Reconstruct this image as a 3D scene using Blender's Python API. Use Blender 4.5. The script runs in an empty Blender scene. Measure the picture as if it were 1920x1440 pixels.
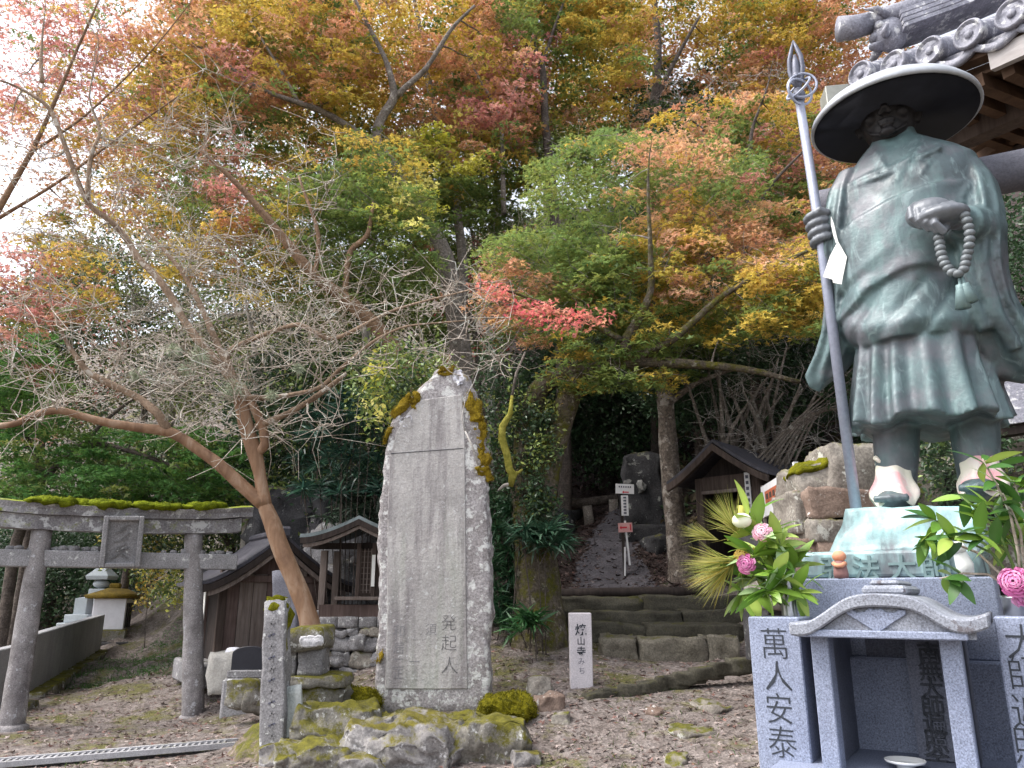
import bpy, bmesh, math, random
import numpy as np
from mathutils import Vector, Matrix, noise as mnoise
random.seed(7)
rng = np.random.default_rng(7)
R = math.radians
sc = bpy.context.scene
COL = sc.collection

# ------------------------------------------------------------------ camera
CAMZ, PITCH, FPX = 1.55, R(15.5), 1440.0
cam_d = bpy.data.cameras.new('camera')
cam_d.sensor_width = 36.0
cam_d.lens = 27.0
cam_d.clip_start = 0.05
cam_d.clip_end = 2000.0
cam = bpy.data.objects.new('camera', cam_d)
COL.objects.link(cam)
cam.location = (0, 0, CAMZ)
cam.rotation_euler = (R(90) + PITCH, 0, 0)
sc.camera = cam

# ------------------------------------------------------------------ sky, sun, exposure
SUN_EL, SUN_AZ = R(58), R(262)          # soft light from the open left side
world = bpy.data.worlds.new('World')
sc.world = world
world.use_nodes = True
wn = world.node_tree
wn.nodes.clear()
w_out = wn.nodes.new('ShaderNodeOutputWorld')
w_bg = wn.nodes.new('ShaderNodeBackground')
w_sky = wn.nodes.new('ShaderNodeTexSky')
w_sky.sky_type = 'NISHITA'
w_sky.sun_disc = False
w_sky.sun_elevation = SUN_EL
w_sky.sun_rotation = SUN_AZ
w_sky.dust_density = 4.0
w_sky.air_density = 1.0
w_hs = wn.nodes.new('ShaderNodeHueSaturation')   # thin overcast: the blue is washed out
w_hs.inputs['Saturation'].default_value = 0.34
w_hs.inputs['Value'].default_value = 1.0
w_bg.inputs['Strength'].default_value = 0.15
wn.links.new(w_sky.outputs[0], w_hs.inputs['Color'])
wn.links.new(w_hs.outputs[0], w_bg.inputs['Color'])
wn.links.new(w_bg.outputs[0], w_out.inputs['Surface'])
sun_d = bpy.data.lights.new('sun', 'SUN')
sun_d.energy = 0.6
sun_d.angle = R(24)
sun_d.color = (1.0, 0.97, 0.92)
sun = bpy.data.objects.new('sun', sun_d)
COL.objects.link(sun)
sdir = Vector((math.cos(SUN_EL) * math.sin(SUN_AZ), math.cos(SUN_EL) * math.cos(SUN_AZ), math.sin(SUN_EL)))
sun.rotation_euler = (-sdir).to_track_quat('-Z', 'Y').to_euler()
sun.location = (0, -5, 30)
sc.view_settings.view_transform = 'Standard'
sc.view_settings.look = 'None'
sc.view_settings.gamma = 1.0
sc.view_settings.use_curve_mapping = False
sc.view_settings.exposure = 1.7
sc.cycles.max_bounces = 5
sc.cycles.diffuse_bounces = 3
sc.cycles.glossy_bounces = 2
sc.cycles.transmission_bounces = 3
sc.cycles.transparent_max_bounces = 4
sc.cycles.use_denoising = True

# ------------------------------------------------------------------ measuring helpers (photo pixel + distance -> place)
CP, SP = math.cos(PITCH), math.sin(PITCH)
def ray(px, py):
    u, v = (px - 960) / FPX, (720 - py) / FPX
    return Vector((u, CP - v * SP, SP + v * CP))
def P(px, py, Y):
    d = ray(px, py)
    return Vector((0, 0, CAMZ)) + d * (Y / d.y)

# ------------------------------------------------------------------ mesh helpers
class MB:
    def __init__(self):
        self.v, self.f = [], []
    def add(self, vs, fs):
        o = len(self.v)
        self.v += [tuple(p) for p in vs]
        self.f += [tuple(i + o for i in f) for f in fs]
        return self
    def box(self, c, s, rz=0.0, m=None):
        cx, cy, cz = c
        hx, hy, hz = s[0] / 2, s[1] / 2, s[2] / 2
        ca, sa = math.cos(rz), math.sin(rz)
        vs = []
        for z in (-hz, hz):
            for x, y in ((-hx, -hy), (hx, -hy), (hx, hy), (-hx, hy)):
                vs.append((cx + x * ca - y * sa, cy + x * sa + y * ca, cz + z))
        if m is not None:
            vs = [m @ Vector(p) for p in vs]
        return self.add(vs, [(3, 2, 1, 0), (4, 5, 6, 7), (0, 1, 5, 4), (1, 2, 6, 5), (2, 3, 7, 6), (3, 0, 4, 7)])
    def hexa(self, pts):
        return self.add(pts, [(3, 2, 1, 0), (4, 5, 6, 7), (0, 1, 5, 4), (1, 2, 6, 5), (2, 3, 7, 6), (3, 0, 4, 7)])
    def bar(self, a, b, w, h, up=(0, 0, 1)):
        a, b = Vector(a), Vector(b)
        d = (b - a).normalized()
        s = d.cross(Vector(up)).normalized()
        u = s.cross(d)
        vs = []
        for p in (a, b):
            for i, j in ((-1, -1), (1, -1), (1, 1), (-1, 1)):
                vs.append(p + s * (i * w / 2) + u * (j * h / 2))
        return self.add(vs, [(3, 2, 1, 0), (4, 5, 6, 7), (0, 1, 5, 4), (1, 2, 6, 5), (2, 3, 7, 6), (3, 0, 4, 7)])
    def loft(self, rings, cap=True, closed=True):
        n = len(rings[0])
        vs = [p for r in rings for p in r]
        fs = []
        for i in range(len(rings) - 1):
            for j in range(n if closed else n - 1):
                k = (j + 1) % n
                fs.append((i * n + j, i * n + k, (i + 1) * n + k, (i + 1) * n + j))
        if cap:
            fs.append(tuple(range(n - 1, -1, -1)))
            fs.append(tuple((len(rings) - 1) * n + j for j in range(n)))
        return self.add(vs, fs)
    def tube(self, pts, rad, n=8, cap=True, squash=None):
        pts = [Vector(p) for p in pts]
        if not hasattr(rad, '__len__'):
            rad = [rad] * len(pts)
        rings = []
        t0 = (pts[1] - pts[0]).normalized()
        a = Vector((0, 0, 1)) if abs(t0.z) < 0.9 else Vector((1, 0, 0))
        u = t0.cross(a).normalized()
        for i, p in enumerate(pts):
            t = (pts[min(i + 1, len(pts) - 1)] - pts[max(i - 1, 0)])
            if t.length < 1e-9:
                t = t0
            t = t.normalized()
            u = (u - t * u.dot(t))
            u = u.normalized() if u.length > 1e-6 else t.orthogonal().normalized()
            w = t.cross(u)
            r = rad[i]
            ru, rw = (r, r) if squash is None else (r, r * squash)
            rings.append([p + u * (math.cos(2 * math.pi * k / n) * ru) + w * (math.sin(2 * math.pi * k / n) * rw) for k in range(n)])
        return self.loft(rings, cap)
    def lathe(self, prof, n=24, c=(0, 0, 0), m=None):
        rings = []
        for r, z in prof:
            ring = [Vector((c[0] + r * math.cos(2 * math.pi * k / n), c[1] + r * math.sin(2 * math.pi * k / n), c[2] + z)) for k in range(n)]
            if m is not None:
                ring = [m @ p for p in ring]
            rings.append(ring)
        return self.loft(rings)
    def prism(self, poly, off):
        off = Vector(off)
        n = len(poly)
        a = [Vector(p) for p in poly]
        b = [p + off for p in a]
        fs = [tuple(range(n - 1, -1, -1)), tuple(range(n, 2 * n))]
        for i in range(n):
            j = (i + 1) % n
            fs.append((i, j, n + j, n + i))
        return self.add(a + b, fs)
    def ball(self, c, r, n=12, k=8):
        rx, ry, rz = r if hasattr(r, '__len__') else (r, r, r)
        rings = []
        for i in range(1, k):
            t = math.pi * i / k
            rings.append([Vector((c[0] + rx * math.sin(t) * math.cos(2 * math.pi * j / n), c[1] + ry * math.sin(t) * math.sin(2 * math.pi * j / n), c[2] - rz * math.cos(t))) for j in range(n)])
        return self.loft(rings)
    def mesh(self, name='m'):
        me = bpy.data.meshes.new(name)
        me.from_pydata(self.v, [], self.f)
        return me
    def build(self, name, mat, parent=None, smooth=False, bevel=0.0, m=None, seg=1):
        me = self.mesh(name)
        bm = bmesh.new()
        bm.from_mesh(me)
        bmesh.ops.recalc_face_normals(bm, faces=bm.faces)
        bm.to_mesh(me)
        bm.free()
        return link(name, me, mat, parent, smooth, bevel, m, seg)

def link(name, me, mat, parent=None, smooth=False, bevel=0.0, m=None, seg=1):
    if mat is not None and not me.materials:
        me.materials.append(mat)
    if smooth:
        me.polygons.foreach_set('use_smooth', [True] * len(me.polygons))
    o = bpy.data.objects.new(name, me)
    COL.objects.link(o)
    if parent is not None:
        o.parent = parent
    if m is not None:
        o.matrix_local = m
    if bevel:
        b = o.modifiers.new('bevel', 'BEVEL')
        b.width = bevel
        b.segments = seg
        b.limit_method = 'ANGLE'
        b.angle_limit = R(40)
    return o

def tag(o, label, cat, group=None):
    o['label'] = label
    o['category'] = cat
    o['kind'] = 'thing'
    if group:
        o['group'] = group
    return o
def thing(name, label, cat, loc=(0, 0, 0), rz=0.0, group=None):
    o = bpy.data.objects.new(name, None)
    COL.objects.link(o)
    o.location = loc
    o.rotation_euler = (0, 0, rz)
    o.empty_display_size = 0.1
    return tag(o, label, cat, group)
def kind(o, k):
    o['kind'] = k
    return o

def npmesh(name, verts, faces_flat, nside, mat, parent=None, smooth=False, col=None):
    """verts (n,3), faces_flat (f*nside) -> object; col: one rgb for each vertex"""
    me = bpy.data.meshes.new(name)
    nf = len(faces_flat) // nside
    me.vertices.add(len(verts))
    me.vertices.foreach_set('co', np.asarray(verts, dtype=np.float32).ravel())
    me.loops.add(len(faces_flat))
    me.loops.foreach_set('vertex_index', np.asarray(faces_flat, dtype=np.int32))
    me.polygons.add(nf)
    me.polygons.foreach_set('loop_start', np.arange(0, nf * nside, nside, dtype=np.int32))
    me.polygons.foreach_set('loop_total', np.full(nf, nside, dtype=np.int32))
    me.update(calc_edges=True)
    if col is not None:
        at = me.color_attributes.new('Col', 'FLOAT_COLOR', 'POINT')
        c4 = np.ones((len(verts), 4), dtype=np.float32)
        c4[:, :3] = col
        at.data.foreach_set('color', c4.ravel())
    return link(name, me, mat, parent, smooth)

def rock_mesh(size, cuts=5, amp=0.05, freq=2.0, seed=0.0, roundness=0.35, fine=0.0):
    """an uneven block or boulder of the given size, centred at the origin"""
    bm = bmesh.new()
    bmesh.ops.create_cube(bm, size=1.0)
    bmesh.ops.subdivide_edges(bm, edges=bm.edges[:], cuts=cuts, use_grid_fill=True)
    S = Vector(size)
    off = Vector((seed * 7.13, seed * 3.7, seed * 5.1))
    for v in bm.verts:
        q = v.co * 2.0
        sph = q.normalized() * 1.18
        q = q.lerp(sph, roundness) * 0.5
        w = Vector((q.x * S.x, q.y * S.y, q.z * S.z))
        d = mnoise.noise_vector(w * freq + off) * amp + mnoise.noise_vector(w * freq * 2.3 + off * 1.7) * (amp * .5)
        if fine:
            d += mnoise.noise_vector(w * freq * 4.3 + off) * fine
        v.co = w + d
    me = bpy.data.meshes.new('rock')
    bm.to_mesh(me)
    bm.free()
    return me
def rock(name, size, c, mat, parent=None, rz=0.0, smooth=True, **kw):
    me = rock_mesh(size, **kw)
    o = link(name, me, mat, parent, smooth)
    o.location = c
    o.rotation_euler = (0, 0, rz)
    return o

_glyph = {}
def glyph(ch, weight=0.0, depth=0.06):
    """mesh of one character, about 1 unit high, centred, in the XZ plane, facing -Y"""
    key = (ch, weight, depth)
    if key in _glyph:
        return _glyph[key]
    cu = bpy.data.curves.new('glyph', 'FONT')
    cu.body = ch
    cu.extrude = depth
    cu.offset = weight
    cu.resolution_u = 2
    o = bpy.data.objects.new('glyph', cu)
    COL.objects.link(o)
    bpy.context.view_layer.update()
    dg = bpy.context.evaluated_depsgraph_get()
    me = bpy.data.meshes.new_from_object(o.evaluated_get(dg))
    bpy.data.objects.remove(o)
    co = np.array([v.co[:] for v in me.vertices])
    c = (co.max(0) + co.min(0)) / 2
    for v in me.vertices:
        x, y, z = v.co.x - c[0], v.co.y - c[1], v.co.z
        v.co = (x, -z, y)
    _glyph[key] = me
    return me
def write(ch, c, size, mat, parent, name='character', sx=1.0, weight=0.012, rz=0.0, depth=0.03, rx=0.0):
    me = glyph(ch, weight, depth).copy()
    me.materials.clear()
    o = link(name, me, mat, parent)
    o.location = c
    o.scale = (size * sx, size, size)
    o.rotation_euler = (rx, 0, rz)
    return o

# ------------------------------------------------------------------ material helpers
class NT:
    def __init__(self, name):
        self.mat = bpy.data.materials.new(name)
        self.mat.use_nodes = True
        self.t = self.mat.node_tree
        self.t.nodes.clear()
        self.out = self.t.nodes.new('ShaderNodeOutputMaterial')
        self.geo = self.t.nodes.new('ShaderNodeNewGeometry')
        self.pos = self.geo.outputs['Position']
    def n(self, typ, **kw):
        nd = self.t.nodes.new(typ)
        for k, v in kw.items():
            setattr(nd, k, v)
        return nd
    def put(self, sock, val):
        if isinstance(val, bpy.types.NodeSocket):
            self.t.links.new(val, sock)
        elif hasattr(val, '__len__') and len(val) == 3 and sock.type == 'RGBA':
            sock.default_value = (*val, 1)
        else:
            sock.default_value = val
    def noise(self, scale, detail=4, rough=0.6, vec=None, dist=0.0):
        nd = self.n('ShaderNodeTexNoise')
        self.put(nd.inputs['Vector'], vec or self.pos)
        nd.inputs['Scale'].default_value = scale
        nd.inputs['Detail'].default_value = detail
        nd.inputs['Roughness'].default_value = rough
        nd.inputs['Distortion'].default_value = dist
        return nd.outputs['Fac']
    def stretch(self, s):
        nd = self.n('ShaderNodeVectorMath', operation='MULTIPLY')
        self.put(nd.inputs[0], self.pos)
        nd.inputs[1].default_value = s
        return nd.outputs[0]
    def voro(self, scale, feature='F1', vec=None):
        nd = self.n('ShaderNodeTexVoronoi', feature=feature)
        self.put(nd.inputs['Vector'], vec or self.pos)
        nd.inputs['Scale'].default_value = scale
        return nd
    def ramp(self, fac, stops):
        nd = self.n('ShaderNodeValToRGB')
        self.put(nd.inputs[0], fac)
        el = nd.color_ramp.elements
        while len(el) < len(stops):
            el.new(0.5)
        for e, (p, c) in zip(el, stops):
            e.position = p
            e.color = (c, c, c, 1) if not hasattr(c, '__len__') else (*c, 1)
        return nd.outputs[0]
    def mix(self, fac, a, b, mode='MIX'):
        nd = self.n('ShaderNodeMix', data_type='RGBA', blend_type=mode)
        self.put(nd.inputs[0], fac)
        self.put(nd.inputs[6], a)
        self.put(nd.inputs[7], b)
        return nd.outputs[2]
    def math(self, op, a, b=0.0, clamp=False):
        nd = self.n('ShaderNodeMath', operation=op, use_clamp=clamp)
        self.put(nd.inputs[0], a)
        self.put(nd.inputs[1], b)
        return nd.outputs[0]
    def nz(self):
        nd = self.n('ShaderNodeSeparateXYZ')
        self.put(nd.inputs[0], self.geo.outputs['Normal'])
        return nd.outputs['Z']
    def xyz(self):
        nd = self.n('ShaderNodeSeparateXYZ')
        self.put(nd.inputs[0], self.pos)
        return nd.outputs
    def bump(self, h, strength=0.3, dist=0.02):
        nd = self.n('ShaderNodeBump')
        nd.inputs['Strength'].default_value = strength
        nd.inputs['Distance'].default_value = dist
        self.put(nd.inputs['Height'], h)
        return nd.outputs[0]
    def bsdf(self, col, rough=0.8, metal=0.0, normal=None, spec=0.3):
        b = self.n('ShaderNodeBsdfPrincipled')
        self.put(b.inputs['Base Color'], col)
        self.put(b.inputs['Roughness'], rough)
        self.put(b.inputs['Metallic'], metal)
        b.inputs['Specular IOR Level'].default_value = spec
        if normal is not None:
            self.put(b.inputs['Normal'], normal)
        self.t.links.new(b.outputs[0], self.out.inputs[0])
        return b

MOSS_A, MOSS_B = (0.035, 0.040, 0.010), (0.14, 0.13, 0.016)
def stone(name, c1, c2, scale=2.5, speck=0.35, speck_scale=60, lichen=0.0, lichen_col=(0.62, 0.62, 0.60), lichen_scale=9,
          moss=0.0, moss_up=1.0, moss_cols=(MOSS_A, MOSS_B), rough=0.88, bump=0.4, streak=0.0, streak_col=(0.05, 0.05, 0.05), spec=0.25, bdist=0.02):
    m = NT(name)
    col = m.ramp(m.noise(scale, 6, 0.65), [(0.3, c1), (0.7, c2)])
    fine = m.noise(speck_scale, 3, 0.7)
    col = m.mix(1.0, col, m.ramp(fine, [(0.32, 1 - speck), (0.68, 1 + speck)]), 'MULTIPLY')
    if streak:
        st = m.noise(1.0, 4, 0.6, m.stretch((9, 9, 0.9)))
        col = m.mix(m.ramp(st, [(0.5, 0.0), (0.72, streak)]), col, streak_col)
    if lichen:
        ln = m.noise(lichen_scale, 7, 0.7)
        col = m.mix(m.ramp(ln, [(0.62 - lichen, 0.0), (0.67 - lichen, 0.85)]), col, lichen_col)
    if moss:
        mn = m.math('ADD', m.math('MULTIPLY', m.noise(5.0, 8, 0.78), 1.7), m.math('MULTIPLY', m.noise(60, 3, 0.7), 0.25))
        up = m.math('MULTIPLY', m.nz(), moss_up * 0.30)
        mask = m.ramp(m.math('MULTIPLY', m.math('ADD', mn, up), 0.62), [(0.87 - moss, 0.0), (1.0 - moss, 1.0)])
        mc = m.ramp(m.math('ADD', m.math('MULTIPLY', m.noise(11, 5, 0.7), .6), m.math('MULTIPLY', m.noise(90, 2, 0.7), .4)), [(0.34, moss_cols[0]), (0.64, moss_cols[1])])
        col = m.mix(mask, col, mc)
    h = m.math('ADD', m.noise(speck_scale * 0.4, 5, 0.7), m.math('MULTIPLY', m.noise(6, 5, 0.6), 1.4))
    m.bsdf(col, rough, 0.0, m.bump(h, bump, bdist), spec)
    return m.mat
def wood(name, c1, c2, along=(14, 14, 1.2), rough=0.85, bump=0.3):
    m = NT(name)
    g = m.noise(1.6, 6, 0.7, m.stretch(along), 0.4)
    big = m.noise(1.7, 3, 0.5)
    col = m.ramp(g, [(0.3, c1), (0.7, c2)])
    col = m.mix(1.0, col, m.ramp(big, [(0.3, 0.7), (0.7, 1.25)]), 'MULTIPLY')
    m.bsdf(col, rough, 0.0, m.bump(g, bump, 0.01), 0.2)
    return m.mat
def plain(name, c, rough=0.6, metal=0.0, var=0.15, scale=12, spec=0.3, bump=0.1):
    m = NT(name)
    f = m.noise(scale, 5, 0.65)
    col = m.mix(1.0, (*c,), m.ramp(f, [(0.25, 1 - var), (0.75, 1 + var)]), 'MULTIPLY')
    m.bsdf(col, rough, metal, m.bump(f, bump, 0.01) if bump else None, spec)
    return m.mat
def leafmat(name, trans=0.4, rough=0.5, spec=0.25):
    m = NT(name)
    at = m.n('ShaderNodeAttribute', attribute_name='Col')
    b = m.bsdf(at.outputs['Color'], rough, 0, None, spec)
    tr = m.n('ShaderNodeBsdfTranslucent')
    m.put(tr.inputs['Color'], at.outputs['Color'])
    mx = m.n('ShaderNodeMixShader')
    mx.inputs[0].default_value = trans
    m.t.links.new(b.outputs[0], mx.inputs[1])
    m.t.links.new(tr.outputs[0], mx.inputs[2])
    m.t.links.new(mx.outputs[0], m.out.inputs[0])
    return m.mat
# ------------------------------------------------------------------ materials
GRANITE = stone('granite', (0.18, 0.205, 0.285), (0.25, 0.28, 0.37), 3, 0.5, 170, rough=0.6, bump=0.12, spec=0.4, bdist=0.004)
GRANITE_WORN = stone('granite_worn', (0.18, 0.19, 0.225), (0.31, 0.325, 0.365), 5, 0.45, 150, lichen=0.02, lichen_col=(0.10, 0.085, 0.09), lichen_scale=14, rough=0.75, bump=0.2, bdist=0.006)
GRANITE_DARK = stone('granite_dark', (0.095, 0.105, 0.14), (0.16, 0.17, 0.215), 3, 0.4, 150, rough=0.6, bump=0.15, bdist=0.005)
INK_SHADE = plain('carved_ink_shade', (0.035, 0.04, 0.05), 0.8)  # cut strokes: their paint and the shade inside them in one colour
STELE = None
STONE_GREY = stone('weathered_stone', (0.14, 0.135, 0.135), (0.29, 0.28, 0.29), 2.2, 0.4, 55, lichen=0.03, lichen_scale=11, moss=0.10, moss_up=0.8)
STONE_TORII = stone('torii_stone', (0.135, 0.122, 0.12), (0.32, 0.30, 0.30), 3.4, 0.4, 70, lichen=0.03, lichen_scale=15, lichen_col=(0.42, 0.42, 0.44), moss=0.06, streak=0.5, streak_col=(0.09, 0.075, 0.085))
STONE_BEAM = stone('torii_beam_stone', (0.20, 0.195, 0.20), (0.35, 0.34, 0.35), 2.2, 0.4, 70, lichen=0.02, lichen_scale=8, moss=0.02)
STONE_KASAGI = stone('mossy_lintel_stone', (0.13, 0.12, 0.125), (0.33, 0.32, 0.33), 2.5, 0.4, 50, lichen=0.08, lichen_scale=6, lichen_col=(0.5, 0.5, 0.5), moss=0.22, moss_up=1.1, moss_cols=((0.06, 0.08, 0.006), (0.26, 0.30, 0.015)))
STONE_MOSSY = stone('mossy_stone', (0.10, 0.09, 0.075), (0.24, 0.225, 0.20), 3.0, 0.35, 45, lichen=0.04, lichen_scale=9, moss=0.27, moss_up=1.0, moss_cols=((0.04, 0.038, 0.010), (0.15, 0.135, 0.014)))
STONE_BOULDER = stone('boulder_stone', (0.12, 0.11, 0.105), (0.30, 0.285, 0.28), 3.5, 0.4, 40, lichen=0.05, lichen_scale=10, lichen_col=(0.6, 0.59, 0.6), moss=0.19, moss_up=1.1, moss_cols=((0.045, 0.04, 0.010), (0.14, 0.12, 0.014)))
STONE_DARK = stone('shaded_dark_stone', (0.02, 0.02, 0.022), (0.065, 0.062, 0.065), 2.0, 0.4, 40, lichen=0.03, lichen_scale=5, lichen_col=(0.3, 0.3, 0.28), moss=0.10)  # dark stone, deepened to stand in for shade under the trees
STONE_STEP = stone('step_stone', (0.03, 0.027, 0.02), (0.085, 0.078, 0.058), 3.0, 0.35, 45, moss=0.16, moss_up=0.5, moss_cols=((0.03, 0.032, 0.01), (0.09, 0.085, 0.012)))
STONE_WALL = stone('retaining_stone', (0.13, 0.11, 0.095), (0.30, 0.275, 0.24), 3.0, 0.35, 40, lichen=0.06, lichen_col=(0.55, 0.55, 0.5), lichen_scale=5, moss=0.14, moss_up=1.3)
STONE_BROWN = stone('brown_block', (0.14, 0.095, 0.075), (0.27, 0.20, 0.16), 5.0, 0.3, 60, lichen=0.02, moss=0.04)
CONCRETE = stone('fence_granite', (0.26, 0.255, 0.265), (0.37, 0.365, 0.38), 1.5, 0.35, 110, streak=0.3, streak_col=(0.13, 0.12, 0.13), moss=0.02, bump=0.2)
POST_STONE = stone('pinkish_granite', (0.46, 0.43, 0.46), (0.60, 0.555, 0.57), 2.0, 0.22, 120, rough=0.7, bump=0.15, bdist=0.005)
WHITEWASH = plain('whitewashed_stone', (0.68, 0.67, 0.72), 0.8, var=0.12, scale=4)
GRAVE_BLUE = stone('pale_grave_granite', (0.36, 0.40, 0.43), (0.48, 0.52, 0.55), 2, 0.25, 120, rough=0.6, bump=0.1)
MOSS = stone('moss', (0.05, 0.055, 0.006), (0.20, 0.19, 0.012), 9, 0.4, 90, rough=0.95, bump=0.8, spec=0.05)
MOSS_GREEN = stone('bright_moss', (0.045, 0.06, 0.006), (0.20, 0.235, 0.014), 8, 0.4, 90, rough=0.95, bump=0.8, spec=0.05)
WOOD_GREY = wood('weathered_planks', (0.10, 0.075, 0.065), (0.23, 0.19, 0.17))
WOOD_BROWN = wood('brown_timber', (0.045, 0.032, 0.027), (0.11, 0.082, 0.07))
WOOD_RED = wood('reddish_timber', (0.075, 0.048, 0.042), (0.165, 0.12, 0.108))
WOOD_DARK = wood('dark_timber', (0.018, 0.014, 0.013), (0.05, 0.038, 0.034))
WOOD_EAVE = wood('eave_timber', (0.05, 0.028, 0.018), (0.13, 0.078, 0.05), along=(3, 3, 3))
WOOD_PALE = wood('pale_fascia', (0.33, 0.30, 0.29), (0.47, 0.44, 0.43), along=(3, 3, 14))
TILE = stone('roof_tile', (0.14, 0.14, 0.17), (0.30, 0.30, 0.35), 6, 0.3, 60, lichen=0.06, lichen_col=(0.62, 0.62, 0.62), lichen_scale=12, rough=0.55, bump=0.2, spec=0.4)
ROOF_LEAD = stone('dark_roof', (0.035, 0.035, 0.045), (0.085, 0.08, 0.095), 4, 0.3, 60, rough=0.6, bump=0.2)
ROOF_COPPER = stone('copper_roof', (0.09, 0.115, 0.12), (0.22, 0.26, 0.27), 3, 0.2, 40, rough=0.5, bump=0.1, spec=0.4)
STEEL = plain('brushed_steel', (0.45, 0.46, 0.48), 0.3, 1.0, 0.1, 30)
PAPER = plain('white_paper', (0.82, 0.81, 0.77), 0.8, var=0.04)
PAPER_SIGN = plain('white_board', (0.70, 0.69, 0.70), 0.6, var=0.08)
PINK_SIGN = plain('faded_red_board', (0.55, 0.30, 0.29), 0.6, var=0.2)
RED_INK = plain('red_paint', (0.50, 0.02, 0.04), 0.6)
GREY_INK = plain('grey_ink', (0.10, 0.10, 0.13), 0.7)
ORANGE_BOARD = plain('orange_board', (0.42, 0.12, 0.06), 0.6, var=0.2)
PORCELAIN = plain('porcelain', (0.80, 0.81, 0.80), 0.15, var=0.02, spec=0.5, bump=0)
BLACK_WOOD = plain('black_lacquer', (0.022, 0.022, 0.030), 0.45, var=0.2)
IRON = plain('staff_bronze', (0.29, 0.31, 0.39), 0.4, 0.25, 0.15, 40, 0.5)
BARK_MOSSY = stone('mossy_bark', (0.045, 0.035, 0.025), (0.14, 0.115, 0.09), 6, 0.5, 28, lichen=0.04, lichen_col=(0.28, 0.26, 0.2), lichen_scale=7, moss=0.30, moss_up=0.2, moss_cols=((0.03, 0.035, 0.008), (0.13, 0.12, 0.012)), bump=0.9, bdist=0.04)
BARK_DARK = stone('dark_bark', (0.05, 0.04, 0.035), (0.13, 0.105, 0.09), 5, 0.5, 30, bump=0.8, bdist=0.03)
BARK_GREY = stone('grey_bark', (0.10, 0.085, 0.07), (0.25, 0.215, 0.19), 5, 0.45, 30, lichen=0.04, lichen_col=(0.4, 0.38, 0.34), bump=0.6, bdist=0.02)
BARK_BROWN = stone('brown_bark', (0.13, 0.075, 0.045), (0.28, 0.18, 0.115), 4, 0.4, 30, moss=0.12, bump=0.5)
TWIG_PALE = stone('pale_twig', (0.28, 0.25, 0.22), (0.5, 0.47, 0.44), 6, 0.3, 40, bump=0.2)
TWIG_TAN = stone('tan_twig', (0.24, 0.185, 0.14), (0.54, 0.48, 0.42), 5, 0.3, 40, lichen=0.07, lichen_col=(0.55, 0.56, 0.5), lichen_scale=4, bump=0.2)
LICHEN = plain('grey_green_lichen', (0.36, 0.40, 0.28), 0.95, var=0.3)
def _crape():
    m = NT('smooth_orange_bark')
    st = m.stretch((5, 5, 1.6))
    col = m.ramp(m.noise(1.3, 5, 0.6, st, 0.6), [(0.30, (0.13, 0.07, 0.042)), (0.50, (0.24, 0.138, 0.08)), (0.76, (0.37, 0.27, 0.195))])
    col = m.mix(m.ramp(m.noise(30, 3), [(0.62, 0.0), (0.72, 0.5)]), col, (0.16, 0.08, 0.04))
    m.bsdf(col, 0.65, 0, m.bump(m.noise(14, 5), 0.4, 0.02), 0.3)
    return m.mat
BARK_CRAPE = _crape()
BARK_LIMB = stone('tan_limb_bark', (0.13, 0.085, 0.055), (0.36, 0.26, 0.185), 3, 0.35, 40, lichen=0.06, lichen_col=(0.48, 0.44, 0.38), lichen_scale=5, bump=0.3)
def _yellowlichen():
    m = NT('yellow_lichen_bark')
    col = m.ramp(m.noise(18, 5), [(0.35, (0.15, 0.14, 0.02)), (0.7, (0.34, 0.31, 0.07))])
    m.bsdf(col, 0.95, 0, m.bump(m.noise(40, 4), 0.5, 0.01), 0.1)
    return m.mat
BRANCH_YELLOW = _yellowlichen()
def _bronze(name, bright):
    m = NT(name)
    a = m.noise(2.3, 6, 0.65)
    v = m.noise(1.6, 5, 0.6, m.stretch((7, 7, 1.2)), 0.5)
    diag = m.noise(1.0, 4, 0.6, m.stretch((14, 14, 5)), 1.2)
    col = m.ramp(a, [(0.32, (0.042, 0.05, 0.055)), (0.48, (0.072, 0.10, 0.108)), (0.66, (0.105, 0.165, 0.17))])
    col = m.mix(m.ramp(v, [(0.50, 0.0), (0.74, 0.5)]), col, (0.17, 0.28, 0.27))
    col = m.mix(m.ramp(diag, [(0.57, 0.0), (0.66, 0.32)]), col, (0.27, 0.36, 0.365))
    col = m.mix(m.ramp(m.noise(4.2, 4, 0.6), [(0.48, 0.0), (0.64, 0.75)]), col, (0.13, 0.125, 0.142))
    if bright:
        col = m.mix(m.ramp(m.noise(1.7, 5, 0.6, m.stretch((4, 4, 1))), [(0.35, 0.0), (0.6, bright)]), col, (0.42, 0.68, 0.68))
    r = m.ramp(m.noise(9, 4), [(0.3, 0.36), (0.7, 0.62)])
    h = m.math('ADD', m.noise(34, 4), m.math('MULTIPLY', v, 0.8))
    m.bsdf(col, r, 0.2, m.bump(h, 0.22, 0.012), 0.5)
    return m.mat
BRONZE = _bronze('bronze_patina', 0.0)
BRONZE_BASE = _bronze('bright_verdigris', 0.7)
BRONZE_HAND = plain('worn_hand_bronze', (0.14, 0.15, 0.168), 0.45, 0.2, 0.3, 10, 0.5, 0.05)
BRONZE_HEAD = plain('brown_bronze_shade', (0.022, 0.020, 0.021), 0.5, 0.3, 0.4, 9)  # brown bronze, darkened to paint in the shade under the hat
BRONZE_SHADE = plain('hat_shade_bronze', (0.010, 0.011, 0.016), 0.6, 0.3, 0.3, 14)  # near-black underside of the hat: shade put into the colour
HAT_TOP = plain('hat_sky_sheen', (0.40, 0.42, 0.45), 0.4, 0.2, 0.25, 10)  # pale tone puts the sky's reflection into the hat's colour
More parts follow.
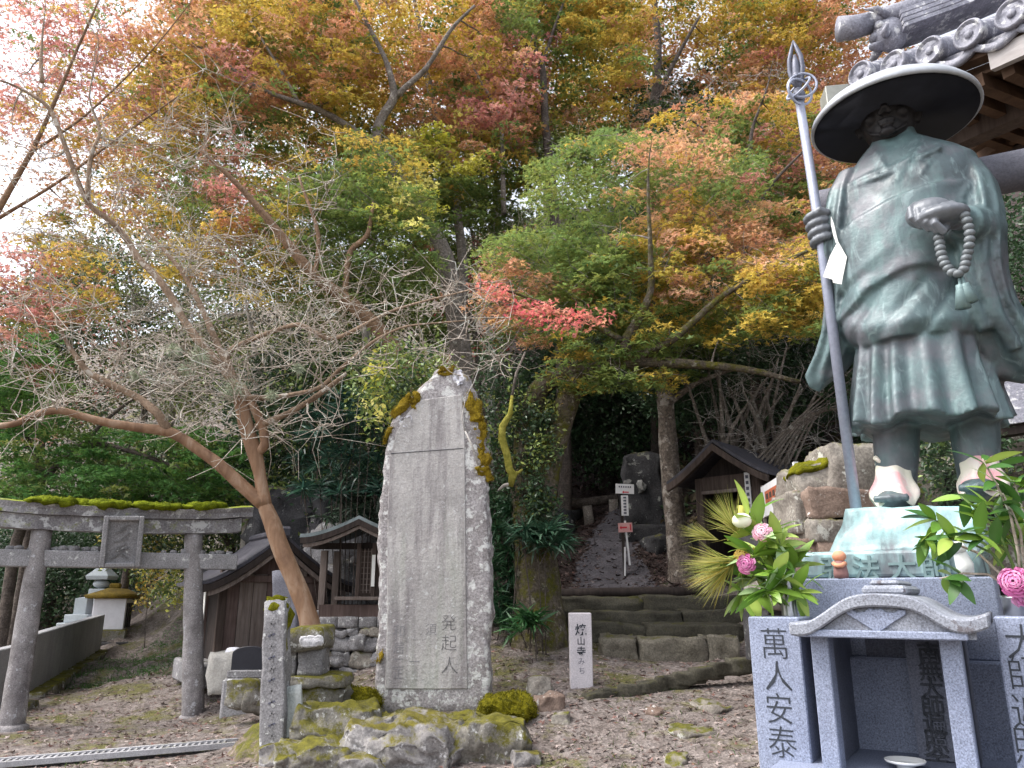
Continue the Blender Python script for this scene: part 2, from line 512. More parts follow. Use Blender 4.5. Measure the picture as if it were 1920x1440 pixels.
def _cloth():
    m = NT('ankle_cloth')
    n = m.noise(5.5, 3, 0.5)
    col = m.ramp(n, [(0.45, (0.66, 0.63, 0.52)), (0.57, (0.70, 0.62, 0.56)), (0.63, (0.78, 0.42, 0.43))])
    m.bsdf(col, 0.9, 0, m.bump(m.noise(90, 3), 0.5, 0.006), 0.1)
    return m.mat
CLOTH = _cloth()
LEAF = leafmat('leaf', 0.5)
LEAF_GLOSSY = leafmat('glossy_leaf', 0.2, 0.35, 0.45)
LEAF_DEAD = leafmat('dead_leaf', 0.1, 0.8, 0.15)
PETAL = leafmat('petal', 0.3, 0.7, 0.1)
def _stele():
    m = NT('stele_face')
    x, y, z = m.xyz()
    col = m.ramp(m.noise(1.6, 6, 0.65), [(0.3, (0.32, 0.305, 0.295)), (0.55, (0.46, 0.435, 0.42)), (0.75, (0.53, 0.52, 0.51))])
    st = m.noise(1.0, 5, 0.65, m.stretch((5, 5, 0.5)))
    col = m.mix(m.ramp(st, [(0.38, 0.75), (0.52, 0.0)]), col, (0.19, 0.17, 0.175))
    col = m.mix(m.ramp(m.noise(1.0, 5, 0.65, m.stretch((4, 4, 0.4))), [(0.54, 0.0), (0.68, 0.65)]), col, (0.30, 0.315, 0.27))
    col = m.mix(1.0, col, m.ramp(m.noise(55, 4, 0.7), [(0.3, 0.82), (0.7, 1.18)]), 'MULTIPLY')
    col = m.mix(m.ramp(m.noise(16, 6, 0.75), [(0.60, 0.0), (0.66, 0.8)]), col, (0.58, 0.58, 0.58))
    col = m.mix(m.ramp(m.noise(5, 6, 0.75), [(0.64, 0.0), (0.68, 0.7)]), col, (0.66, 0.65, 0.64))
    h = m.math('ADD', m.noise(22, 6, 0.75), m.math('MULTIPLY', m.noise(5, 5), 1.2))
    m.bsdf(col, 0.85, 0, m.bump(h, 0.55, 0.03), 0.25)
    return m.mat
STELE = _stele()
STELE_ROUGH = stone('stele_rough', (0.19, 0.17, 0.165), (0.40, 0.375, 0.38), 4, 0.4, 40, lichen=0.10, lichen_scale=9, moss=0.10, bump=0.9, moss_cols=((0.10, 0.07, 0.01), (0.24, 0.17, 0.02)))
# ------------------------------------------------------------------ terrain
_CT = np.array([
 (-8,4,0),(-4,4,0),(0,3,0),(3,2,0),(-6,8,0),(-3.6,8,0.02),(-6.1,10,0),(-4.3,11.1,0.0),(-7.4,12,.03),(-9,16,.18),(-10.2,20,.35),
 (-6.5,16,.32),(-5.5,20,.95),(-14,12,-.3),(-16,25,0.2),(-9,30,5.5),(-14,45,17),(-25,42,11),(-45,60,18),
 (-3.7,12,.45),(-2.5,12,.5),(-3,14.5,1.7),(-5,15,.7),(-3,18,4.2),(-4,24,8),(-5,35,15),
 (0.,7,.12),(-1.4,7.2,.1),(-2.6,7.6,.12),(-1,8.6,.38),(-2.4,8.6,.25),(-3.3,8.6,.01),(-3.1,9.6,.06),(-2.9,8.1,.02),(1.6,7,.19),(2,5,.05),(.9,9.3,.6),(1.9,9,.6),(1.5,10.4,.72),(2.7,10.4,.72),(.3,10.8,.95),
 (-.6,9.8,.6),(1.5,12.6,1.5),(2.6,12.6,1.45),(1.6,14,1.9),(1.3,18,2.95),(2.6,14,2.05),(4.3,12.3,2.2),(4.6,11,2.3),(5,9.5,2.1),(3.3,10.6,.80),(3.3,11.6,1.15),(3.2,9,.62),
 (-.5,13,1.7),(0,16,2.9),(3,18,4.2),(0,22,5.5),(4,24,8),(0,35,16.5),(10,15,5),(8,10,2.6),(10,25,11),(10,40,22),(0,60,33),(20,40,22),(-15,70,31),
 (3,4,0),(3.4,6,.2),(6,4,.2),(6,0,0),(0,-5,0),(-10,-5,0),(10,-5,0),(-20,0,0),(40,60,40),(0,120,60),(-60,120,40),(60,120,60),(-60,20,0),(40,0,2),(-40,-30,0),(40,-30,0)], dtype=float)
def _tps():
    p = _CT[:, :2]
    d = np.sqrt(((p[:, None] - p[None]) ** 2).sum(-1))
    n = len(p)
    K = np.where(d > 0, d, 0.0)                        # linear kernel: no overshoot
    K = -K + np.eye(n) * -0.02
    A = np.zeros((n + 1, n + 1))
    A[:n, :n] = K
    A[:n, n] = 1
    A[n, :n] = 1
    return np.linalg.solve(A, np.append(_CT[:, 2], 0))
_W = _tps()
def gz(x, y):
    x, y = np.asarray(x, float), np.asarray(y, float)
    sh = x.shape
    q = np.stack([x.ravel(), y.ravel()], 1)
    out = np.empty(len(q))
    for s in range(0, len(q), 20000):
        d = np.sqrt(((q[s:s + 20000, None] - _CT[None, :, :2]) ** 2).sum(-1) + 0.09)
        out[s:s + 20000] = -d @ _W[:-1] + _W[-1]
    return out.reshape(sh)
def gz1(x, y):
    return float(gz(np.array([x]), np.array([y]))[0])
def onground(px, py, lo=3.0, hi=60.0):
    """where the ray through a photo pixel meets the terrain"""
    d = ray(px, py)
    Y = lo
    while Y < hi:
        t = Y / d.y
        z = CAMZ + d.z * t
        if z <= gz1(d.x * t, Y):
            return Vector((d.x * t, Y, gz1(d.x * t, Y)))
        Y += 0.05
    return P(px, py, hi)

def _ground():
    def axis(lo, hi, step, far):
        mid = np.arange(lo, hi, step)
        g = np.cumsum(step * 1.16 ** np.arange(1, 70))
        g = g[g < far]
        return np.concatenate([(lo - g)[::-1], mid, hi + g])
    xs = axis(-9.0, 5.5, 0.08, 420)
    ys = np.concatenate([[-60, -30, -12, -5, -1], np.arange(1.5, 16, 0.08), 16 + np.cumsum(0.09 * 1.14 ** np.arange(0, 42))])
    X, Y = np.meshgrid(xs, ys)
    Z = gz(X, Y)
    nz = np.array([mnoise.fractal(Vector((x * 0.9, y * 0.9, 0)), 0.9, 2.1, 5) for x, y in zip(X.ravel(), Y.ravel())]).reshape(X.shape)
    far = np.clip((np.hypot(X, Y) - 12) / 20, 0, 1)
    Z = Z + nz * (0.03 + far * 0.5)
    n, m = X.shape
    idx = np.arange(n * m).reshape(n, m)
    f = np.stack([idx[:-1, :-1], idx[:-1, 1:], idx[1:, 1:], idx[1:, :-1]], -1).reshape(-1)
    mt = NT('ground_litter')
    big = mt.noise(0.7, 5, 0.6)
    mid = mt.noise(5, 5, 0.65)
    vor = mt.voro(34)
    col = mt.ramp(mid, [(0.3, (0.082, 0.066, 0.058)), (0.5, (0.164, 0.138, 0.126)), (0.72, (0.238, 0.206, 0.192))])
    flake = mt.ramp(vor.outputs['Color'], [(0.15, 0.55), (0.85, 1.4)])
    col = mt.mix(0.8, col, flake, 'MULTIPLY')
    x, y, z = mt.xyz()
    mossn = mt.ramp(mt.noise(1.15, 6, 0.72), [(0.505, 0.0), (0.615, 0.8)])
    mosc = mt.ramp(mt.noise(16, 4), [(0.3, (0.045, 0.05, 0.014)), (0.7, (0.15, 0.14, 0.03))])
    col = mt.mix(mossn, col, mosc)
    # woodland litter beyond the steps, painted dark to stand in for canopy shade
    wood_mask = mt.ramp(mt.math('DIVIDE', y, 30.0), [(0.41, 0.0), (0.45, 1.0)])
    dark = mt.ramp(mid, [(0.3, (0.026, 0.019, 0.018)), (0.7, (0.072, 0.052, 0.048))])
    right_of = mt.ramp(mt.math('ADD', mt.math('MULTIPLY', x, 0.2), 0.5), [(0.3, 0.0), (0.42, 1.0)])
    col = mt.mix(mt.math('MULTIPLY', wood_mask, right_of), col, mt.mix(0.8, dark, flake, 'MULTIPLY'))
    h = mt.math('ADD', vor.outputs['Distance'], mid)
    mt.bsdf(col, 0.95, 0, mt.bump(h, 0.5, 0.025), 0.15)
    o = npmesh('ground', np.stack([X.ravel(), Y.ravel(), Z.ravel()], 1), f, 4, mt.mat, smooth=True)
    kind(o, 'structure')
    return o
_ground()

# worn grey path climbing into the wood
def _path():
    pts = []
    for pl, pr, py, Y in ((1048, 1262, 1108, 12.75), (1060, 1240, 1085, 13.5), (1075, 1215, 1058, 14.5), (1095, 1195, 1035, 15.6), (1120, 1185, 1012, 16.8), (1150, 1195, 995, 18.2), (1185, 1215, 980, 20)):
        pts.append((P(pl, py, Y).x, P(pr, py, Y).x, Y))
    V, n, k = [], 60, 14
    for i in range(n + 1):
        t = i / n * (len(pts) - 1)
        xl, xr, Y = (float(np.interp(t, range(len(pts)), [p[j] for p in pts])) for j in range(3))
        for j in range(k + 1):
            s_ = j / k
            x = xl + (xr - xl) * s_
            nzv = mnoise.fractal(Vector((x * .9, Y * .9, 0)), .9, 2.1, 5)
            f_ = min(max((math.hypot(x, Y) - 12) / 20, 0), 1)
            e = .045 * math.sin(math.pi * s_) ** .5 - .02
            x += .08 * mnoise.noise(Vector((Y * 1.5, s_ * 2, 1)))
            V.append((x, Y, gz1(x, Y) + nzv * (.03 + f_ * .5) + e + .012 * mnoise.noise(Vector((x * 4, Y * 4, 2)))))
    F = [(i * (k + 1) + j, i * (k + 1) + j + 1, (i + 1) * (k + 1) + j + 1, (i + 1) * (k + 1) + j) for i in range(n) for j in range(k)]
    me = bpy.data.meshes.new('path')
    me.from_pydata(V, [], F)
    o = link('path', me, stone('path_earth', (0.06, 0.055, 0.062), (0.12, 0.11, 0.122), 3, 0.4, 30, bump=0.8), None, True)
    kind(o, 'structure')
_path()
# ------------------------------------------------------------------ stone gate (torii)
def roughen(o, amp, freq=6.0, cuts=0):
    me = o.data
    bm = bmesh.new()
    bm.from_mesh(me)
    if cuts:
        bmesh.ops.subdivide_edges(bm, edges=bm.edges[:], cuts=cuts, use_grid_fill=True)
    for v in bm.verts:
        v.co += mnoise.noise_vector(v.co * freq) * amp
    bm.to_mesh(me)
    bm.free()
    return o
def curve_beam(a, b, prof, lift, n=26, thick=0.3, slope=0.0):
    """beam from a to b whose ends sweep upward; prof = (z low, z high)"""
    a, b = Vector(a), Vector(b)
    d = (b - a)
    s = Vector((-d.y, d.x, 0)).normalized()
    rings = []
    for i in range(n + 1):
        t = i / n
        c = a.lerp(b, t) + Vector((0, 0, lift * abs(2 * t - 1) ** 2.6))
        w = Vector((0, 0, 1))
        rings.append([c - s * thick / 2 + w * prof[0], c + s * thick / 2 + w * prof[0], c + s * (thick / 2) + w * (prof[0] + prof[1]) / 2,
                      c + s * (thick / 2 + slope) + w * prof[1], c + w * (prof[1] + slope * 1.2), c - s * (thick / 2 + slope) + w * prof[1], c - s * thick / 2 + w * (prof[0] + prof[1]) / 2])
    return MB().loft(rings)

torii = thing('stone_torii', 'weathered stone torii gate with bright moss along its lintel', 'torii gate', (P(196, 1350, 10.6).x, 10.6, 0))
def tpt(px, py, Y):
    return P(px, py, Y) - Vector(torii.location)
TL0, TL1 = tpt(20, 1366, 10.15), tpt(80, 985, 10.3)
TR0, TR1 = tpt(362, 1348, 11.1), tpt(363, 995, 11.2)
for a, b in ((TL0, TL1), (TR0, TR1)):
    n = 14
    pts = [a.lerp(b, i / n) for i in range(n + 1)]
    pts[0] = a + (a - b).normalized() * 0.15
    o = MB().tube(pts, [0.145 - 0.024 * i / n for i in range(n + 1)], 18).build('post', STONE_TORII, torii, True)
    roughen(o, 0.012, 7)
    foot = MB().lathe([(0.20, -0.12), (0.20, 0.02), (0.165, 0.05)], 20, a).build('foot_stone', STONE_TORII, torii, True)
    roughen(foot, 0.012, 9)
ax = (TR1 - TL1).normalized()
nL, nR = tpt(-70, 1050, 9.9), tpt(443, 1050, 11.45)
nL.z = nR.z = (nL.z + nR.z) / 2
o = MB().bar(nL, nR, 0.19, 0.215).build('tie_beam', STONE_BEAM, torii, False, 0.012)
roughen(o, 0.008, 4, 0)
kL, kR = tpt(-150, 1000, 9.65), tpt(448, 1003, 11.5)
kz = (tpt(200, 999, 10.7).z)
kL.z = kR.z = kz
o = curve_beam(kL, kR, (0.0, 0.19), 0.07, thick=0.27).build('lower_lintel', STONE_KASAGI, torii)
roughen(o, 0.012, 5)
o = curve_beam(kL - ax * 0.12, kR + ax * 0.14, (0.193, 0.33), 0.10, thick=0.36, slope=0.03).build('upper_lintel', STONE_KASAGI, torii)
roughen(o, 0.014, 5)
# inscribed tablet hung on the beams
pc = tpt(229, 1015, 10.55)
ang = math.atan2(ax.y, ax.x)
frame = Matrix.Translation(pc) @ Matrix.Rotation(ang, 4, 'Z') @ Matrix.Rotation(R(-2), 4, 'Y') @ Matrix.Rotation(R(8), 4, 'X')
tb = MB()
tb.box((0, 0.06, 0), (0.44, 0.06, 0.62))
tablet = tb.build('tablet', STONE_BEAM, torii, m=frame)
for c, s in (((-0.215, 0, 0), (0.065, 0.10, 0.68)), ((0.215, 0, 0), (0.065, 0.10, 0.68)), ((0, 0, 0.31), (0.364, 0.10, 0.06)), ((0, 0, -0.31), (0.364, 0.10, 0.06))):
    MB().box(c, s).build('tablet_frame', STONE_BEAM, tablet, bevel=0.012)
for i, (x, z, l, a) in enumerate(((0.02, 0.19, 0.13, 0.5), (-0.03, 0.13, 0.15, 0.4), (0.03, 0.06, 0.14, 0.8), (-0.02, 0.01, 0.17, 0.3), (0.0, -0.06, 0.13, 0.6), (0.01, -0.11, 0.16, 0.25), (-0.03, -0.17, 0.2, 0.75), (0.05, -0.2, 0.1, -0.7))):
    MB().bar((x - l / 2 * math.cos(a), 0.025, z - l / 2 * math.sin(a)), (x + l / 2 * math.cos(a), 0.025, z + l / 2 * math.sin(a)), 0.016, 0.022).build('carved_stroke', STONE_GREY, tablet)
# moss cushions on the lintel
mm = MB()
for i in range(90):
    t = random.uniform(0.30, 0.93)
    c = kL.lerp(kR, t) + Vector((0, 0, 0.36 + 0.1 * abs(2 * t - 1) ** 2.6)) - Vector((-ax.y, ax.x, 0)) * random.uniform(-0.17, 0.19)
    r = random.uniform(0.05, 0.12)
    mm.ball(c, (r * 1.6, r * 1.3, r * random.uniform(.45, .8)), 9, 6)
o = mm.build('moss', MOSS_GREEN, torii, True)
roughen(o, 0.05, 11)
FUZZ = [(o, .035, ((.06, .08, .008), (.14, .17, .012), (.21, .25, .018)))]
# loose pebbles tossed on top of the tie beam
for i, t in enumerate(np.linspace(0.03, 0.97, 26)):
    if 0.50 < t < 0.68:
        continue
    r = random.uniform(0.025, 0.055)
    p = nL.lerp(nR, float(t)) + Vector(torii.location) + Vector((0, random.uniform(-.05, .05), 0.1075 + r * 0.55))
    o = rock('pebble', (r * 2.6, r * 2.2, r * 1.5), p, STONE_GREY, None, random.uniform(0, 3), cuts=2, amp=r * .3, freq=20, seed=i, roundness=.7)
    tag(o, 'small grey pebble tossed onto the tie beam of the stone torii', 'pebble', 'pebbles on the torii beam')

# ------------------------------------------------------------------ granite fence wall at the left edge
def fence_panel(px0, y0t, y0b, Y0, px1, y1t, y1b, Y1, label):
    a, b = P(px0, y0t, Y0), P(px1, y1t, Y1)
    za, zb = P(px0, y0b, Y0).z, P(px1, y1b, Y1).z
    d = Vector((b.x - a.x, b.y - a.y, 0)).normalized()
    s = Vector((-d.y, d.x, 0)) * 0.16
    r = thing('fence_wall', label, 'wall', (a.x, a.y, za))
    L = Vector(r.location)
    zt = (a.z + b.z) / 2
    MB().hexa([p - L for p in (Vector((a.x, a.y, za - .1)), Vector((b.x, b.y, zb - .1)), Vector((b.x, b.y, zb - .1)) + s, Vector((a.x, a.y, za - .1)) + s,
              Vector((a.x, a.y, a.z)), Vector((b.x, b.y, b.z)), Vector((b.x, b.y, b.z)) + s, Vector((a.x, a.y, a.z)) + s)]).build('slab', CONCRETE, r, bevel=0.012)
    k0, k1 = Vector((a.x, a.y, za)) - s * 0.6, Vector((b.x, b.y, zb)) - s * 0.6
    n = 9
    for i in range(n):
        p, q = k0.lerp(k1, (i + .02) / n) - L, k0.lerp(k1, (i + .98) / n) - L
        me = rock_mesh(((q - p).length, 0.26, 0.22), 4, 0.03, 5, i, 0.15)
        o = link('kerb_stone', me, STONE_MOSSY, r, True)
        o.location = (p + q) / 2
        o.rotation_euler = (0, 0, math.atan2(d.y, d.x))
    return r
fence_panel(66, 1190, 1316, 12.2, 197, 1152, 1226, 19.5, 'long grey granite fence wall with mossy foot beyond the torii')
fence_panel(-60, 1232, 1395, 10.2, 60, 1205, 1325, 12.0, 'short grey granite wall panel behind the leaning torii post')

# ------------------------------------------------------------------ graves and stone houses beyond the wall
def grave_pillar():
    Y = 20.5
    b = P(150, 1182, Y)
    w = 22 / 1440 * Y
    r = thing('grave_stone', 'pale blue grey square grave pillar behind the fence wall', 'grave', b)
    h = P(150, 1122, Y).z - b.z
    MB().box((0, 0, h * .38), (w * 1.9, w * 1.9, h * .25)).build('plinth', GRAVE_BLUE, r, bevel=.02)
    MB().box((0, 0, h * .12), (w * 2.6, w * 2.6, h * .26)).build('base_slab', GRAVE_BLUE, r, bevel=.02)
    t = MB().box((0, 0, h * .75), (w, w, h * .5))
    t.add([(-w / 2, -w / 2, h), (w / 2, -w / 2, h), (w / 2, w / 2, h), (-w / 2, w / 2, h), (0, 0, h * 1.05)], [(0, 1, 4), (1, 2, 4), (2, 3, 4), (3, 0, 4)])
    t.build('pillar', GRAVE_BLUE, r, bevel=.01)
grave_pillar()
def pagoda():
    Y = 22.0
    b = P(177, 1190, Y)
    k = Y / 1440
    r = thing('grave_pagoda', 'five-tiered grey stone grave pagoda with ball and curved cap', 'grave', b)
    zz = lambda py: P(177, py, Y).z - b.z
    w = 17 * k
    MB().box((0, 0, (zz(1190) + zz(1132)) / 2 - .2), (w * 2.2, w * 2.2, zz(1132) - zz(1190) + .4)).build('foot_block', STONE_GREY, r, bevel=.02)
    MB().box((0, 0, (zz(1132) + zz(1104)) / 2), (w * 1.7, w * 1.7, zz(1104) - zz(1132))).build('cube', GRAVE_BLUE, r, bevel=.02)
    MB().ball((0, 0, (zz(1103) + zz(1087)) / 2), (w * .82, w * .82, (zz(1087) - zz(1103)) / 2), 20, 12).build('ball', GRAVE_BLUE, r, True)
    c = MB()
    z0, z1, z2, z3 = zz(1087), zz(1080), zz(1074), zz(1066)
    rings = []
    for z, q in ((z0, w * 1.1), (z1, w * 1.22), (z2, w * .9), (z3, w * .55)):
        rings.append([Vector((q * x, q * y, z)) for x, y in ((-1, -1), (1, -1), (1, 1), (-1, 1))])
    c.loft(rings).build('cap', GRAVE_BLUE, r, bevel=.01)
    MB().lathe([(w * .4, z3), (w * .5, z3 + .08), (w * .35, z3 + .2), (0.01, z3 + .36)], 12).build('finial', GRAVE_BLUE, r, True)
pagoda()
def stone_house(px, ytop, yeave, ybase, Y, wpx, label, rz, whitewash=True, roofmat=None):
    b = P(px, ybase, Y)
    k = Y / 1440
    r = thing('stone_house', label, 'stone shrine', b, rz)
    zz = lambda py: P(px, py, Y).z - b.z
    w = wpx * k
    he, ht = zz(yeave), zz(ytop)
    MB().box((0, 0, he / 2), (w, w * .8, he)).build('body', WHITEWASH if whitewash else STONE_DARK, r, bevel=.015)
    for i in range(3):
        MB().box((w / 2 + .012, -w * .26 + i * w * .26, he * .45), (.03, w * .10, he * .8)).build('side_slat', STONE_DARK, r)
    MB().box((0, 0, -.14), (w * 1.25, w * 1.1, .28)).build('plinth', STONE_MOSSY, r, bevel=.02)
    MB().box((0.1, 0, -.5), (w * 1.7, w * 1.6, .44)).build('platform', STONE_DARK, r, bevel=.03)
    rings = []
    for z, q in ((he, .70), (he + .07, .76), (he + (ht - he) * .35, .56), (he + (ht - he) * .6, .34), (he + (ht - he) * .68, .2)):
        rings.append([Vector((w * q * x, w * q * .85 * y, z)) for x, y in ((-1, -1), (0, -1), (1, -1), (1, 0), (1, 1), (0, 1), (-1, 1), (-1, 0))])
    rf = MB().loft(rings).build('roof', roofmat or STONE_MOSSY, r, True)
    roughen(rf, .025, 5)
    MB().box((0, 0, he + (ht - he) * .84), (w * .34, w * .24, (ht - he) * .34)).build('finial', roofmat or STONE_MOSSY, r, bevel=.03)
    return r
stone_house(206, 1094, 1122, 1180, 20.5, 54, 'whitewashed stone house shrine with yellow mossy roof beside the wall end', R(12), True,
            stone('ochre_moss_roof', (0.10, 0.07, 0.015), (0.24, 0.16, 0.02), 5, 0.4, 50, bump=.8))
stone_house(255, 1078, 1100, 1160, 24.5, 34, 'pale stone house shrine half hidden behind the whitewashed one', R(15), True)
stone_house(312, 1086, 1096, 1140, 27, 44, 'low dark stone house shrine under overhanging green leaves', R(10), False, STONE_GREY)

# ------------------------------------------------------------------ drain grating in the ground
ga, gb = P(-120, 1440, 8.0), P(442, 1404, 8.62)
ga.z = gz1(ga.x, ga.y) - .005
gb.z = gz1(gb.x, gb.y) - .005
dr = thing('drain_grating', 'grey slotted drain grating set across the leaf strewn ground', 'drain', ga)
gd = gb - ga
gl = gd.length
gd.normalize()
gs = Vector((-gd.y, gd.x, 0))
for sgn in (-1, 1):
    MB().bar(gs * (.115 * sgn), gs * (.115 * sgn) + gd * gl, 0.05, 0.05).build('rim', CONCRETE, dr)
bars = MB()
for i in range(int(gl / 0.06)):
    p = gd * (i * 0.06)
    bars.bar(p - gs * .09, p + gs * .09, 0.022, 0.035)
kind(bars.build('bars', CONCRETE, dr), 'stuff')
MB().bar(gd * 0 - Vector((0, 0, .05)), gd * gl - Vector((0, 0, .05)), 0.18, 0.02).build('channel', STONE_DARK, dr)

# ------------------------------------------------------------------ plank shrine with swept gable roof
def sweep_roof(half, rise, y0, y1, thick, flare=0.25, n=20, over=0.0):
    """gable roof section in x-z swept along y: concave slopes with lifted eaves"""
    up, lo = [], []
    for i in range(2 * n + 1):
        t = (i - n) / n
        z = rise * (1 - abs(t)) ** (1.0 + flare) + flare * 0.10 * abs(t) ** 3 * rise
        up.append((half * t, z))
    rings = []
    for y in (y0, y1):
        rings.append([Vector((x, y, z)) for x, z in up] + [Vector((x, y, z - thick)) for x, z in reversed(up)])
    return MB().loft(rings)
sb = P(502, 1238, 12.1)
sh = thing('plank_shrine', 'small plank shrine with swept gable roof behind the orange tree trunk', 'shrine', sb, R(33))
W, D, HE, HP = 1.42, 1.15, 1.0, 1.66
for i in range(7):
    x = -W / 2 + W * (i + .5) / 7
    MB().box((x, 0.0 + random.uniform(-.006, .006), HE / 2 + .12), (W / 7 - .008, 0.03, HE + .24)).build('plank', WOOD_GREY if i % 3 else WOOD_RED, sh, bevel=.003)
MB().prism([(-W / 2, .03, HE + .24), (W / 2, .03, HE + .24), (0, .03, HP)], (0, .03, 0)).build('gable_board', WOOD_RED, sh)
for x in (-W / 2 - .03, W / 2 + .03):
    MB().box((x, 0.0, HE / 2 + .15), (.11, .11, HE + .3)).build('post', WOOD_BROWN, sh, bevel=.008)
MB().box((-W / 2 - .22, .25, HE / 2 + .05), (.10, .10, HE + .1)).build('porch_post', WOOD_RED, sh, bevel=.008)
MB().box((-W / 2 - .22, D - .1, HE / 2 + .05), (.10, .10, HE + .1)).build('porch_post', WOOD_RED, sh, bevel=.008)
MB().box((-W / 2 + .03, D / 2, HE / 2), (.04, D, HE)).build('front_wall', WOOD_DARK, sh)
MB().box((W / 2 - .03, D / 2, HE / 2), (.04, D, HE)).build('back_wall', WOOD_DARK, sh)
MB().box((0, D, HE / 2), (W, .04, HE)).build('rear_wall', WOOD_DARK, sh)
MB().box((0, -.035, HE + .17), (W + .3, .07, .10)).build('tie_beam', WOOD_RED, sh, bevel=.006)
MB().box((-.42, -.06, HE + .27), (.12, .08, .12)).build('bracket', WOOD_GREY, sh, bevel=.01)
MB().box((.42, -.06, HE + .27), (.12, .08, .12)).build('bracket', WOOD_GREY, sh, bevel=.01)
Mr = Matrix.Translation((0, 0, HE + .02))
rf = sweep_roof(1.12, HP - HE + .08, -.38, D + .35, .05, .32).build('roof', ROOF_LEAD, sh, m=Matrix.Translation((0, 0, HE + .10)))
sweep_roof(1.10, HP - HE + .08, -.40, -.34, .10, .32).build('barge_board', WOOD_DARK, sh, m=Matrix.Translation((0, 0, HE + .045)))
sweep_roof(1.02, HP - HE + .04, -.36, -.31, .07, .32).build('barge_board', WOOD_GREY, sh, m=Matrix.Translation((0, 0, HE - .03)))
MB().box((0, D / 2 - .02, HP + .20), (.13, D + .66, .10)).build('ridge', ROOF_LEAD, sh, bevel=.03)
MB().box((0, -.42, HP + .19), (.17, .07, .17)).build('ridge_end', ROOF_LEAD, sh, bevel=.04)
MB().box((-W / 2 - .28, -.02, .62), (.012, .12, .78)).build('paper_strip', PAPER, sh)
fd = MB().box((0, D / 2, -.16), (W + .7, D + .5, .32)).build('stone_base', STONE_GREY, sh, bevel=.03)

# white stone block, black arched board and small boulders in front of the shrine
sp = P(422, 1262, 11.0)
rk = rock('stone_block', (.42, .4, .55), sp, stone('pale_block', (.28, .265, .24), (.45, .43, .40), 3, .2, 50, moss=.02), None, .3, cuts=5, amp=.05, freq=4, seed=3, roundness=.3)
tag(rk, 'rough whitish stone block beside the black arched board', 'stone')
bb = P(466, 1256, 10.7)
bo = thing('arched_board', 'black board with arched top propped before the plank shrine', 'board', bb, R(8))
hw = .225
pts = [(-hw, 0, 0), (hw, 0, 0)] + [(hw * math.cos(a), 0, .20 + .095 * math.sin(a)) for a in np.linspace(0, math.pi, 14)]
MB().prism(pts, (0, .05, 0)).build('panel', BLACK_WOOD, bo, bevel=.006)
MB().box((0, .03, -.05), (.52, .16, .10)).build('sill', STONE_GREY, bo, bevel=.015)
MB().box((0, .05, -.35), (.6, .3, .5)).build('stone_foot', STONE_GREY, bo, bevel=.03)
for i, (px, py, s, mt, lb) in enumerate(((458, 1300, .30, STONE_MOSSY, 'moss topped stone at the corner of the path below the board'), (483, 1313, .26, STONE_MOSSY, 'small squarish mossy stone beside the carved post'),
                                     (436, 1200, .28, WHITEWASH, 'white rounded pebble lying on the whitish block'))):
    if i == 2:
        p = P(437, 1222, 11.0)
        o = rock('white_pebble', (.16, .14, .12), p, mt, None, 0, cuts=3, amp=.02, freq=8, seed=i, roundness=.8)
    else:
        p = P(px, py, 9.9)
        o = rock('small_boulder', (s * 1.3, s, s * 1.1), p, mt, None, .4 * i, cuts=4, amp=.05, freq=5, seed=i + 5, roundness=.45)
    tag(o, lb, 'stone')

# ------------------------------------------------------------------ shrine on the masonry base, half behind the stele
mb_ = P(668, 1292, 11.6)
ms = thing('masonry_base', 'grey stone masonry base under the little copper roofed shrine', 'masonry', mb_)
mz = lambda py: P(668, py, 11.6).z - mb_.z
mx = lambda px: P(px, 1200, 11.6).x - mb_.x
ztop, z1 = mz(1156), mz(1178)
x = mx(596)
xe = mx(760)
MB().box(((x + xe) / 2, .55, (z1 - .1) / 2 - .15), (xe - x - .06, .9, z1 + .3)).build('rubble_core', STONE_DARK, ms)
while x < xe:
    w = random.uniform(.26, .36)
    o = link('cap_block', rock_mesh((w - .012, .5, ztop - z1 - .01), 3, .012, 4, x, .05), STONE_GREY, ms, True)
    o.location = (x + w / 2, .23, (ztop + z1) / 2)
    x += w
rowz = -.25
ri = 0
while rowz < z1 - .05:
    h = random.uniform(.13, .27)
    h = min(h, z1 - rowz)
    x = mx(598)
    while x < xe:
        w = random.uniform(.12, .42)
        o = link('rubble_stone', rock_mesh((w + .01, .3, h + .01), 5, .06, 5, x * 3 + ri, .3, .02), STONE_GREY if random.random() < .7 else STONE_WALL, ms, True)
        o.location = (x + w / 2, .12 + random.uniform(-.03, .02), rowz + h / 2)
        x += w
    rowz += h
    ri += 1
cs = P(690, 1156, 11.9)
s2 = thing('copper_roof_shrine', 'small wooden shrine with dark copper roof and lattice door beside the stele', 'shrine', cs)
X = lambda px, py=1100: P(px, py, 11.9).x - cs.x
Z = lambda py: P(690, py, 11.9).z - cs.z
for px, yo in ((608, -.1), (626, .12)):
    MB().box((X(px), yo, Z(1033) / 2 + .05), (.095, .095, Z(1033) - .1)).build('post', WOOD_GREY, s2, bevel=.006)
    MB().box((X(px), yo, .045), (.17, .17, .09)).build('foot_stone', STONE_GREY, s2, bevel=.01)
MB().box((X(662), .0, Z(1143) / 2), (X(720) - X(612), .5, Z(1124))).build('lower_wall', WOOD_RED, s2)
MB().box((X(690), -.06, Z(1122)), (X(740) - X(636), .6, .05)).build('sill', WOOD_GREY, s2, bevel=.006)
for px in (675, 704):
    MB().box((X(px), -.2, (Z(1120) + Z(1020)) / 2), (.06, .06, Z(1020) - Z(1120))).build('door_post', WOOD_BROWN, s2, bevel=.004)
MB().box((X(715), .3, (Z(1120) + Z(1020)) / 2), (X(760) - X(672), .5, Z(1020) - Z(1120))).build('cell', WOOD_BROWN, s2)
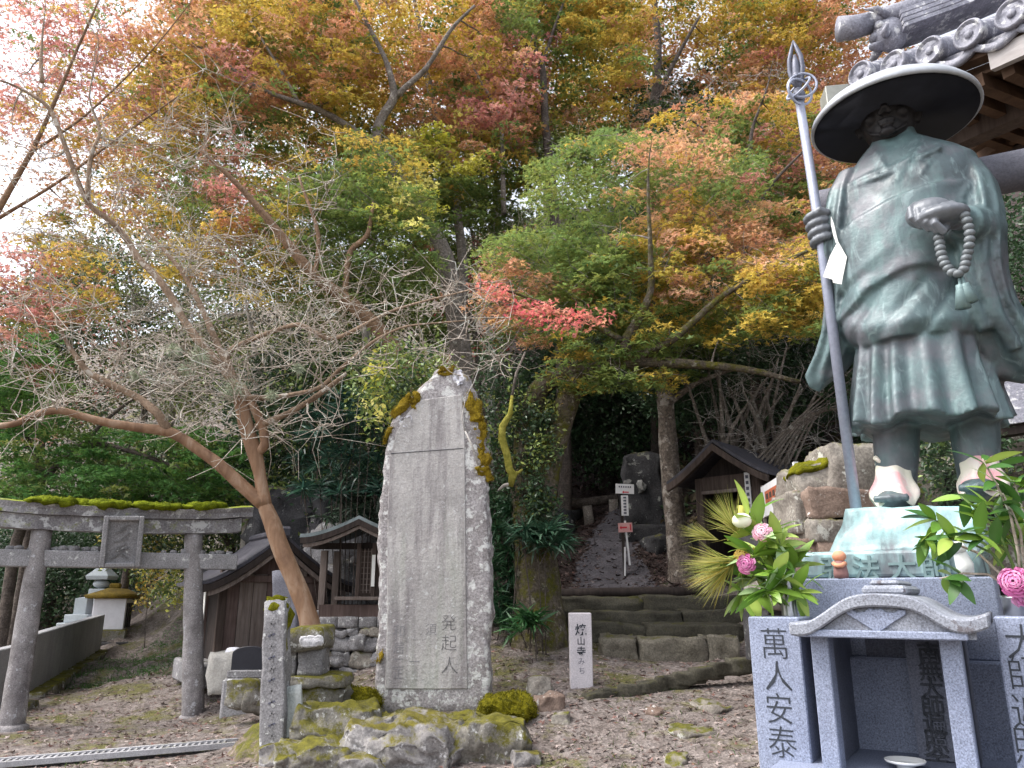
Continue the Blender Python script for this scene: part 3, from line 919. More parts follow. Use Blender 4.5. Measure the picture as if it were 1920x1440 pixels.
for i in range(4):
    MB().box((X(679 + i * 6.5), -.19, (Z(1112) + Z(1030)) / 2), (.012, .02, Z(1030) - Z(1112))).build('lattice_bar', WOOD_GREY, s2)
for i in range(8):
    MB().box((X(689), -.188, Z(1112) + (Z(1030) - Z(1112)) * (i + .5) / 8), (.2, .016, .010)).build('lattice_bar', WOOD_GREY, s2)
MB().box((X(704), -.25, (Z(1100) + Z(1042)) / 2), (.05, .012, Z(1042) - Z(1100))).build('paper_strip', PAPER, s2)
MB().box((X(655), .0, Z(1024)), (X(740) - X(590), .10, .09)).build('tie_beam', WOOD_DARK, s2)
hw = X(677) - X(571)
prof = []
for i in range(25):
    t = i / 12 - 1
    prof.append((hw * t - .10, .30 * max(0, 1 - abs(t)) ** 1.4 + .035 * abs(t) ** 3 - .02))
rings = [[Vector((x, y, z)) for x, z in prof] + [Vector((x, y, z - .055)) for x, z in reversed(prof)] for y in (-.55, 1.0)]
MB().loft(rings).build('roof', ROOF_COPPER, s2, m=Matrix.Translation((0, 0, Z(1008))))
rings = [[Vector((x * .985, y, z)) for x, z in prof] + [Vector((x * .985, y, z - .085)) for x, z in reversed(prof)] for y in (-.575, -.50)]
MB().loft(rings).build('eave_board', WOOD_DARK, s2, m=Matrix.Translation((0, 0, Z(1008) - .052)))
rings = [[Vector((x * .95, y, z)) for x, z in prof] + [Vector((x * .95, y, z - .05)) for x, z in reversed(prof)] for y in (-.54, -.48)]
MB().loft(rings).build('eave_board', WOOD_GREY, s2, m=Matrix.Translation((0, 0, Z(1008) - .140)))
# rough rock bank behind the two shrines
for i, (px, py, Y, s) in enumerate(((648, 1075, 13.6, 1.1), (622, 1130, 13.2, .9), (560, 1010, 14.2, 1.3), (655, 990, 14.4, 1.2), (420, 1120, 15.2, .9))):
    p = P(px, py, Y)
    o = rock('rock_bank', (s * 1.3, .8, s * 1.4), p, STONE_DARK if i > 1 else STONE_GREY, None, .2 * i, cuts=9, amp=.16, freq=3, seed=i + 20, roundness=.4, fine=.06)
    tag(o, ['craggy grey rock bank seen between the posts of the copper roofed shrine', 'craggy rock low behind the copper roofed shrine posts', 'dark rock bank above the plank shrine ridge', 'dark rock behind the copper shrine roof', 'dark bank rock between torii post and plank shrine'][i], 'rock')

# ------------------------------------------------------------------ carved stone post and little stone altar at the left foot of the mound
def lean_slab(name, label, cat, px0, py0, px1, py1, wpx, Y, thick, mat, seed, top_moss=True, rz=0.0, amp=.02):
    a, b = P(px0, py0, Y), P(px1, py1, Y)
    w = wpx / 1440 * Y
    h = (b - a).length
    r = thing(name, label, cat, a, rz)
    me = rock_mesh((w, thick, h + .3), 8, amp, 4, seed, .06, fine=.01)
    o = link('shaft', me, mat, r, True)
    d = (b - a).normalized()
    o.location = (b - a) / 2 - d * .15
    o.rotation_euler = (0, math.atan2(d.x, d.z), 0)
    return r, o, w, h, d
r, o, w, h, d = lean_slab('carved_post', 'weathered grey carved stone post with a mossy tip', 'stone post', 512, 1445, 520, 1124, 40, 7.7, .2, STONE_GREY, 3)
o = rock('moss', (w * .9, .2, .16), (P(518, 1134, 7.7) - P(512, 1445, 7.7)), MOSS, r, 0, cuts=5, amp=.04, freq=9, seed=5, roundness=.6)
o = rock('moss', (w * .4, .16, .45), (P(532, 1180, 7.72) - P(512, 1445, 7.7)), MOSS, r, 0, cuts=5, amp=.05, freq=7, seed=6, roundness=.5)
for i in range(11):
    p = P(509 + i * .1, 1170 + i * 21, 7.603) - P(512, 1445, 7.7)
    MB().bar(p + Vector((-.03, 0, -.012)), p + Vector((.03, 0, .014)), .012, .016).build('carved_stroke', GREY_INK if i % 2 else STONE_GREY, r)
    MB().bar(p + Vector((-.008, 0, .028)), p + Vector((.012, 0, -.032)), .012, .012).build('carved_stroke', STONE_GREY, r)
lean_slab('leaning_slab', 'pale streaked stone slab leaning on the carved post', 'stone slab', 536, 1378, 534, 1286, 60, 7.75, .09, stone('pale_slab', (.26, .29, .28), (.46, .48, .46), 3, .25, 60, streak=.5, streak_col=(.6, .6, .58)), 8)
al = P(585, 1275, 8.3)
alt = thing('stone_altar', 'little stone altar of stacked blocks with a mossy roof stone', 'stone altar', al)
k = 8.3 / 1440
def blk(nm, x0, x1, y0, y1, th, mat, seed, yo=0.0, rd=.12, amp=.02):
    a, b = P(x0, y1, 8.3) - al, P(x1, y0, 8.3) - al
    o = link(nm, rock_mesh((b.x - a.x, th, b.z - a.z), 6, amp, 5, seed, rd, fine=.012), mat, alt, True)
    o.location = ((a.x + b.x) / 2, yo, (a.z + b.z) / 2)
    return o
blk('slab', 510, 655, 1263, 1286, .5, STONE_MOSSY, 1, amp=.03)
blk('block', 536, 563, 1214, 1266, .3, STONE_GREY, 2)
blk('block', 564, 613, 1212, 1266, .34, STONE_GREY, 3)
cap = blk('roof_stone', 536, 620, 1176, 1217, .5, STONE_MOSSY, 4, rd=.35, amp=.04)
cap.rotation_euler = (0, R(-6), 0)
o = rock('lichen_patch', (.22, .03, .12), P(597, 1200, 8.3) - al + Vector((0, -.265, 0)), stone('pale_lichen', (.40, .39, .40), (.55, .54, .56), 8, .3, 60), alt, 0, cuts=9, amp=.022, freq=7, seed=2, roundness=.6, fine=.008)
blk('footing', 560, 655, 1284, 1345, .5, STONE_MOSSY, 7, yo=.05, rd=.3, amp=.06)
blk('footing', 512, 575, 1290, 1400, .4, STONE_MOSSY, 9, yo=.15, rd=.3, amp=.05)
# smooth dark tablet standing by the tree
lean_slab('stone_tablet', 'plain dark grey stone tablet standing against the plank shrine', 'stone tablet', 537, 1205, 535, 1068, 44, 10.6, .12, stone('slate_tablet', (.12, .12, .145), (.20, .20, .235), 3, .3, 90, rough=.6), 12, amp=.006)
# ------------------------------------------------------------------ the great stele
SY = 8.6
st0 = P(812, 1332, SY)
stele = thing('stone_stele', 'tall grey inscribed stone stele with ochre moss on its shoulders', 'stele', st0)
outl = [(700, 1345), (701, 1290), (705, 1240), (709, 1150), (707, 1060), (709, 960), (716, 885), (722, 842), (730, 797), (744, 768), (772, 738), (800, 714), (814, 694), (848, 686), (876, 704), (893, 737), (905, 800), (914, 850), (915, 960), (921, 1060), (923, 1150), (916, 1205), (921, 1280), (922, 1345)]
def resample(pts, n):
    pts = [Vector(p) for p in pts]
    L = [0]
    for a, b in zip(pts, pts[1:] + pts[:1]):
        L.append(L[-1] + (b - a).length)
    out = []
    j = 0
    for i in range(n):
        s = L[-1] * i / n
        while L[j + 1] < s:
            j += 1
        a, b = pts[j], pts[(j + 1) % len(pts)]
        out.append(a.lerp(b, (s - L[j]) / max(L[j + 1] - L[j], 1e-9)))
    return out
ol = resample([P(x, y, SY) - st0 for x, y in outl], 220)
for v in ol:
    d = mnoise.noise_vector(v * 5) * .014 + mnoise.noise_vector(v * 17) * .008
    v.x += d.x
    v.z += d.z
cen = Vector((0, 0, 1.7))
def ring(y, s, n=0.0):
    out = []
    for v in ol:
        q = cen + (v - cen) * s
        w = mnoise.noise_vector(q * 9 + Vector((y * 9, 0, 0))) * n
        out.append(Vector((q.x + w.x, y + w.y * .6, q.z + w.z)))
    return out
body = MB().loft([ring(.40, .9, .04), ring(.34, .99, .035), ring(.18, 1.02, .03), ring(.06, 1.0, .025), ring(.01, .972, .012), ring(0, .93), ring(0.0, .80), ring(0, .5), ring(0, .2)])
body.build('slab', STELE_ROUGH, stele, True)
panel_px = [(722, 1292), (726, 1150), (727, 960), (731, 862), (743, 812), (764, 775), (790, 750), (866, 740), (871, 790), (872, 850), (873, 960), (875, 1150), (877, 1292)]
pl = [P(x, y, SY) - st0 for x, y in panel_px]
MB().prism([v + Vector((0, -.012, 0)) for v in pl], (0, .02, 0)).build('inscribed_face', STELE, stele, bevel=.008)
gl_ = lambda x0, y0, x1, y1, w=.006: MB().bar(P(x0, y0, SY) - st0 + Vector((0, -.013, 0)), P(x1, y1, SY) - st0 + Vector((0, -.013, 0)), .006, w, up=(0, -1, .01)).build('groove', INK_SHADE, stele)
gl_(733, 851, 869, 841, .008)
FAINT = stone('faint_carving', (.17, .165, .17), (.25, .24, .25), 3, .3, 60)
CARVED = stone('shallow_carving', (.10, .10, .10), (.19, .18, .18), 5, .4, 60)
for ch, px, py, sz, mt in (('発', 842, 1167, .175, CARVED), ('起', 842, 1205, .175, CARVED), ('人', 843, 1247, .19, CARVED), ('須', 808, 1180, .13, FAINT), ('一', 777, 1240, .12, FAINT),
                           ('和', 748, 1183, .14, FAINT), ('居', 748, 1215, .13, FAINT), ('二', 747, 1243, .13, FAINT), ('正', 747, 1263, .12, FAINT)):
    write(ch, P(px, py, SY) - st0 + Vector((0, -.0125, 0)), sz, mt, stele, weight=-.014, depth=.012)
OCHRE = stone('ochre_moss', (.13, .085, .008), (.32, .225, .015), 8, .4, 70, bump=.8, rough=.95)
FUZZ_ST = []
for i, (px, py, sx, sz, rot) in enumerate(((886, 762, .16, .36, -12), (899, 815, .13, .5, -8), (907, 878, .11, .34, -2), (758, 762, .30, .09, -42), (730, 812, .22, .06, -66), (780, 752, .10, .20, 0), (838, 694, .18, .10, -8), (712, 1232, .05, .16, 0))):
    o = rock('moss_patch', (sx, .07, sz), P(px, py, SY) - st0 + Vector((0, .025, 0)), OCHRE, stele, 0, cuts=9, amp=.06, freq=7, seed=i, roundness=.6, fine=.03)
    o.rotation_euler = (0, R(rot), 0)
    FUZZ.append((o, .022, ((.15, .10, .008), (.26, .18, .012), (.34, .25, .02))))
for i, (px, py, sx, sz) in enumerate(((858, 708, .10, .16), (762, 790, .10, .10))):
    rock('lichen_patch', (sx, .012, sz), P(px, py, SY) - st0 + Vector((0, -.004, 0)), WHITEWASH, stele, 0, cuts=9, amp=.05, freq=9, seed=i + 40, roundness=.6, fine=.03)
br = thing('fallen_branch', 'thin dead branch lodged against the shoulder of the tall stele', 'branch', P(897, 872, SY - .06))
L = Vector(br.location)
MB().tube([P(897, 872, SY - .06) - L, P(885, 835, SY - .08) - L, P(872, 808, SY - .07) - L], [.014, .012, .009], 7).build('stick', TWIG_PALE, br, True)
MB().tube([P(872, 808, SY - .07) - L, P(866, 785, SY - .05) - L, P(873, 745, SY - .06) - L, P(888, 718, SY - .05) - L, P(898, 690, SY) - L], [.009, .008, .007, .006, .004], 6).build('twig', TWIG_PALE, br, True)

# ------------------------------------------------------------------ boulders of the mound
BL = [  # px, py centre, Y, size xyz, material, label
 (755, 1396, 7.55, (1.05, .7, .42), STONE_BOULDER, 'large pale boulder in front of the stele'),
 (920, 1382, 7.55, (.64, .55, .30), STONE_MOSSY, 'moss topped boulder at the right foot of the stele'),
 (632, 1362, 7.9, (.75, .6, .42), STONE_MOSSY, 'broad mossy boulder between altar and pale boulder'),
 (600, 1420, 7.4, (.72, .5, .32), STONE_MOSSY, 'low green mossy boulder at the bottom beside the carved post'),
 (810, 1364, 8.22, (1.7, .5, .18), STONE_MOSSY, 'long mossy ledge stone carrying the stele'),
 (950, 1328, 8.35, (.50, .5, .24), None, 'steep yellow moss cushion beside the stele foot'),
 (684, 1318, 8.5, (.28, .4, .26), None, 'narrow mossy stone wedged left of the stele foot'),
 (1030, 1325, 8.6, (.34, .3, .26), STONE_BROWN, 'jagged brown stone right of the moss cushion'),
 (1052, 1360, 8.2, (.20, .2, .22), STONE_WALL, 'small pale grey stone near the moss cushion'),
 (986, 1425, 7.3, (.24, .2, .16), STONE_BOULDER, 'small grey stone at the bottom below the mossy boulder'),
 (1010, 1290, 8.9, (.26, .24, .22), STONE_WALL, 'small tan stone left of the inscribed post'),
 (535, 1425, 7.5, (.36, .35, .26), STONE_BOULDER, 'rough lichen covered stone at the carved post foot'),
 (680, 1435, 7.25, (.4, .3, .2), STONE_BOULDER, 'grey stone half buried at the bottom before the pale boulder'),
]
MOSSY_CUSHION = stone('yellow_moss', (.05, .048, .006), (.20, .175, .012), 9, .4, 90, bump=.9, rough=.95, spec=.05)
for i, (px, py, Y, s, mt, lb) in enumerate(BL):
    o = rock('boulder', s, P(px, py, Y), mt or MOSSY_CUSHION, None, random.uniform(-.2, .2), cuts=18, amp=.10 * max(s) ** .7, freq=2.6 if mt is not None else 4.5, seed=i + 60, roundness=.42 if mt is not None else .55, fine=.055 * max(s) ** .7)
    tag(o, lb, 'boulder')
    if mt is None:
        FUZZ.append((o, .03, ((.10, .10, .008), (.20, .19, .012), (.28, .25, .02))))
# earth of the mound under the boulders
mnd = rock('earth_mound', (3.1, 2.0, .80), (-1.15, 8.45, -.04), stone('mound_earth', (.09, .065, .05), (.19, .15, .12), 4, .5, 30, moss=.20, bump=.9), None, 0, cuts=22, amp=.12, freq=1.8, seed=4, roundness=.7, fine=.04)
kind(mnd, 'structure')

# ------------------------------------------------------------------ inscribed granite post by the steps
pb = P(1090, 1285, 9.3)
gp = thing('inscribed_post', 'short pinkish granite guide post lettered down its face beside the steps', 'stone post', pb)
pw = 40 / 1440 * 9.1
ph = P(1088, 1149, 9.3).z - pb.z
MB().box((0, 0, ph / 2 - .1), (pw, .19, ph + .2)).build('shaft', POST_STONE, gp, bevel=.008)
for ch, py, s in (('焼', 1180, .135), ('山', 1201, .098), ('寺', 1220, .11), ('み', 1239, .085), ('ち', 1256, .085)):
    write(ch, (0, -.096, P(1088, py, 9.3).z - pb.z), s, INK_SHADE if ch in '焼山寺' else GREY_INK, gp, weight=.012 if ch in '焼山寺' else -.01, depth=.02)

# ------------------------------------------------------------------ steps
def step(px0, px1, ytop, ybot, Y, depth, label, mat, n):
    a, b = P(px0, ybot, Y), P(px1, ybot, Y)
    zt = P((px0 + px1) / 2, ytop, Y).z
    r = thing('stone_step', label, 'step', ((a.x + b.x) / 2, Y, a.z), 0, 'steps up into the wood')
    x = a.x
    ws = np.random.default_rng(int(Y * 10)).dirichlet(np.full(n, 9)) * (b.x - a.x)
    for i, w in enumerate(ws):
        h = zt - a.z
        o = link('block', rock_mesh((w - .006, depth, h + .12), 9, .05, 3, Y + i * 3, .10, fine=.02), mat, r, True)
        o.location = (x + w / 2 - r.location.x, depth / 2 + random.uniform(-.03, .03), h / 2 - .06 + random.uniform(-.012, .012))
        x += w
    return r
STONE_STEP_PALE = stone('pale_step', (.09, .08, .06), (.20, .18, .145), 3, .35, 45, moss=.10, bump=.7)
step(1130, 1392, 1196, 1238, 10.55, .62, 'lowest step of rough stones, nearest the post', STONE_STEP_PALE, 3)
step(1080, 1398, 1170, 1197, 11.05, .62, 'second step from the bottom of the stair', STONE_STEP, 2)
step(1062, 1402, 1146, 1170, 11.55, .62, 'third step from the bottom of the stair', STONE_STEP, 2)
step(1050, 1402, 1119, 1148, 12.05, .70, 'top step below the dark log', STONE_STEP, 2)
lg = thing('log_edging', 'dark round log edging the top of the steps', 'log', P(1220, 1112, 12.7))
MB().tube([P(1040, 1114, 12.7) - Vector(lg.location), P(1140, 1111, 12.75) - Vector(lg.location), P(1260, 1110, 12.7) - Vector(lg.location), P(1400, 1107, 12.75) - Vector(lg.location)], [.085, .08, .085, .075], 10).build('log', WOOD_DARK, lg, True)
# stones edging the lower terrace
for i in range(9):
    t = (i + .5) / 9
    px, py = 1108 + 300 * t, 1312 - 72 * t
    Y = 8.85 + .35 * t
    o = rock('kerb_stone', (.36, .15, .14), P(px, py + 3, Y), STONE_STEP, None, .25, cuts=4, amp=.035, freq=4, seed=i + 200, roundness=.22, fine=.01)
    o.scale = (1.0, 1, 1)
    tag(o, '%s low mossy kerb stone of the row edging the terrace, counted from the guide post' % ('first', 'second', 'third', 'fourth', 'fifth', 'sixth', 'seventh', 'eighth', 'last')[i], 'kerb stone', 'kerb stones edging the terrace')
for i, (px, py, sx, sy, lb) in enumerate(((1300, 1372, .42, .3, 'flat pale stone sunk in the dirt below the terrace'), (1330, 1325, .3, .45, 'narrow flat stone sunk in the dirt near the granite pillar'), (1232, 1335, .3, .16, 'small flat pinkish stone sunk in the dirt'), (1270, 1422, .26, .2, 'rounded grey stone on the dirt near the bottom'))):
    g = onground(px, py)
    o = rock('flat_stone', (sx, sy, .10), (g.x, g.y, g.z - .028), STONE_BROWN if i == 2 else STONE_WALL, None, .5 * i, cuts=7, amp=.05, freq=5, seed=i + 90, roundness=.55, fine=.015)
    tag(o, lb, 'stone')

# ------------------------------------------------------------------ sign post in the wood
sg = thing('trail_signpost', 'narrow trail signpost with white and faded red arrow boards', 'signpost', P(1177, 1084, 14.0))
L = Vector(sg.location)
q = lambda px, py, dy=0.0: P(px, py, 14.0) - L + Vector((0, dy, 0))
MB().bar(q(1172, 1086), q(1163, 908), .05, .05, up=(0, 1, 0)).build('dark_post', WOOD_DARK, sg)
MB().bar(q(1180, 1060, -.05), q(1171, 977, -.05), .025, .07, up=(0, 1, 0)).build('white_stake', PAPER_SIGN, sg)
MB().bar(q(1171, 1080, -.05), q(1171, 1026, -.05), .025, .045, up=(0, 1, 0)).build('white_stake', PAPER_SIGN, sg)
def board(cx, cy, w, h, mt, rot=0.0, nm='board'):
    a = q(cx, cy, -.10)
    o = MB().box((0, 0, 0), (w / 1440 * 14, .02, h / 1440 * 14)).build(nm, mt, sg)
    o.location = a
    o.rotation_euler = (0, R(rot), 0)
    return o
b1 = board(1170, 918, 34, 18, PAPER_SIGN, 2)
b2 = board(1170, 949, 13, 37, PAPER_SIGN, 0)
b3 = board(1171, 990, 26, 17, PINK_SIGN, -2)
arrow = [(-.05, 0), (-.02, .028), (-.02, .01), (.07, .01), (.07, -.01), (-.02, -.01), (-.02, -.028)]
o = MB().prism([(x, -.0125, z - .06) for x, z in arrow], (0, .004, 0)).build('arrow', RED_INK, b1)
o = MB().prism([(x * 1.1 - .05, -.0125, z * 1.4) for x, z in arrow[:4] + arrow[4:]], (0, .004, 0)).build('arrow', RED_INK, b3)
for i in range(6):
    MB().box((-.10 + i * .04, -.012, .035), (.022, .005, .03)).build('lettering', GREY_INK, b1)
for i in range(6):
    MB().box((0, -.012, .14 - i * .055), (.05, .005, .03)).build('lettering', GREY_INK, b2)
MB().box((.09, -.012, 0), (.02, .005, .11)).build('lettering', RED_INK, b3)

# ------------------------------------------------------------------ dark monument, log fence, wood behind
mo = thing('dark_monument', 'dark rounded stone monument on a block behind the signpost', 'monument', P(1212, 1040, 15.6))
o = rock('tablet', (.80, .35, 1.65), (0, 0, 1.2), STONE_DARK, mo, 0, cuts=9, amp=.10, freq=2.4, seed=77, roundness=.35, fine=.02)
o = rock('pedestal', (1.25, .7, .62), (.1, -.05, .25), STONE_DARK, mo, 0, cuts=7, amp=.06, freq=3, seed=78, roundness=.15, fine=.02)
for i, (px, py, sx, sz) in enumerate(((1203, 912, .14, .2), (1178, 905, .14, .09))):
    rock('lichen_patch', (sx, .08, sz), P(px, py, 15.4) - Vector(mo.location), stone('lichen_spot%d' % i, (.16, .155, .145), (.26, .255, .24), 4, .3, 40), mo, 0, cuts=5, amp=.07, freq=6, seed=i, roundness=.5)
lf = thing('log_fence', 'low fence of a rough log on short posts in the dark wood', 'fence', P(1095, 1000, 17.5))
L = Vector(lf.location)
MB().tube([P(1010, 955, 17.5) - L, P(1080, 946, 17.6) - L, P(1160, 934, 17.5) - L], [.11, .12, .10], 9).build('rail', BARK_DARK, lf, True)
for a, b in (((1112, 1010), (1101, 948)), ((1155, 995), (1150, 936)), ((1048, 1015), (1042, 955))):
    MB().tube([P(*a, 17.5) - L - Vector((0, 0, .3)), P(*b, 17.4) - L], [.12, .11], 9).build('post', BARK_GREY, lf, True)
for i, (px, py, Y, s) in enumerate(((1040, 985, 16.5, .7), (1075, 960, 18.5, .6), (1235, 1030, 14.8, .5), (1290, 1010, 14.2, .5))):
    o = rock('woodland_rock', (s * 1.2, s, s * .9), P(px, py, Y), STONE_DARK, None, i, cuts=7, amp=.12 * s, freq=3, seed=i + 120, roundness=.5, fine=.03)
    tag(o, ['dark rock beside the log fence near the mossy tree', 'dark rock behind the log fence rail', 'dark rock at the foot of the pedestal', 'dark rock at the foot of the peeling trunk'][i], 'rock')

# ------------------------------------------------------------------ little wooden shrine on the terrace
wb = P(1372, 1010, 12.2)
ws = thing('wayside_shrine', 'dark wooden wayside shrine with arched gable and open doorway', 'shrine', wb, R(-42))
w2, d2, he, hp = .48, 1.65, .98, 1.36
for x in (-w2, w2):
    for y in (0, d2):
        MB().box((x, y, he / 2 - .2), (.13, .13, he + .4)).build('post', WOOD_BROWN, ws, bevel=.008)
MB().box((0, .0, he - .10), (w2 * 2 - .12, .10, .22)).build('lintel', WOOD_BROWN, ws, bevel=.006)
MB().box((0, -.03, he - .24), (w2 * 2 - .10, .10, .05)).build('door_head', WOOD_GREY, ws)
MB().box((w2 - .01, d2 / 2, he / 2 - .2), (.06, d2 - .13, he + .4)).build('side_wall', WOOD_DARK, ws)
MB().box((-w2 + .01, d2 / 2, he / 2 - .2), (.06, d2 - .13, he + .4)).build('side_wall', WOOD_DARK, ws)
MB().box((0, d2, he / 2 - .2), (w2 * 2 - .13, .06, he + .4)).build('rear_wall', WOOD_DARK, ws)
MB().prism([(-w2, .04, he), (w2, .04, he), (0, .04, hp)], (0, .05, 0)).build('gable_board', WOOD_DARK, ws)
sweep_roof(.86, hp - he + .22, -.42, d2 + .55, .05, .18).build('roof', ROOF_LEAD, ws, m=Matrix.Translation((0, 0, he - .06)))
sweep_roof(.85, hp - he + .20, -.45, -.37, .11, .18).build('barge_board', WOOD_BROWN, ws, m=Matrix.Translation((0, 0, he - .115)))
MB().box((w2 - .10, -.10, he - .30), (.085, .015, .62)).build('name_strip', PAPER_SIGN, ws)
for i in range(6):
    MB().box((w2 - .10, -.11, he - .06 - i * .09), (.045, .006, .05)).build('lettering', GREY_INK, ws)
# notice board beside it
nbp = P(1430, 965, 10.2)
nb = thing('notice_board', 'slanted white framed notice board with an orange panel', 'notice board', nbp)
e0, e1 = Vector((0, 0, 0)), P(1490, 940, 8.9) - nbp
top0, top1 = P(1426, 914, 10.2) - nbp, P(1492, 872, 8.9) - nbp
dirn = (top1 - top0)
hvec = Vector((0, 0, -.34))
nrm = Vector((dirn.y, -dirn.x, 0)).normalized()
def quad(a0, a1, b0, b1, mt, nm, off, th=.03):
    f = lambda s, t: top0 + dirn * s + Vector((0, 0, -1)) * t + nrm * off
    MB().prism([f(a0, b0), f(a1, b0), f(a1, b1), f(a0, b1)], nrm * -th).build(nm, mt, nb)
quad(0, 1, 0, .40, PAPER_SIGN, 'frame', 0)
quad(.12, .86, .09, .24, ORANGE_BOARD, 'orange_panel', .006, .01)
quad(-.01, .02, -.02, 1.1, WOOD_GREY, 'leg', -.005)
quad(.96, 1.0, -.04, 1.5, PAPER_SIGN, 'leg', .02, .05)
for i in range(7):
    quad(.16 + i * .095, .22 + i * .095, .13, .20, WOOD_BROWN, 'lettering', .009, .004)

# ------------------------------------------------------------------ retaining wall blocks behind the statue
rw = thing('retaining_wall', 'rough retaining wall of mossy boulders and brown blocks behind the statue', 'wall', P(1560, 1040, 7.6))
L = Vector(rw.location)
for i, (px, py, sx, sz, mt, Y) in enumerate(((1585, 890, .62, .50, STONE_WALL, 7.6), (1520, 915, .45, .40, STONE_WALL, 7.7), (1560, 950, .70, .26, STONE_BROWN, 7.5), (1500, 965, .35, .4, STONE_WALL, 7.7), (1545, 1003, .5, .24, STONE_WALL, 7.5),
                                          (1600, 1035, .9, .25, STONE_BROWN, 7.5), (1510, 1050, .5, .4, STONE_BROWN, 7.6), (1640, 940, .5, .5, STONE_WALL, 7.6), (1690, 920, .45, .75, STONE_WALL, 7.7), (1760, 950, .6, .6, STONE_DARK, 7.8), (1850, 930, .8, .8, STONE_WALL, 7.9), (1480, 1090, .7, .5, STONE_WALL, 7.6), (1600, 1100, 1.2, .4, STONE_WALL, 7.6), (1800, 1040, 1.6, .6, STONE_WALL, 7.7), (1900, 860, .9, .5, STONE_WALL, 7.9))):
    o = rock('wall_block', (sx, .7, sz), P(px, py, Y) - L, mt, rw, 0, cuts=7, amp=.05, freq=3.0, seed=i + 140, roundness=.07 if i != 0 else .22, fine=.02)
MB().box((P(1700, 1100, 8.2).x - L.x, .9, -.4), (3.0, .9, 1.3)).build('rubble_core', STONE_DARK, rw)
o = rock('moss', (.55, .5, .10), P(1525, 876, 7.6) - L, MOSS, rw, 0, cuts=6, amp=.06, freq=5, seed=8, roundness=.5)
o.rotation_euler = (0, R(-22), 0)
# ------------------------------------------------------------------ the statue group: local frame turned to face the steps
ST = Vector((2.06, 3.80, 0.0))
SROT = R(-32)
_c, _s = math.cos(SROT), math.sin(SROT)
def Q(px, py, off=0.0):
    """photo pixel -> statue-group coordinates on the plane y = off"""
    n = Vector((-_s, _c, 0))
    d = ray(px, py)
    C = Vector((0, 0, CAMZ))
    t = (off + n.dot(ST - C)) / n.dot(d)
    w = C + d * t - ST
    return Vector((w.x * _c + w.y * _s, -w.x * _s + w.y * _c, w.z))
def gthing(name, label, cat, at=None, group=None):
    at = Vector(at) if at is not None else Vector((0, 0, 0))
    w = Matrix.Rotation(SROT, 4, 'Z') @ at
    return thing(name, label, cat, ST + w, SROT, group)

statue = gthing('bronze_statue', 'green patinated bronze statue of a pilgrim monk in a wide hat', 'statue')
# ---- torso, robe: stacked sections
rows = [(250, 1642, 1710, .10), (272, 1634, 1720, .115), (292, 1612, 1762, .15), (308, 1597, 1800, .18), (328, 1580, 1835, .205), (358, 1568, 1850, .235), (400, 1564, 1855, .26),
        (450, 1566, 1848, .275), (500, 1573, 1838, .285), (550, 1580, 1832, .30), (600, 1588, 1834, .31), (635, 1594, 1840, .31), (652, 1598, 1842, .30)]
sec = []
for py, l, r, dp in rows:
    a, b = Q(l, py), Q(r, py)
    sec.append(((a.z + b.z) / 2, (a.x + b.x) / 2, (b.x - a.x) / 2, dp))
sec.sort()
SZ = np.array([s[0] for s in sec])
def body_at(z):
    return (np.interp(z, SZ, [s[1] for s in sec]), np.interp(z, SZ, [s[2] for s in sec]), np.interp(z, SZ, [s[3] for s in sec]))
def front_y(x, z):
    c, a, d = body_at(z)
    t = min(abs((x - c) / a), .999)
    return -d * (1 - t ** 2.4) ** (1 / 2.4)
# curves on the robe, in local x -> z
def zcurve(pts, off=-.28):
    q = sorted((Q(px, py, off).x, Q(px, py, off).z) for px, py in pts)
    xs, zs = [p[0] for p in q], [p[1] for p in q]
    return lambda x: float(np.interp(x, xs, zs))
hem = zcurve([(1560, 610), (1612, 566), (1630, 545), (1662, 528), (1700, 508), (1740, 500), (1790, 500), (1840, 520)])
strap = zcurve([(1560, 440), (1605, 405), (1660, 378), (1740, 345), (1800, 325), (1850, 292)])
LINES = [(zcurve([(1585, 354), (1612, 348), (1650, 335), (1690, 321), (1735, 304), (1765, 284)], -.2), Q(1585, 350, -.2).x, Q(1766, 290, -.2).x),
         (zcurve([(1680, 362), (1692, 338), (1708, 312), (1728, 282)], -.2), Q(1680, 350, -.2).x, Q(1729, 290, -.2).x),
         (zcurve([(1730, 345), (1746, 312), (1764, 284)], -.2), Q(1730, 340, -.2).x, Q(1765, 290, -.2).x),
         (zcurve([(1640, 282), (1652, 305), (1664, 330)], -.2), Q(1640, 282, -.2).x, Q(1664, 330, -.2).x),
         (zcurve([(1797, 402), (1806, 368), (1822, 345), (1850, 322)], -.2), Q(1797, 400, -.2).x, Q(1850, 322, -.2).x)]
apron = zcurve([(1590, 640), (1620, 655), (1660, 662), (1700, 650), (1760, 645), (1800, 640), (1850, 610)])
def sst(e0, e1, x):
    t = min(max((x - e0) / (e1 - e0), 0), 1)
    return t * t * (3 - 2 * t)
def sgnpow(v, p):
    return math.copysign(abs(v) ** p, v)
NT_, NZ_ = 150, 190
rings = []
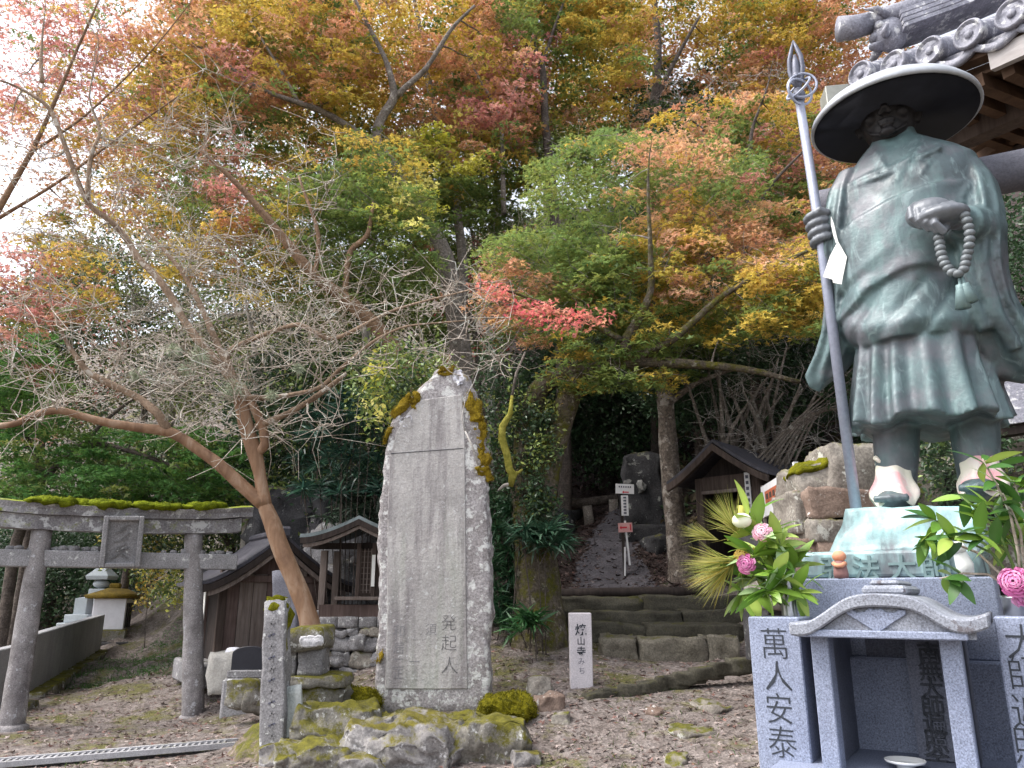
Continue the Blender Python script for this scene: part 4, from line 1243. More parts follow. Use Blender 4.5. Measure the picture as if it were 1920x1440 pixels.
for i in range(NZ_):
    z = SZ[0] - .02 + (SZ[-1] - SZ[0] + .02) * i / (NZ_ - 1)
    c, a, d = body_at(z)
    ring = []
    for k in range(NT_):
        th = 2 * math.pi * k / NT_
        cx, sy = sgnpow(math.cos(th), 2 / 2.4), sgnpow(math.sin(th), 2 / 2.4)
        x, y = c + a * cx, d * sy
        o = 0.0
        if y < .12:
            o += .030 * sst(hem(x) - .006, hem(x) + .006, z)                   # mantle ends in an overhanging hem
            o -= .022 * sst(strap(x) - .006, strap(x) + .008, z)               # upper edge of the mantle
            o += .035 * math.exp(-((z - apron(x) - .11) / .08) ** 2) - .05 * sst(apron(x) + .03, apron(x) - .02, z)      # blousing over the girdle
            ff = mnoise.noise(Vector((x * 5 - z * 2.2, z * 1.3, 3.1)))           # slanting drapery
            fr = abs(mnoise.noise(Vector((x * 3.2 - z * 2.6, z * 1.1 + x * .6, 5.7))))
            o += .016 * ff - .018 * max(0, .16 - fr) / .16 * (1 if z < strap(x) else .5) + .005 * mnoise.noise(Vector((x * 13 - z * 7, z * 3, 9)))
        if y < 0:
            for fn, xa, xb in LINES:
                if xa < x < xb:
                    zl = fn(x)
                    o += -.026 * math.exp(-((z - zl) / .011) ** 2) + .014 * math.exp(-((z - zl - .03) / .016) ** 2)
        rr = math.hypot(cx, sy)
        ring.append(Vector((x + cx / rr * o, y + sy / rr * o, z)))
    rings.append(ring)
fig = MB().loft(rings)
# ---- skirt with pleats
srows = [(640, 1606, 1846, .27), (660, 1603, 1850, .29), (700, 1601, 1860, .31), (740, 1599, 1873, .33), (780, 1597, 1887, .35), (802, 1598, 1896, .36)]
ss = sorted(((Q(l, py).z + Q(r, py).z) / 2, (Q(l, py).x + Q(r, py).x) / 2, (Q(r, py).x - Q(l, py).x) / 2, dp) for py, l, r, dp in srows)
sz = [s[0] for s in ss]
rings = []
for i in range(60):
    t = i / 59
    z = sz[0] + (sz[-1] - sz[0]) * t
    c, a, d = (np.interp(z, sz, [s[j] for s in ss]) for j in (1, 2, 3))
    ring = []
    for k in range(180):
        th = 2 * math.pi * k / 180
        pl_ = math.sin(th * 17 + 1.1 * math.sin(th * 3)) * (.022 * (1 - t) + .009) + .01 * math.sin(th * 5 + 1)
        dz = (1 - t) ** 3 * .022 * math.sin(th * 7 + .6)
        ring.append(Vector((c + (a + pl_) * sgnpow(math.cos(th), .88), (d + pl_) * sgnpow(math.sin(th), .88), z + dz)))
    rings.append(ring)
fig.loft(rings)
# ---- sleeves
def sleeve(spec, n=64, dist=4.5):
    pts = [(Q(px, py, off), hw / 1440 * dist, dp) for px, py, hw, off, dp in spec]
    T = np.linspace(0, len(pts) - 1, 40)
    ids = np.arange(len(pts))
    g = lambda f: np.interp(T, ids, [f(p) for p in pts])
    xs, ys, zs, ws, ds = g(lambda p: p[0].x), g(lambda p: p[0].y), g(lambda p: p[0].z), g(lambda p: p[1]), g(lambda p: p[2])
    rr = []
    for i in range(40):
        rr.append([Vector((xs[i] + ws[i] * math.cos(t) * (1 + .07 * math.sin(5 * t + i * .05)), ys[i] + ds[i] * math.sin(t) * (1 + .16 * min(1, i / 14) * math.sin(7 * math.cos(t) * 1.3 + i * .07) ), zs[i] + .03 * math.cos(t) * (i / 40))) for t in np.linspace(0, 2 * math.pi, n, endpoint=False)])
    fig.loft(rr)
sleeve([(1600, 335, 26, 0, .15), (1586, 370, 32, -.02, .16), (1580, 420, 33, -.05, .17), (1576, 480, 32, -.06, .15), (1578, 560, 28, -.05, .13), (1574, 620, 30, -.04, .12), (1566, 660, 36, -.03, .10), (1552, 695, 40, -.02, .07), (1548, 716, 28, -.02, .05), (1546, 724, 10, -.02, .03)])
sleeve([(1812, 318, 28, 0, .14), (1832, 350, 32, -.04, .15), (1843, 400, 33, -.08, .16), (1846, 450, 33, -.10, .16), (1846, 520, 35, -.10, .15), (1857, 580, 40, -.08, .13), (1880, 630, 50, -.06, .11), (1906, 668, 56, -.04, .09), (1928, 694, 48, -.02, .06), (1942, 706, 20, 0, .03)], dist=4.1)
# forearm pushing forward out of the sleeve
fig.tube([Q(1838, 436, -.10), Q(1826, 428, -.21), Q(1808, 416, -.33)], [.125, .11, .08], 20)
fig.tube([Q(1812, 415, -.30), Q(1792, 408, -.40)], [.062, .058], 16)
for pth, r0 in (([(1806, 430, -.26), (1812, 500, -.24), (1826, 570, -.22), (1846, 616, -.19), (1866, 604, -.18)], .030), ([(1826, 440, -.24), (1846, 520, -.23), (1868, 590, -.20), (1905, 655, -.14)], .034)):
    fig.tube([Q(*p) for p in pth], r0, 12)
# folds and collar lines on the chest
def ridge(pts, r):
    out = []
    for px, py in pts:
        q = Q(px, py, -.22)
        out.append(Vector((q.x, front_y(q.x, q.z) - r * .25, q.z)))
    fig.tube(out, r, 8)
ridge([(1585, 350), (1612, 345), (1650, 333), (1690, 318), (1730, 305)], .014)
ridge([(1640, 280), (1655, 305), (1668, 330)], .012)
ridge([(1725, 278), (1705, 305), (1690, 335), (1682, 355)], .013)
ridge([(1758, 285), (1742, 312), (1732, 340)], .012)
ridge([(1600, 408), (1660, 380), (1740, 347), (1800, 327), (1838, 300)], .010)
ridge([(1812, 345), (1800, 375), (1795, 400)], .012)
# ---- neck, head with face
hc = Q(1664, 222, -.03)
HW, HD, HH = .142, .165, .195
fig.tube([Q(1674, 300, .02), Q(1668, 255, -.01)], [.10, .092], 18)
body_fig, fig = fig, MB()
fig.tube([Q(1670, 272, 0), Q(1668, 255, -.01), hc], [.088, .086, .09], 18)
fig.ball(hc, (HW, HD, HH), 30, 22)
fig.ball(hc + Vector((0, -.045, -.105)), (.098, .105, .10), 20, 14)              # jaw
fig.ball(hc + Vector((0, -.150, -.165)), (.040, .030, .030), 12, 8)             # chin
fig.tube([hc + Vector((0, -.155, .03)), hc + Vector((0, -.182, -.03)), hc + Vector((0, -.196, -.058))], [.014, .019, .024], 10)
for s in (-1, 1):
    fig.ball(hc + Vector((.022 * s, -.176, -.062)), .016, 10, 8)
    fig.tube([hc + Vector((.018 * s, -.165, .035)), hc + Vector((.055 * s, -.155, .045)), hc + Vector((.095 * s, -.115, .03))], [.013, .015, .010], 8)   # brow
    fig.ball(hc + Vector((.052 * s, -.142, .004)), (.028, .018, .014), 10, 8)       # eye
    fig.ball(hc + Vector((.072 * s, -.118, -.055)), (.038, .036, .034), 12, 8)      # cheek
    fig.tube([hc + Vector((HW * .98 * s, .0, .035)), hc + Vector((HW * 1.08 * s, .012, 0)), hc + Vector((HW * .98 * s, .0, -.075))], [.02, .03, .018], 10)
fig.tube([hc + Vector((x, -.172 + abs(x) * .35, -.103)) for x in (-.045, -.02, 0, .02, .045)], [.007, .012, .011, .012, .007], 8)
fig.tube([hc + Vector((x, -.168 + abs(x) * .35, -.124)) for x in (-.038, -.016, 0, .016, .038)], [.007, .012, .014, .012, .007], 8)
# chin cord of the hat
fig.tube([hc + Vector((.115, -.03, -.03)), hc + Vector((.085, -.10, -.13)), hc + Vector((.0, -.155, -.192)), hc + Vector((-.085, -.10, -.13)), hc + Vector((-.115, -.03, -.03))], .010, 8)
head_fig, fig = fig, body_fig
# ---- legs and feet
LEGS = [((1679, 780), (1682, 935), .0), ((1822, 772), (1836, 915), .02)]
for (x0, y0), (x1, y1), off in LEGS:
    a, b = Q(x0, y0 - 30, off), Q(x1, y1, off)
    fig.tube([a, a.lerp(b, .5), b], [.115, .108, .085], 20)
    fig.ball(b + Vector((0, -.09, -.02)), (.088, .185, .055), 18, 12)
    for t in range(5):
        fig.ball(b + Vector((-.065 + .032 * t, -.275 + .01 * abs(t - 2), -.025)), (.018, .035, .022), 8, 6)
body_fig, fig = fig, MB()
# ---- hand holding the beads: palm up, fingers curling
fig.tube([Q(1806, 413, -.33), Q(1790, 409, -.41)], [.056, .056], 16)
fig.ball(Q(1768, 405, -.45), (.115, .095, .048), 20, 12)
fig.ball(Q(1742, 400, -.42), (.105, .07, .075), 22, 14)
for j in range(4):
    w = (.92, 1.0, 1.0, .93)[j]
    o = -.455 - .012 * j
    cx, cy = 1706 + 14.5 * j, 404 + 3.2 * j
    pts = [Q(1766 + j * 3, 420 + 2 * j, o + .05), Q(cx + 20, cy + 21 * w, o + .004), Q(cx + 4, cy + 5, o - .016), Q(cx + 1, cy - 13 * w, o - .004), Q(cx + 10, cy - 22 * w, o + .028), Q(cx + 21, cy - 20 * w, o + .05)]
    fig.tube(pts, [.019, .0195, .019, .0175, .016, .012], 12)
fig.tube([Q(1800, 408, -.42), Q(1794, 394, -.47), Q(1782, 386, -.495), Q(1768, 388, -.505), Q(1760, 395, -.50)], [.036, .032, .027, .023, .015], 12)
# ---- hand gripping the staff
hand_fig, fig = fig, MB()
SOFF = -.17
hand = Q(1537, 428, SOFF)
fig.tube([Q(1585, 445, -.10), Q(1562, 438, -.13), Q(1546, 430, SOFF + .03)], [.085, .062, .05], 16)
fig.ball(Q(1549, 428, SOFF + .035), (.05, .04, .085), 16, 12)
for j in range(4):
    c0 = Q(1531 + j * 3.3, 403 + j * 14.5, SOFF)
    r = .048 - .002 * j
    pts = [c0 + Vector((math.cos(t) * r * 1.15, math.sin(t) * r, -.004 * i)) for i, t in enumerate(np.linspace(R(20), R(-215), 9))]
    fig.tube(pts, [.022, .0225, .023, .023, .0225, .022, .021, .019, .014], 10)
c0 = Q(1532, 398, SOFF)
fig.tube([Q(1556, 412, SOFF + .02), Q(1549, 399, SOFF - .03), Q(1536, 394, SOFF - .052), Q(1524, 398, SOFF - .045)], [.026, .025, .022, .014], 10)
grip_fig, fig = fig, body_fig
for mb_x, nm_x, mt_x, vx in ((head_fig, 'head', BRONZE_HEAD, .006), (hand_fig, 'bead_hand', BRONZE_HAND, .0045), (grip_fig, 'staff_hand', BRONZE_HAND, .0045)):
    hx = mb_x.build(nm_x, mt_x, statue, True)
    md = hx.modifiers.new('fuse', 'REMESH')
    md.mode = 'VOXEL'
    md.voxel_size = vx
    md.use_smooth_shade = True
    md = hx.modifiers.new('soften', 'SMOOTH')
    md.factor = .4
    md.iterations = 2
figure = fig.build('figure', BRONZE, statue, True)
rm = figure.modifiers.new('fuse', 'REMESH')
rm.mode = 'VOXEL'
rm.voxel_size = .0108
rm.use_smooth_shade = True
sm = figure.modifiers.new('soften', 'SMOOTH')
sm.factor = .45
sm.iterations = 3
# ---- hat
hat_c = Q(1675, 221, .0)
HR = .430
pr = [(.001, .185), (.05, .183), (.13, .170), (.24, .140), (.33, .098), (.39, .054), (HR - .014, .022), (HR + .001, .004), (HR + .006, -.018), (HR - .004, -.028)]
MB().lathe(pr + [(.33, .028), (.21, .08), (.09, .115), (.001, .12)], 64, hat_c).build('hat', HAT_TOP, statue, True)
MB().lathe([(HR - .012, -.0285), (.39, -.006), (.31, .030), (.19, .075), (.07, .105), (.001, .11), (.001, .104), (.07, .099), (.19, .068), (.31, .023), (.39, -.012), (HR - .014, -.033)], 64, hat_c).build('hat_underside_shade', BRONZE_SHADE, statue, True)  # separate shell that carries the painted shade under the hat
# ---- staff with rings
s0, s1, s2_ = Q(1606, 962, SOFF), Q(1536, 425, SOFF), Q(1499, 190, SOFF)
stf = MB().tube([s0, s1, s2_], [.027, .0265, .0245], 16).build('staff', IRON, statue, True)
tip = Q(1487, 76, SOFF)
up = (tip - s2_).normalized()
hd = MB()
hd.tube([s2_, s2_ + up * .04, s2_ + up * .08], [.03, .038, .024], 14)
sd = Vector((1, 0, 0))
def onst(t, w):
    return s2_ + (tip - s2_) * t + sd * w
for sgn in (-1, 1):
    hd.tube([onst(.22, 0), onst(.34, .024 * sgn), onst(.52, .036 * sgn), onst(.70, .032 * sgn), onst(.86, .014 * sgn), onst(1, 0)], [.014, .015, .015, .014, .012, .004], 8)
hd.tube([onst(.2, 0), onst(.45, 0), onst(.62, 0), onst(.75, 0)], [.02, .026, .022, .010], 10)
hd.ball(onst(.40, 0), (.03, .03, .03), 10, 8)
hd.build('staff_head', plain('dark_staff_head', (.12, .125, .16), .45, .3, .3, 30), stf, True)
for (px, py, tx, tz) in ((1504, 160, .25, .4), (1497, 166, -.3, -.5), (1500, 172, .1, 1.2)):
    c = Q(px, py, SOFF - .02)
    rg = MB().tube([Vector((math.cos(t) * .078, .03 * math.sin(t * 1 + tz), math.sin(t) * .078)) for t in np.linspace(0, 2 * math.pi, 30)], .0075, 8, False).build('ring', IRON, stf, True)
    rg.location = c
    rg.rotation_euler = (tx, tz * .3, tz * .5)
# ---- rolled mat on the back
ra, rb = Q(1535, 392, .30), Q(1960, 310, .30)
rm_ = MB()
d_ = (rb - ra).normalized()
rm_.tube([ra, ra + d_ * .02, rb - d_ * .02, rb], [.105, .112, .112, .105], 26)
rm_.build('rolled_mat', stone('mat_bronze', (.085, .085, .105), (.15, .15, .18), 5, .2, 90, rough=.6), statue, True)
# ---- beads and tassels
bead_px = [(1790, 388, -.40), (1797, 389, -.43), (1803, 395, -.46), (1809, 404, -.48), (1813, 414, -.49), (1816, 426, -.49), (1818, 437, -.49), (1818, 449, -.49), (1817, 461, -.49), (1815, 473, -.48), (1812, 484, -.48), (1810, 495, -.48), (1807, 505, -.48), (1797, 513, -.48),
           (1786, 511, -.47), (1778, 503, -.46), (1772, 495, -.46), (1768, 486, -.46), (1765, 476, -.46), (1763, 466, -.46), (1762, 456, -.45), (1760, 446, -.45)]
BEAD = plain('bead_bronze', (.15, .165, .175), .5, .2, .3, 20)
bm_ = MB().ball((0, 0, 0), (.024, .022, .019), 14, 10).mesh('bead')
bm_.materials.append(BEAD)
bm_.polygons.foreach_set('use_smooth', [True] * len(bm_.polygons))
beads = MB().tube([Q(*p) for p in bead_px], .005, 6).build('prayer_beads', BEAD, statue, True)
for p in bead_px:
    b = bpy.data.objects.new('bead', bm_)
    COL.objects.link(b)
    b.parent = beads
    b.location = Q(*p)
TAS = plain('tassel_bronze', (.16, .23, .23), .5, .2, .2, 20)
for a, b, r in (((1798, 516), (1806, 578), .034), ((1803, 518), (1821, 567), .032)):
    A, B = Q(*a, -.47), Q(*b, -.46)
    MB().tube([A, A.lerp(B, .28), A.lerp(B, .30), A.lerp(B, .42), A.lerp(B, .46), B], [.006, .008, .02, .02, .022, r], 14).build('tassel', TAS, beads, True)
# ---- bronze base: rugged block and lettered plate
b0 = Q(1502, 1085, -.52)
b1 = Q(1852, 1080, -.52)
zp0, zp1 = (b0.z + b1.z) / 2, Q(1660, 1031, -.52).z
zt = Q(1690, 950, -.42).z
DEP = .62
plate = MB()
plate.hexa([(b0.x, -.52, zp0), (b1.x, -.52, zp0), (b1.x, DEP, zp0), (b0.x, DEP, zp0), (b0.x + .01, -.51, zp1), (b1.x - .01, -.51, zp1), (b1.x - .01, DEP - .02, zp1), (b0.x + .01, DEP - .02, zp1)])
base = plate.build('base_plate', BRONZE_BASE, statue, bevel=.015, seg=2)
rx0, rx1 = Q(1548, 1030, -.50).x, Q(1846, 1030, -.50).x
tx0, tx1 = Q(1585, 953, -.40).x, Q(1838, 948, -.40).x
rr = []
for i in range(12):
    t = i / 11
    e = t ** .6
    x0, x1, yf, yb = rx0 + (tx0 - rx0) * e, rx1 + (tx1 - rx1) * e, -.495 + .085 * e, DEP - .04 - .06 * e
    z = zp1 - .01 + (zt - zp1 + .01) * t
    ring = []
    for (ax_, ay_), (bx_, by_) in (((x0, yf), (x1, yf)), ((x1, yf), (x1, yb)), ((x1, yb), (x0, yb)), ((x0, yb), (x0, yf))):
        for k in range(14):
            s_ = k / 14
            p = Vector((ax_ + (bx_ - ax_) * s_, ay_ + (by_ - ay_) * s_, z))
            nn = mnoise.noise_vector(p * 6) * .020 + mnoise.noise_vector(p * 17) * .009
            ring.append(p + nn)
    rr.append(ring)
MB().loft(rr).build('rugged_base', BRONZE_BASE, statue, True)
for ch, px in (('弘', 1565), ('法', 1624), ('大', 1692), ('師', 1757)):
    q = Q(px, 1067 - (px - 1565) * .02, -.515)
    write(ch, (q.x, -.52, q.z), .118, TAS, base, 'raised_character', weight=.012, depth=.07)

# ------------------------------------------------------------------ granite plinth
pz = (Q(1490, 1089, -.62).z + Q(1860, 1077, -.62).z) / 2
gx0, gx1 = Q(1487, 1090, -.64).x, Q(1864, 1080, -.64).x
plinth = gthing('granite_plinth', 'large speckled grey granite plinth under the bronze statue', 'plinth')
MB().box(((gx0 + gx1) / 2, .04, pz - .16), (gx1 - gx0, 1.34, .32)).build('top_block', GRANITE, plinth, bevel=.006)
MB().box(((gx0 + gx1) / 2, .06, (pz - .32) / 2), (gx1 - gx0 + .30, 1.5, pz - .32)).build('lower_block', GRANITE, plinth, bevel=.008)

# ------------------------------------------------------------------ inscribed granite pillars
def pillar(px0, px1, off, chars, label, depth=.26):
    zt_ = Q((px0 + px1) / 2, 1157, off).z
    x0, x1 = Q(px0, 1157, off).x, Q(px1, 1157, off).x
    r = gthing('granite_pillar', label, 'pillar', ((x0 + x1) / 2, off, 0))
    MB().box((0, depth / 2, zt_ / 2), (x1 - x0, depth, zt_)).build('shaft', GRANITE, r, bevel=.005)
    for ch, py, px, s in chars:
        q = Q(px, py, off)
        write(ch, (q.x - (x0 + x1) / 2, -.0005, q.z), s, INK_SHADE, r, 'carved_character', sx=.92, weight=-.010, depth=.012)
    return r
pillar(1402, 1497, -1.10, (('萬', 1206, 1452, .125), ('人', 1267, 1459, .12), ('安', 1328, 1461, .12), ('泰', 1391, 1467, .122)), 'grey granite pillar with four large carved characters below the pine bouquet')
pillar(1862, 1972, -1.10, (('大', 1203, 1919, .125), ('師', 1262, 1926, .125), ('遍', 1335, 1932, .125), ('照', 1400, 1936, .125)), 'grey granite pillar cut off by the picture edge below the carnations')

# ------------------------------------------------------------------ granite incense altar with curved gable
AO = -1.22
alt2 = gthing('incense_altar', 'grey granite incense altar with a curved gable roof', 'altar')
zb = Q(1660, 1194, AO).z
ztab = Q(1665, 1452, -1.15).z
xL, xR = Q(1519, 1200, AO).x, Q(1799, 1196, AO).x
pw1 = Q(1552, 1200, AO).x - xL
pw2 = xR - Q(1759, 1196, AO).x
MB().box((xL + pw1 / 2, AO + .05, (zb + ztab) / 2), (pw1, .10, zb - ztab)).build('front_post', GRANITE, alt2, bevel=.004)
MB().box((xR - pw2 / 2, AO + .05, (zb + ztab) / 2), (pw2, .10, zb - ztab)).build('front_post', GRANITE, alt2, bevel=.004)
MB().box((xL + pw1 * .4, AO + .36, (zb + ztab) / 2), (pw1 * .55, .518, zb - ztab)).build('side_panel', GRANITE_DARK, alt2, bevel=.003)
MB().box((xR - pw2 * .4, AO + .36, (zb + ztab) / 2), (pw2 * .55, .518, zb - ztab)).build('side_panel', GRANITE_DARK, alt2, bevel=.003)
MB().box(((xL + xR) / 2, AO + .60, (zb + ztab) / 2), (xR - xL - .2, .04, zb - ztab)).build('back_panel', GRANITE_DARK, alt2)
cpx0, cpx1 = Q(1708, 1300, AO + .40).x, Q(1790, 1300, AO + .40).x
tabl = MB().box(((cpx0 + cpx1) / 2, AO + .44, (zb + ztab) / 2), (cpx1 - cpx0, .08, zb - ztab - .01)).build('inscribed_panel', GRANITE_DARK, alt2)
for i, ch in enumerate('南無大師遍照金剛'):
    q = Q(1741 + i * 2.8, 1224 + i * 33, AO + .40)
    write(ch, ((q.x), AO + .399, q.z), .082, stone('panel_letter', (.04, .045, .055), (.08, .085, .10), 3, .3, 120) if i == 0 else bpy.data.materials['panel_letter'], tabl, 'raised_character', weight=.01, depth=.08)
MB().box(((xL + xR) / 2, AO + .28, ztab - .07), (xR - xL + .36, .80, .14)).build('table_slab', GRANITE, alt2, bevel=.006)
MB().box(((xL + xR) / 2, AO + .34, (ztab - .14) / 2), (xR - xL + .1, .6, ztab - .14)).build('table_foot', GRANITE, alt2, bevel=.006)
# curved gable
roof_px = [(1478, 1166), (1492, 1169), (1515, 1166), (1540, 1151), (1565, 1132), (1590, 1118), (1615, 1113), (1645, 1112), (1680, 1114), (1705, 1118), (1730, 1129), (1760, 1148), (1785, 1160), (1810, 1162), (1832, 1158), (1852, 1150)]
RO = AO - .10
top = [Q(x, y, RO) for x, y in roof_px]
def dens(pts, k=4):
    n = len(pts)
    X_ = np.linspace(0, n - 1, (n - 1) * k + 1)
    return [Vector((float(np.interp(x, range(n), [p.x for p in pts])), 0, float(np.interp(x, range(n), [p.z for p in pts])))) for x in X_]
tp = dens(top, 3)
def smooth(pts, it=2):
    for _ in range(it):
        pts = [pts[0]] + [(a + b * 2 + c) / 4 for a, b, c in zip(pts, pts[1:], pts[2:])] + [pts[-1]]
    return pts
tp = smooth(tp, 2)
th_ = .045
n_ = len(tp)
rr = []
for y in (RO, RO + .66):
    rr.append([Vector((p.x, y, p.z)) for p in tp] + [Vector((p.x, y, p.z - th_)) for p in reversed(tp)])
MB().loft(rr).build('roof', GRANITE_WORN, alt2, bevel=.006)
# pediment under the curve with the boar-eye mark
lo = zb
ped = [Vector((p.x, RO + .03, p.z - th_ - .002)) for p in tp[4:-4]]
pm = MB()
for a, b in zip(ped, ped[1:]):
    pm.hexa([(a.x, RO + .03, lo), (b.x, RO + .03, lo), (b.x, RO + .09, lo), (a.x, RO + .09, lo), (a.x, RO + .03, a.z), (b.x, RO + .03, b.z), (b.x, RO + .09, b.z), (a.x, RO + .09, a.z)])
me = pm.mesh('pediment')
bmx = bmesh.new()
bmx.from_mesh(me)
bmesh.ops.remove_doubles(bmx, verts=bmx.verts, dist=.0005)
dead = {}
for f in bmx.faces:
    dead.setdefault(tuple(sorted(v.index for v in f.verts)), []).append(f)
bmesh.ops.delete(bmx, geom=[f for fs in dead.values() if len(fs) > 1 for f in fs], context='FACES')
bmx.to_mesh(me)
bmx.free()
link('pediment', me, GRANITE_WORN, alt2)
MB().box(((xL + xR) / 2, RO + .055, zb + .010), (xR - xL + .06, .09, .026)).build('beam', GRANITE, alt2, bevel=.004)
heart = [(0, -1), (.55, -.35), (1.0, .15), (1.0, .42), (.78, .42), (.62, .22), (.35, .28), (.2, .5), (0, .40), (-.2, .5), (-.35, .28), (-.62, .22), (-.78, .42), (-1.0, .42), (-1.0, .15), (-.55, -.35)]
hq = Q(1642, 1156, RO + .02)
MB().prism([(hq.x + x * .095, RO + .020, hq.z + z * .055) for x, z in heart], (0, .01, 0)).build('heart_ornament', GRANITE, alt2, bevel=.002)
rq0, rq1 = Q(1612, 1108, RO), Q(1705, 1104, RO)
MB().box(((rq0.x + rq1.x) / 2 - .02, RO + .40, top[7].z + .010), (.15, .50, .036)).build('ridge', GRANITE_WORN, alt2, bevel=.012)
MB().box(((rq0.x + rq1.x) / 2 - .02, RO + .41, top[7].z + .036), (.10, .46, .022)).build('ridge_cap', GRANITE_WORN, alt2, bevel=.01)

# white bowl on the altar table
q = Q(1698, 1431, -1.02)
bw = gthing('offering_bowl', 'white porcelain bowl on the incense altar table', 'bowl', (q.x, -1.02, ztab))
hb = q.z - ztab + .012
MB().lathe([(.03, 0), (.032, .012), (.045, hb * .5), (.066, hb), (.069, hb), (.066, hb - .008), (.05, hb * .6), (.001, hb * .5)], 28).build('cup', PORCELAIN, bw, True)

# ------------------------------------------------------------------ cloth wrapped round the ankles
def ankle_cloth(px0, px1, py0, py1, off, label, seed):
    a, b = Q(px0, py1 + 10, off - .20), Q(px1, py0, off - .06)
    c = Q((px0 + px1) / 2, (py0 + py1) / 2, off)
    w, h = (Q(px1, py1, off - .1).x - Q(px0, py1, off - .1).x) / 2, Q((px0 + px1) / 2, py0, off - .06).z - a.z
    r = gthing('ankle_cloth', label, 'cloth', (c.x, off, a.z))
    rr = []
    for i in range(22):
        t = i / 21
        rw = w * (1.0 - .36 * t ** 1.5 + .05 * math.sin(t * 9))
        ry = w * (1.22 - .64 * t)
        yc = -.125 * (1 - t) ** .8
        rr.append([Vector((math.cos(u) * rw * (1 + .06 * math.sin(6 * u + seed + t * 4)), yc + math.sin(u) * ry * (1 + .06 * math.sin(5 * u + seed)), h * t + .028 * math.sin(4 * u + seed) * (1 - t))) for u in np.linspace(0, 2 * math.pi, 56, endpoint=False)])
    o = MB().loft(rr, False).build('wrap', CLOTH, r, True)
    sd_ = o.modifiers.new('thick', 'SOLIDIFY')
    sd_.thickness = .006
    MB().tube([Vector((-w * .3, -w * .56, h * .96)), Vector((-w * .5, -w * .66, h * 1.02)), Vector((-w * .7, -w * .6, h * 1.12))], .012, 6).build('tie_end', CLOTH, r, True)
    MB().tube([Vector((math.cos(u) * w * .68, math.sin(u) * w * .62, h * .985)) for u in np.linspace(0, 2 * math.pi, 25)], .013, 8, False).build('drawstring', CLOTH, r, True)
ankle_cloth(1633, 1722, 864, 932, -.0, 'pale cloth with pink stain tied round the statue ankle nearer the staff', 1)
ankle_cloth(1790, 1886, 845, 915, .02, 'pale cloth tied round the statue ankle above the leafy bouquet', 3)

# paper tag hanging from the staff hand
tg = gthing('paper_tag', 'white paper tag hung by a ribbon from the staff', 'tag', Q(1562, 412, -.24))
o_ = Q(1562, 412, -.24)
pp = [Q(x, y, -.25) - o_ for x, y in ((1571, 452), (1588, 482), (1580, 520), (1578, 533), (1562, 530), (1561, 524), (1543, 519), (1556, 480))]
MB().prism(pp, (0, .003, 0)).build('paper', PAPER, tg)
MB().prism([Q(x, y, -.245) - o_ for x, y in ((1558, 405), (1563, 418), (1568, 440), (1572, 455), (1567, 455), (1562, 440), (1558, 420))], (0, .003, 0)).build('ribbon', PAPER, tg)

# small figurines on the plinth edge
def figurine(px, py, h, mt, label, nm, k):
    q = Q(px, py, -.60)
    r = gthing(nm, label, 'figurine', (q.x, -.60, pz + .001))
    if k == 0:
        MB().lathe([(.030, 0), (.032, .02), (.026, h * .45), (.020, h * .6)], 14).build('robe', plain('figurine_brown', (.25, .13, .12), .7), r, True)
        MB().ball((0, 0, h * .75), (.030, .028, h * .2), 14, 10).build('head', mt, r, True)
        MB().tube([(-.024, -.012, h * .5), (-.01, -.034, h * .42), (.012, -.034, h * .42), (.024, -.012, h * .5)], .010, 8).build('arms', mt, r, True)
    else:
        MB().tube([(0, 0, 0), (0, 0, h * .35), (-.008, 0, h * .6), (-.012, -.01, h * .78)], [.030, .034, .028, .022], 14).build('body', mt, r, True)
        MB().ball((-.018, -.012, h * .84), (.034, .03, .028), 14, 10).build('head', mt, r, True)
        for s in (-1, 1):
            MB().tube([(-.018 + .018 * s, -.008, h * .9), (-.018 + .024 * s, -.008, h * 1.04)], [.010, .002], 8).build('ear', mt, r, True)
figurine(1578, 1086, .125, plain('figurine_orange', (.60, .27, .16), .6), 'small orange and brown figurine on the plinth ledge', 'figurine', 0)
figurine(1812, 1080, .135, PORCELAIN, 'small white animal figurine on the plinth ledge', 'white_figurine', 1)

# ------------------------------------------------------------------ flower offerings
def blade_mesh(nm, c, w=.3, fold=.12, droop=.25, n=6):
    vs, fs = [], []
    for i in range(n + 1):
        t = i / n
        hw = w * math.sin(math.pi * min(t * .92 + .06, 1)) ** .8 * (1 - .25 * t)
        z = -droop * t * t
        vs += [(-hw, t, z + fold * hw), (0, t, z), (hw, t, z + fold * hw)]
    for i in range(n):
        a = i * 3
        fs += [(a, a + 1, a + 4, a + 3), (a + 1, a + 2, a + 5, a + 4)]
    me = bpy.data.meshes.new(nm)
    me.from_pydata(vs, [], fs)
    at = me.color_attributes.new('Col', 'FLOAT_COLOR', 'POINT')
    for i, v in enumerate(vs):
        k = 1.15 if i % 3 == 1 else 1.0
        at.data[i].color = (c[0] * k, c[1] * k, c[2] * k, 1)
    me.materials.append(LEAF_GLOSSY)
    me.polygons.foreach_set('use_smooth', [True] * len(me.polygons))
    return me
BLADES = [blade_mesh('leaf', c, w) for c, w in (((.11, .23, .03), .20), ((.20, .33, .05), .22), ((.32, .42, .09), .20), ((.06, .15, .03), .22), ((.30, .42, .20), .2), ((.04, .11, .025), .24))]
def put_leaf(parent, p, d, length, me, roll=0.0, nm='leaf'):
    d = Vector(d).normalized()
    o = bpy.data.objects.new(nm, me)
    COL.objects.link(o)
    o.parent = parent
    q = d.to_track_quat('Y', 'Z')
    o.rotation_mode = 'QUATERNION'
    from mathutils import Quaternion
    o.rotation_quaternion = q @ Quaternion((0, 1, 0), roll)
    o.location = p
    o.scale = (length, length, length)
    return o
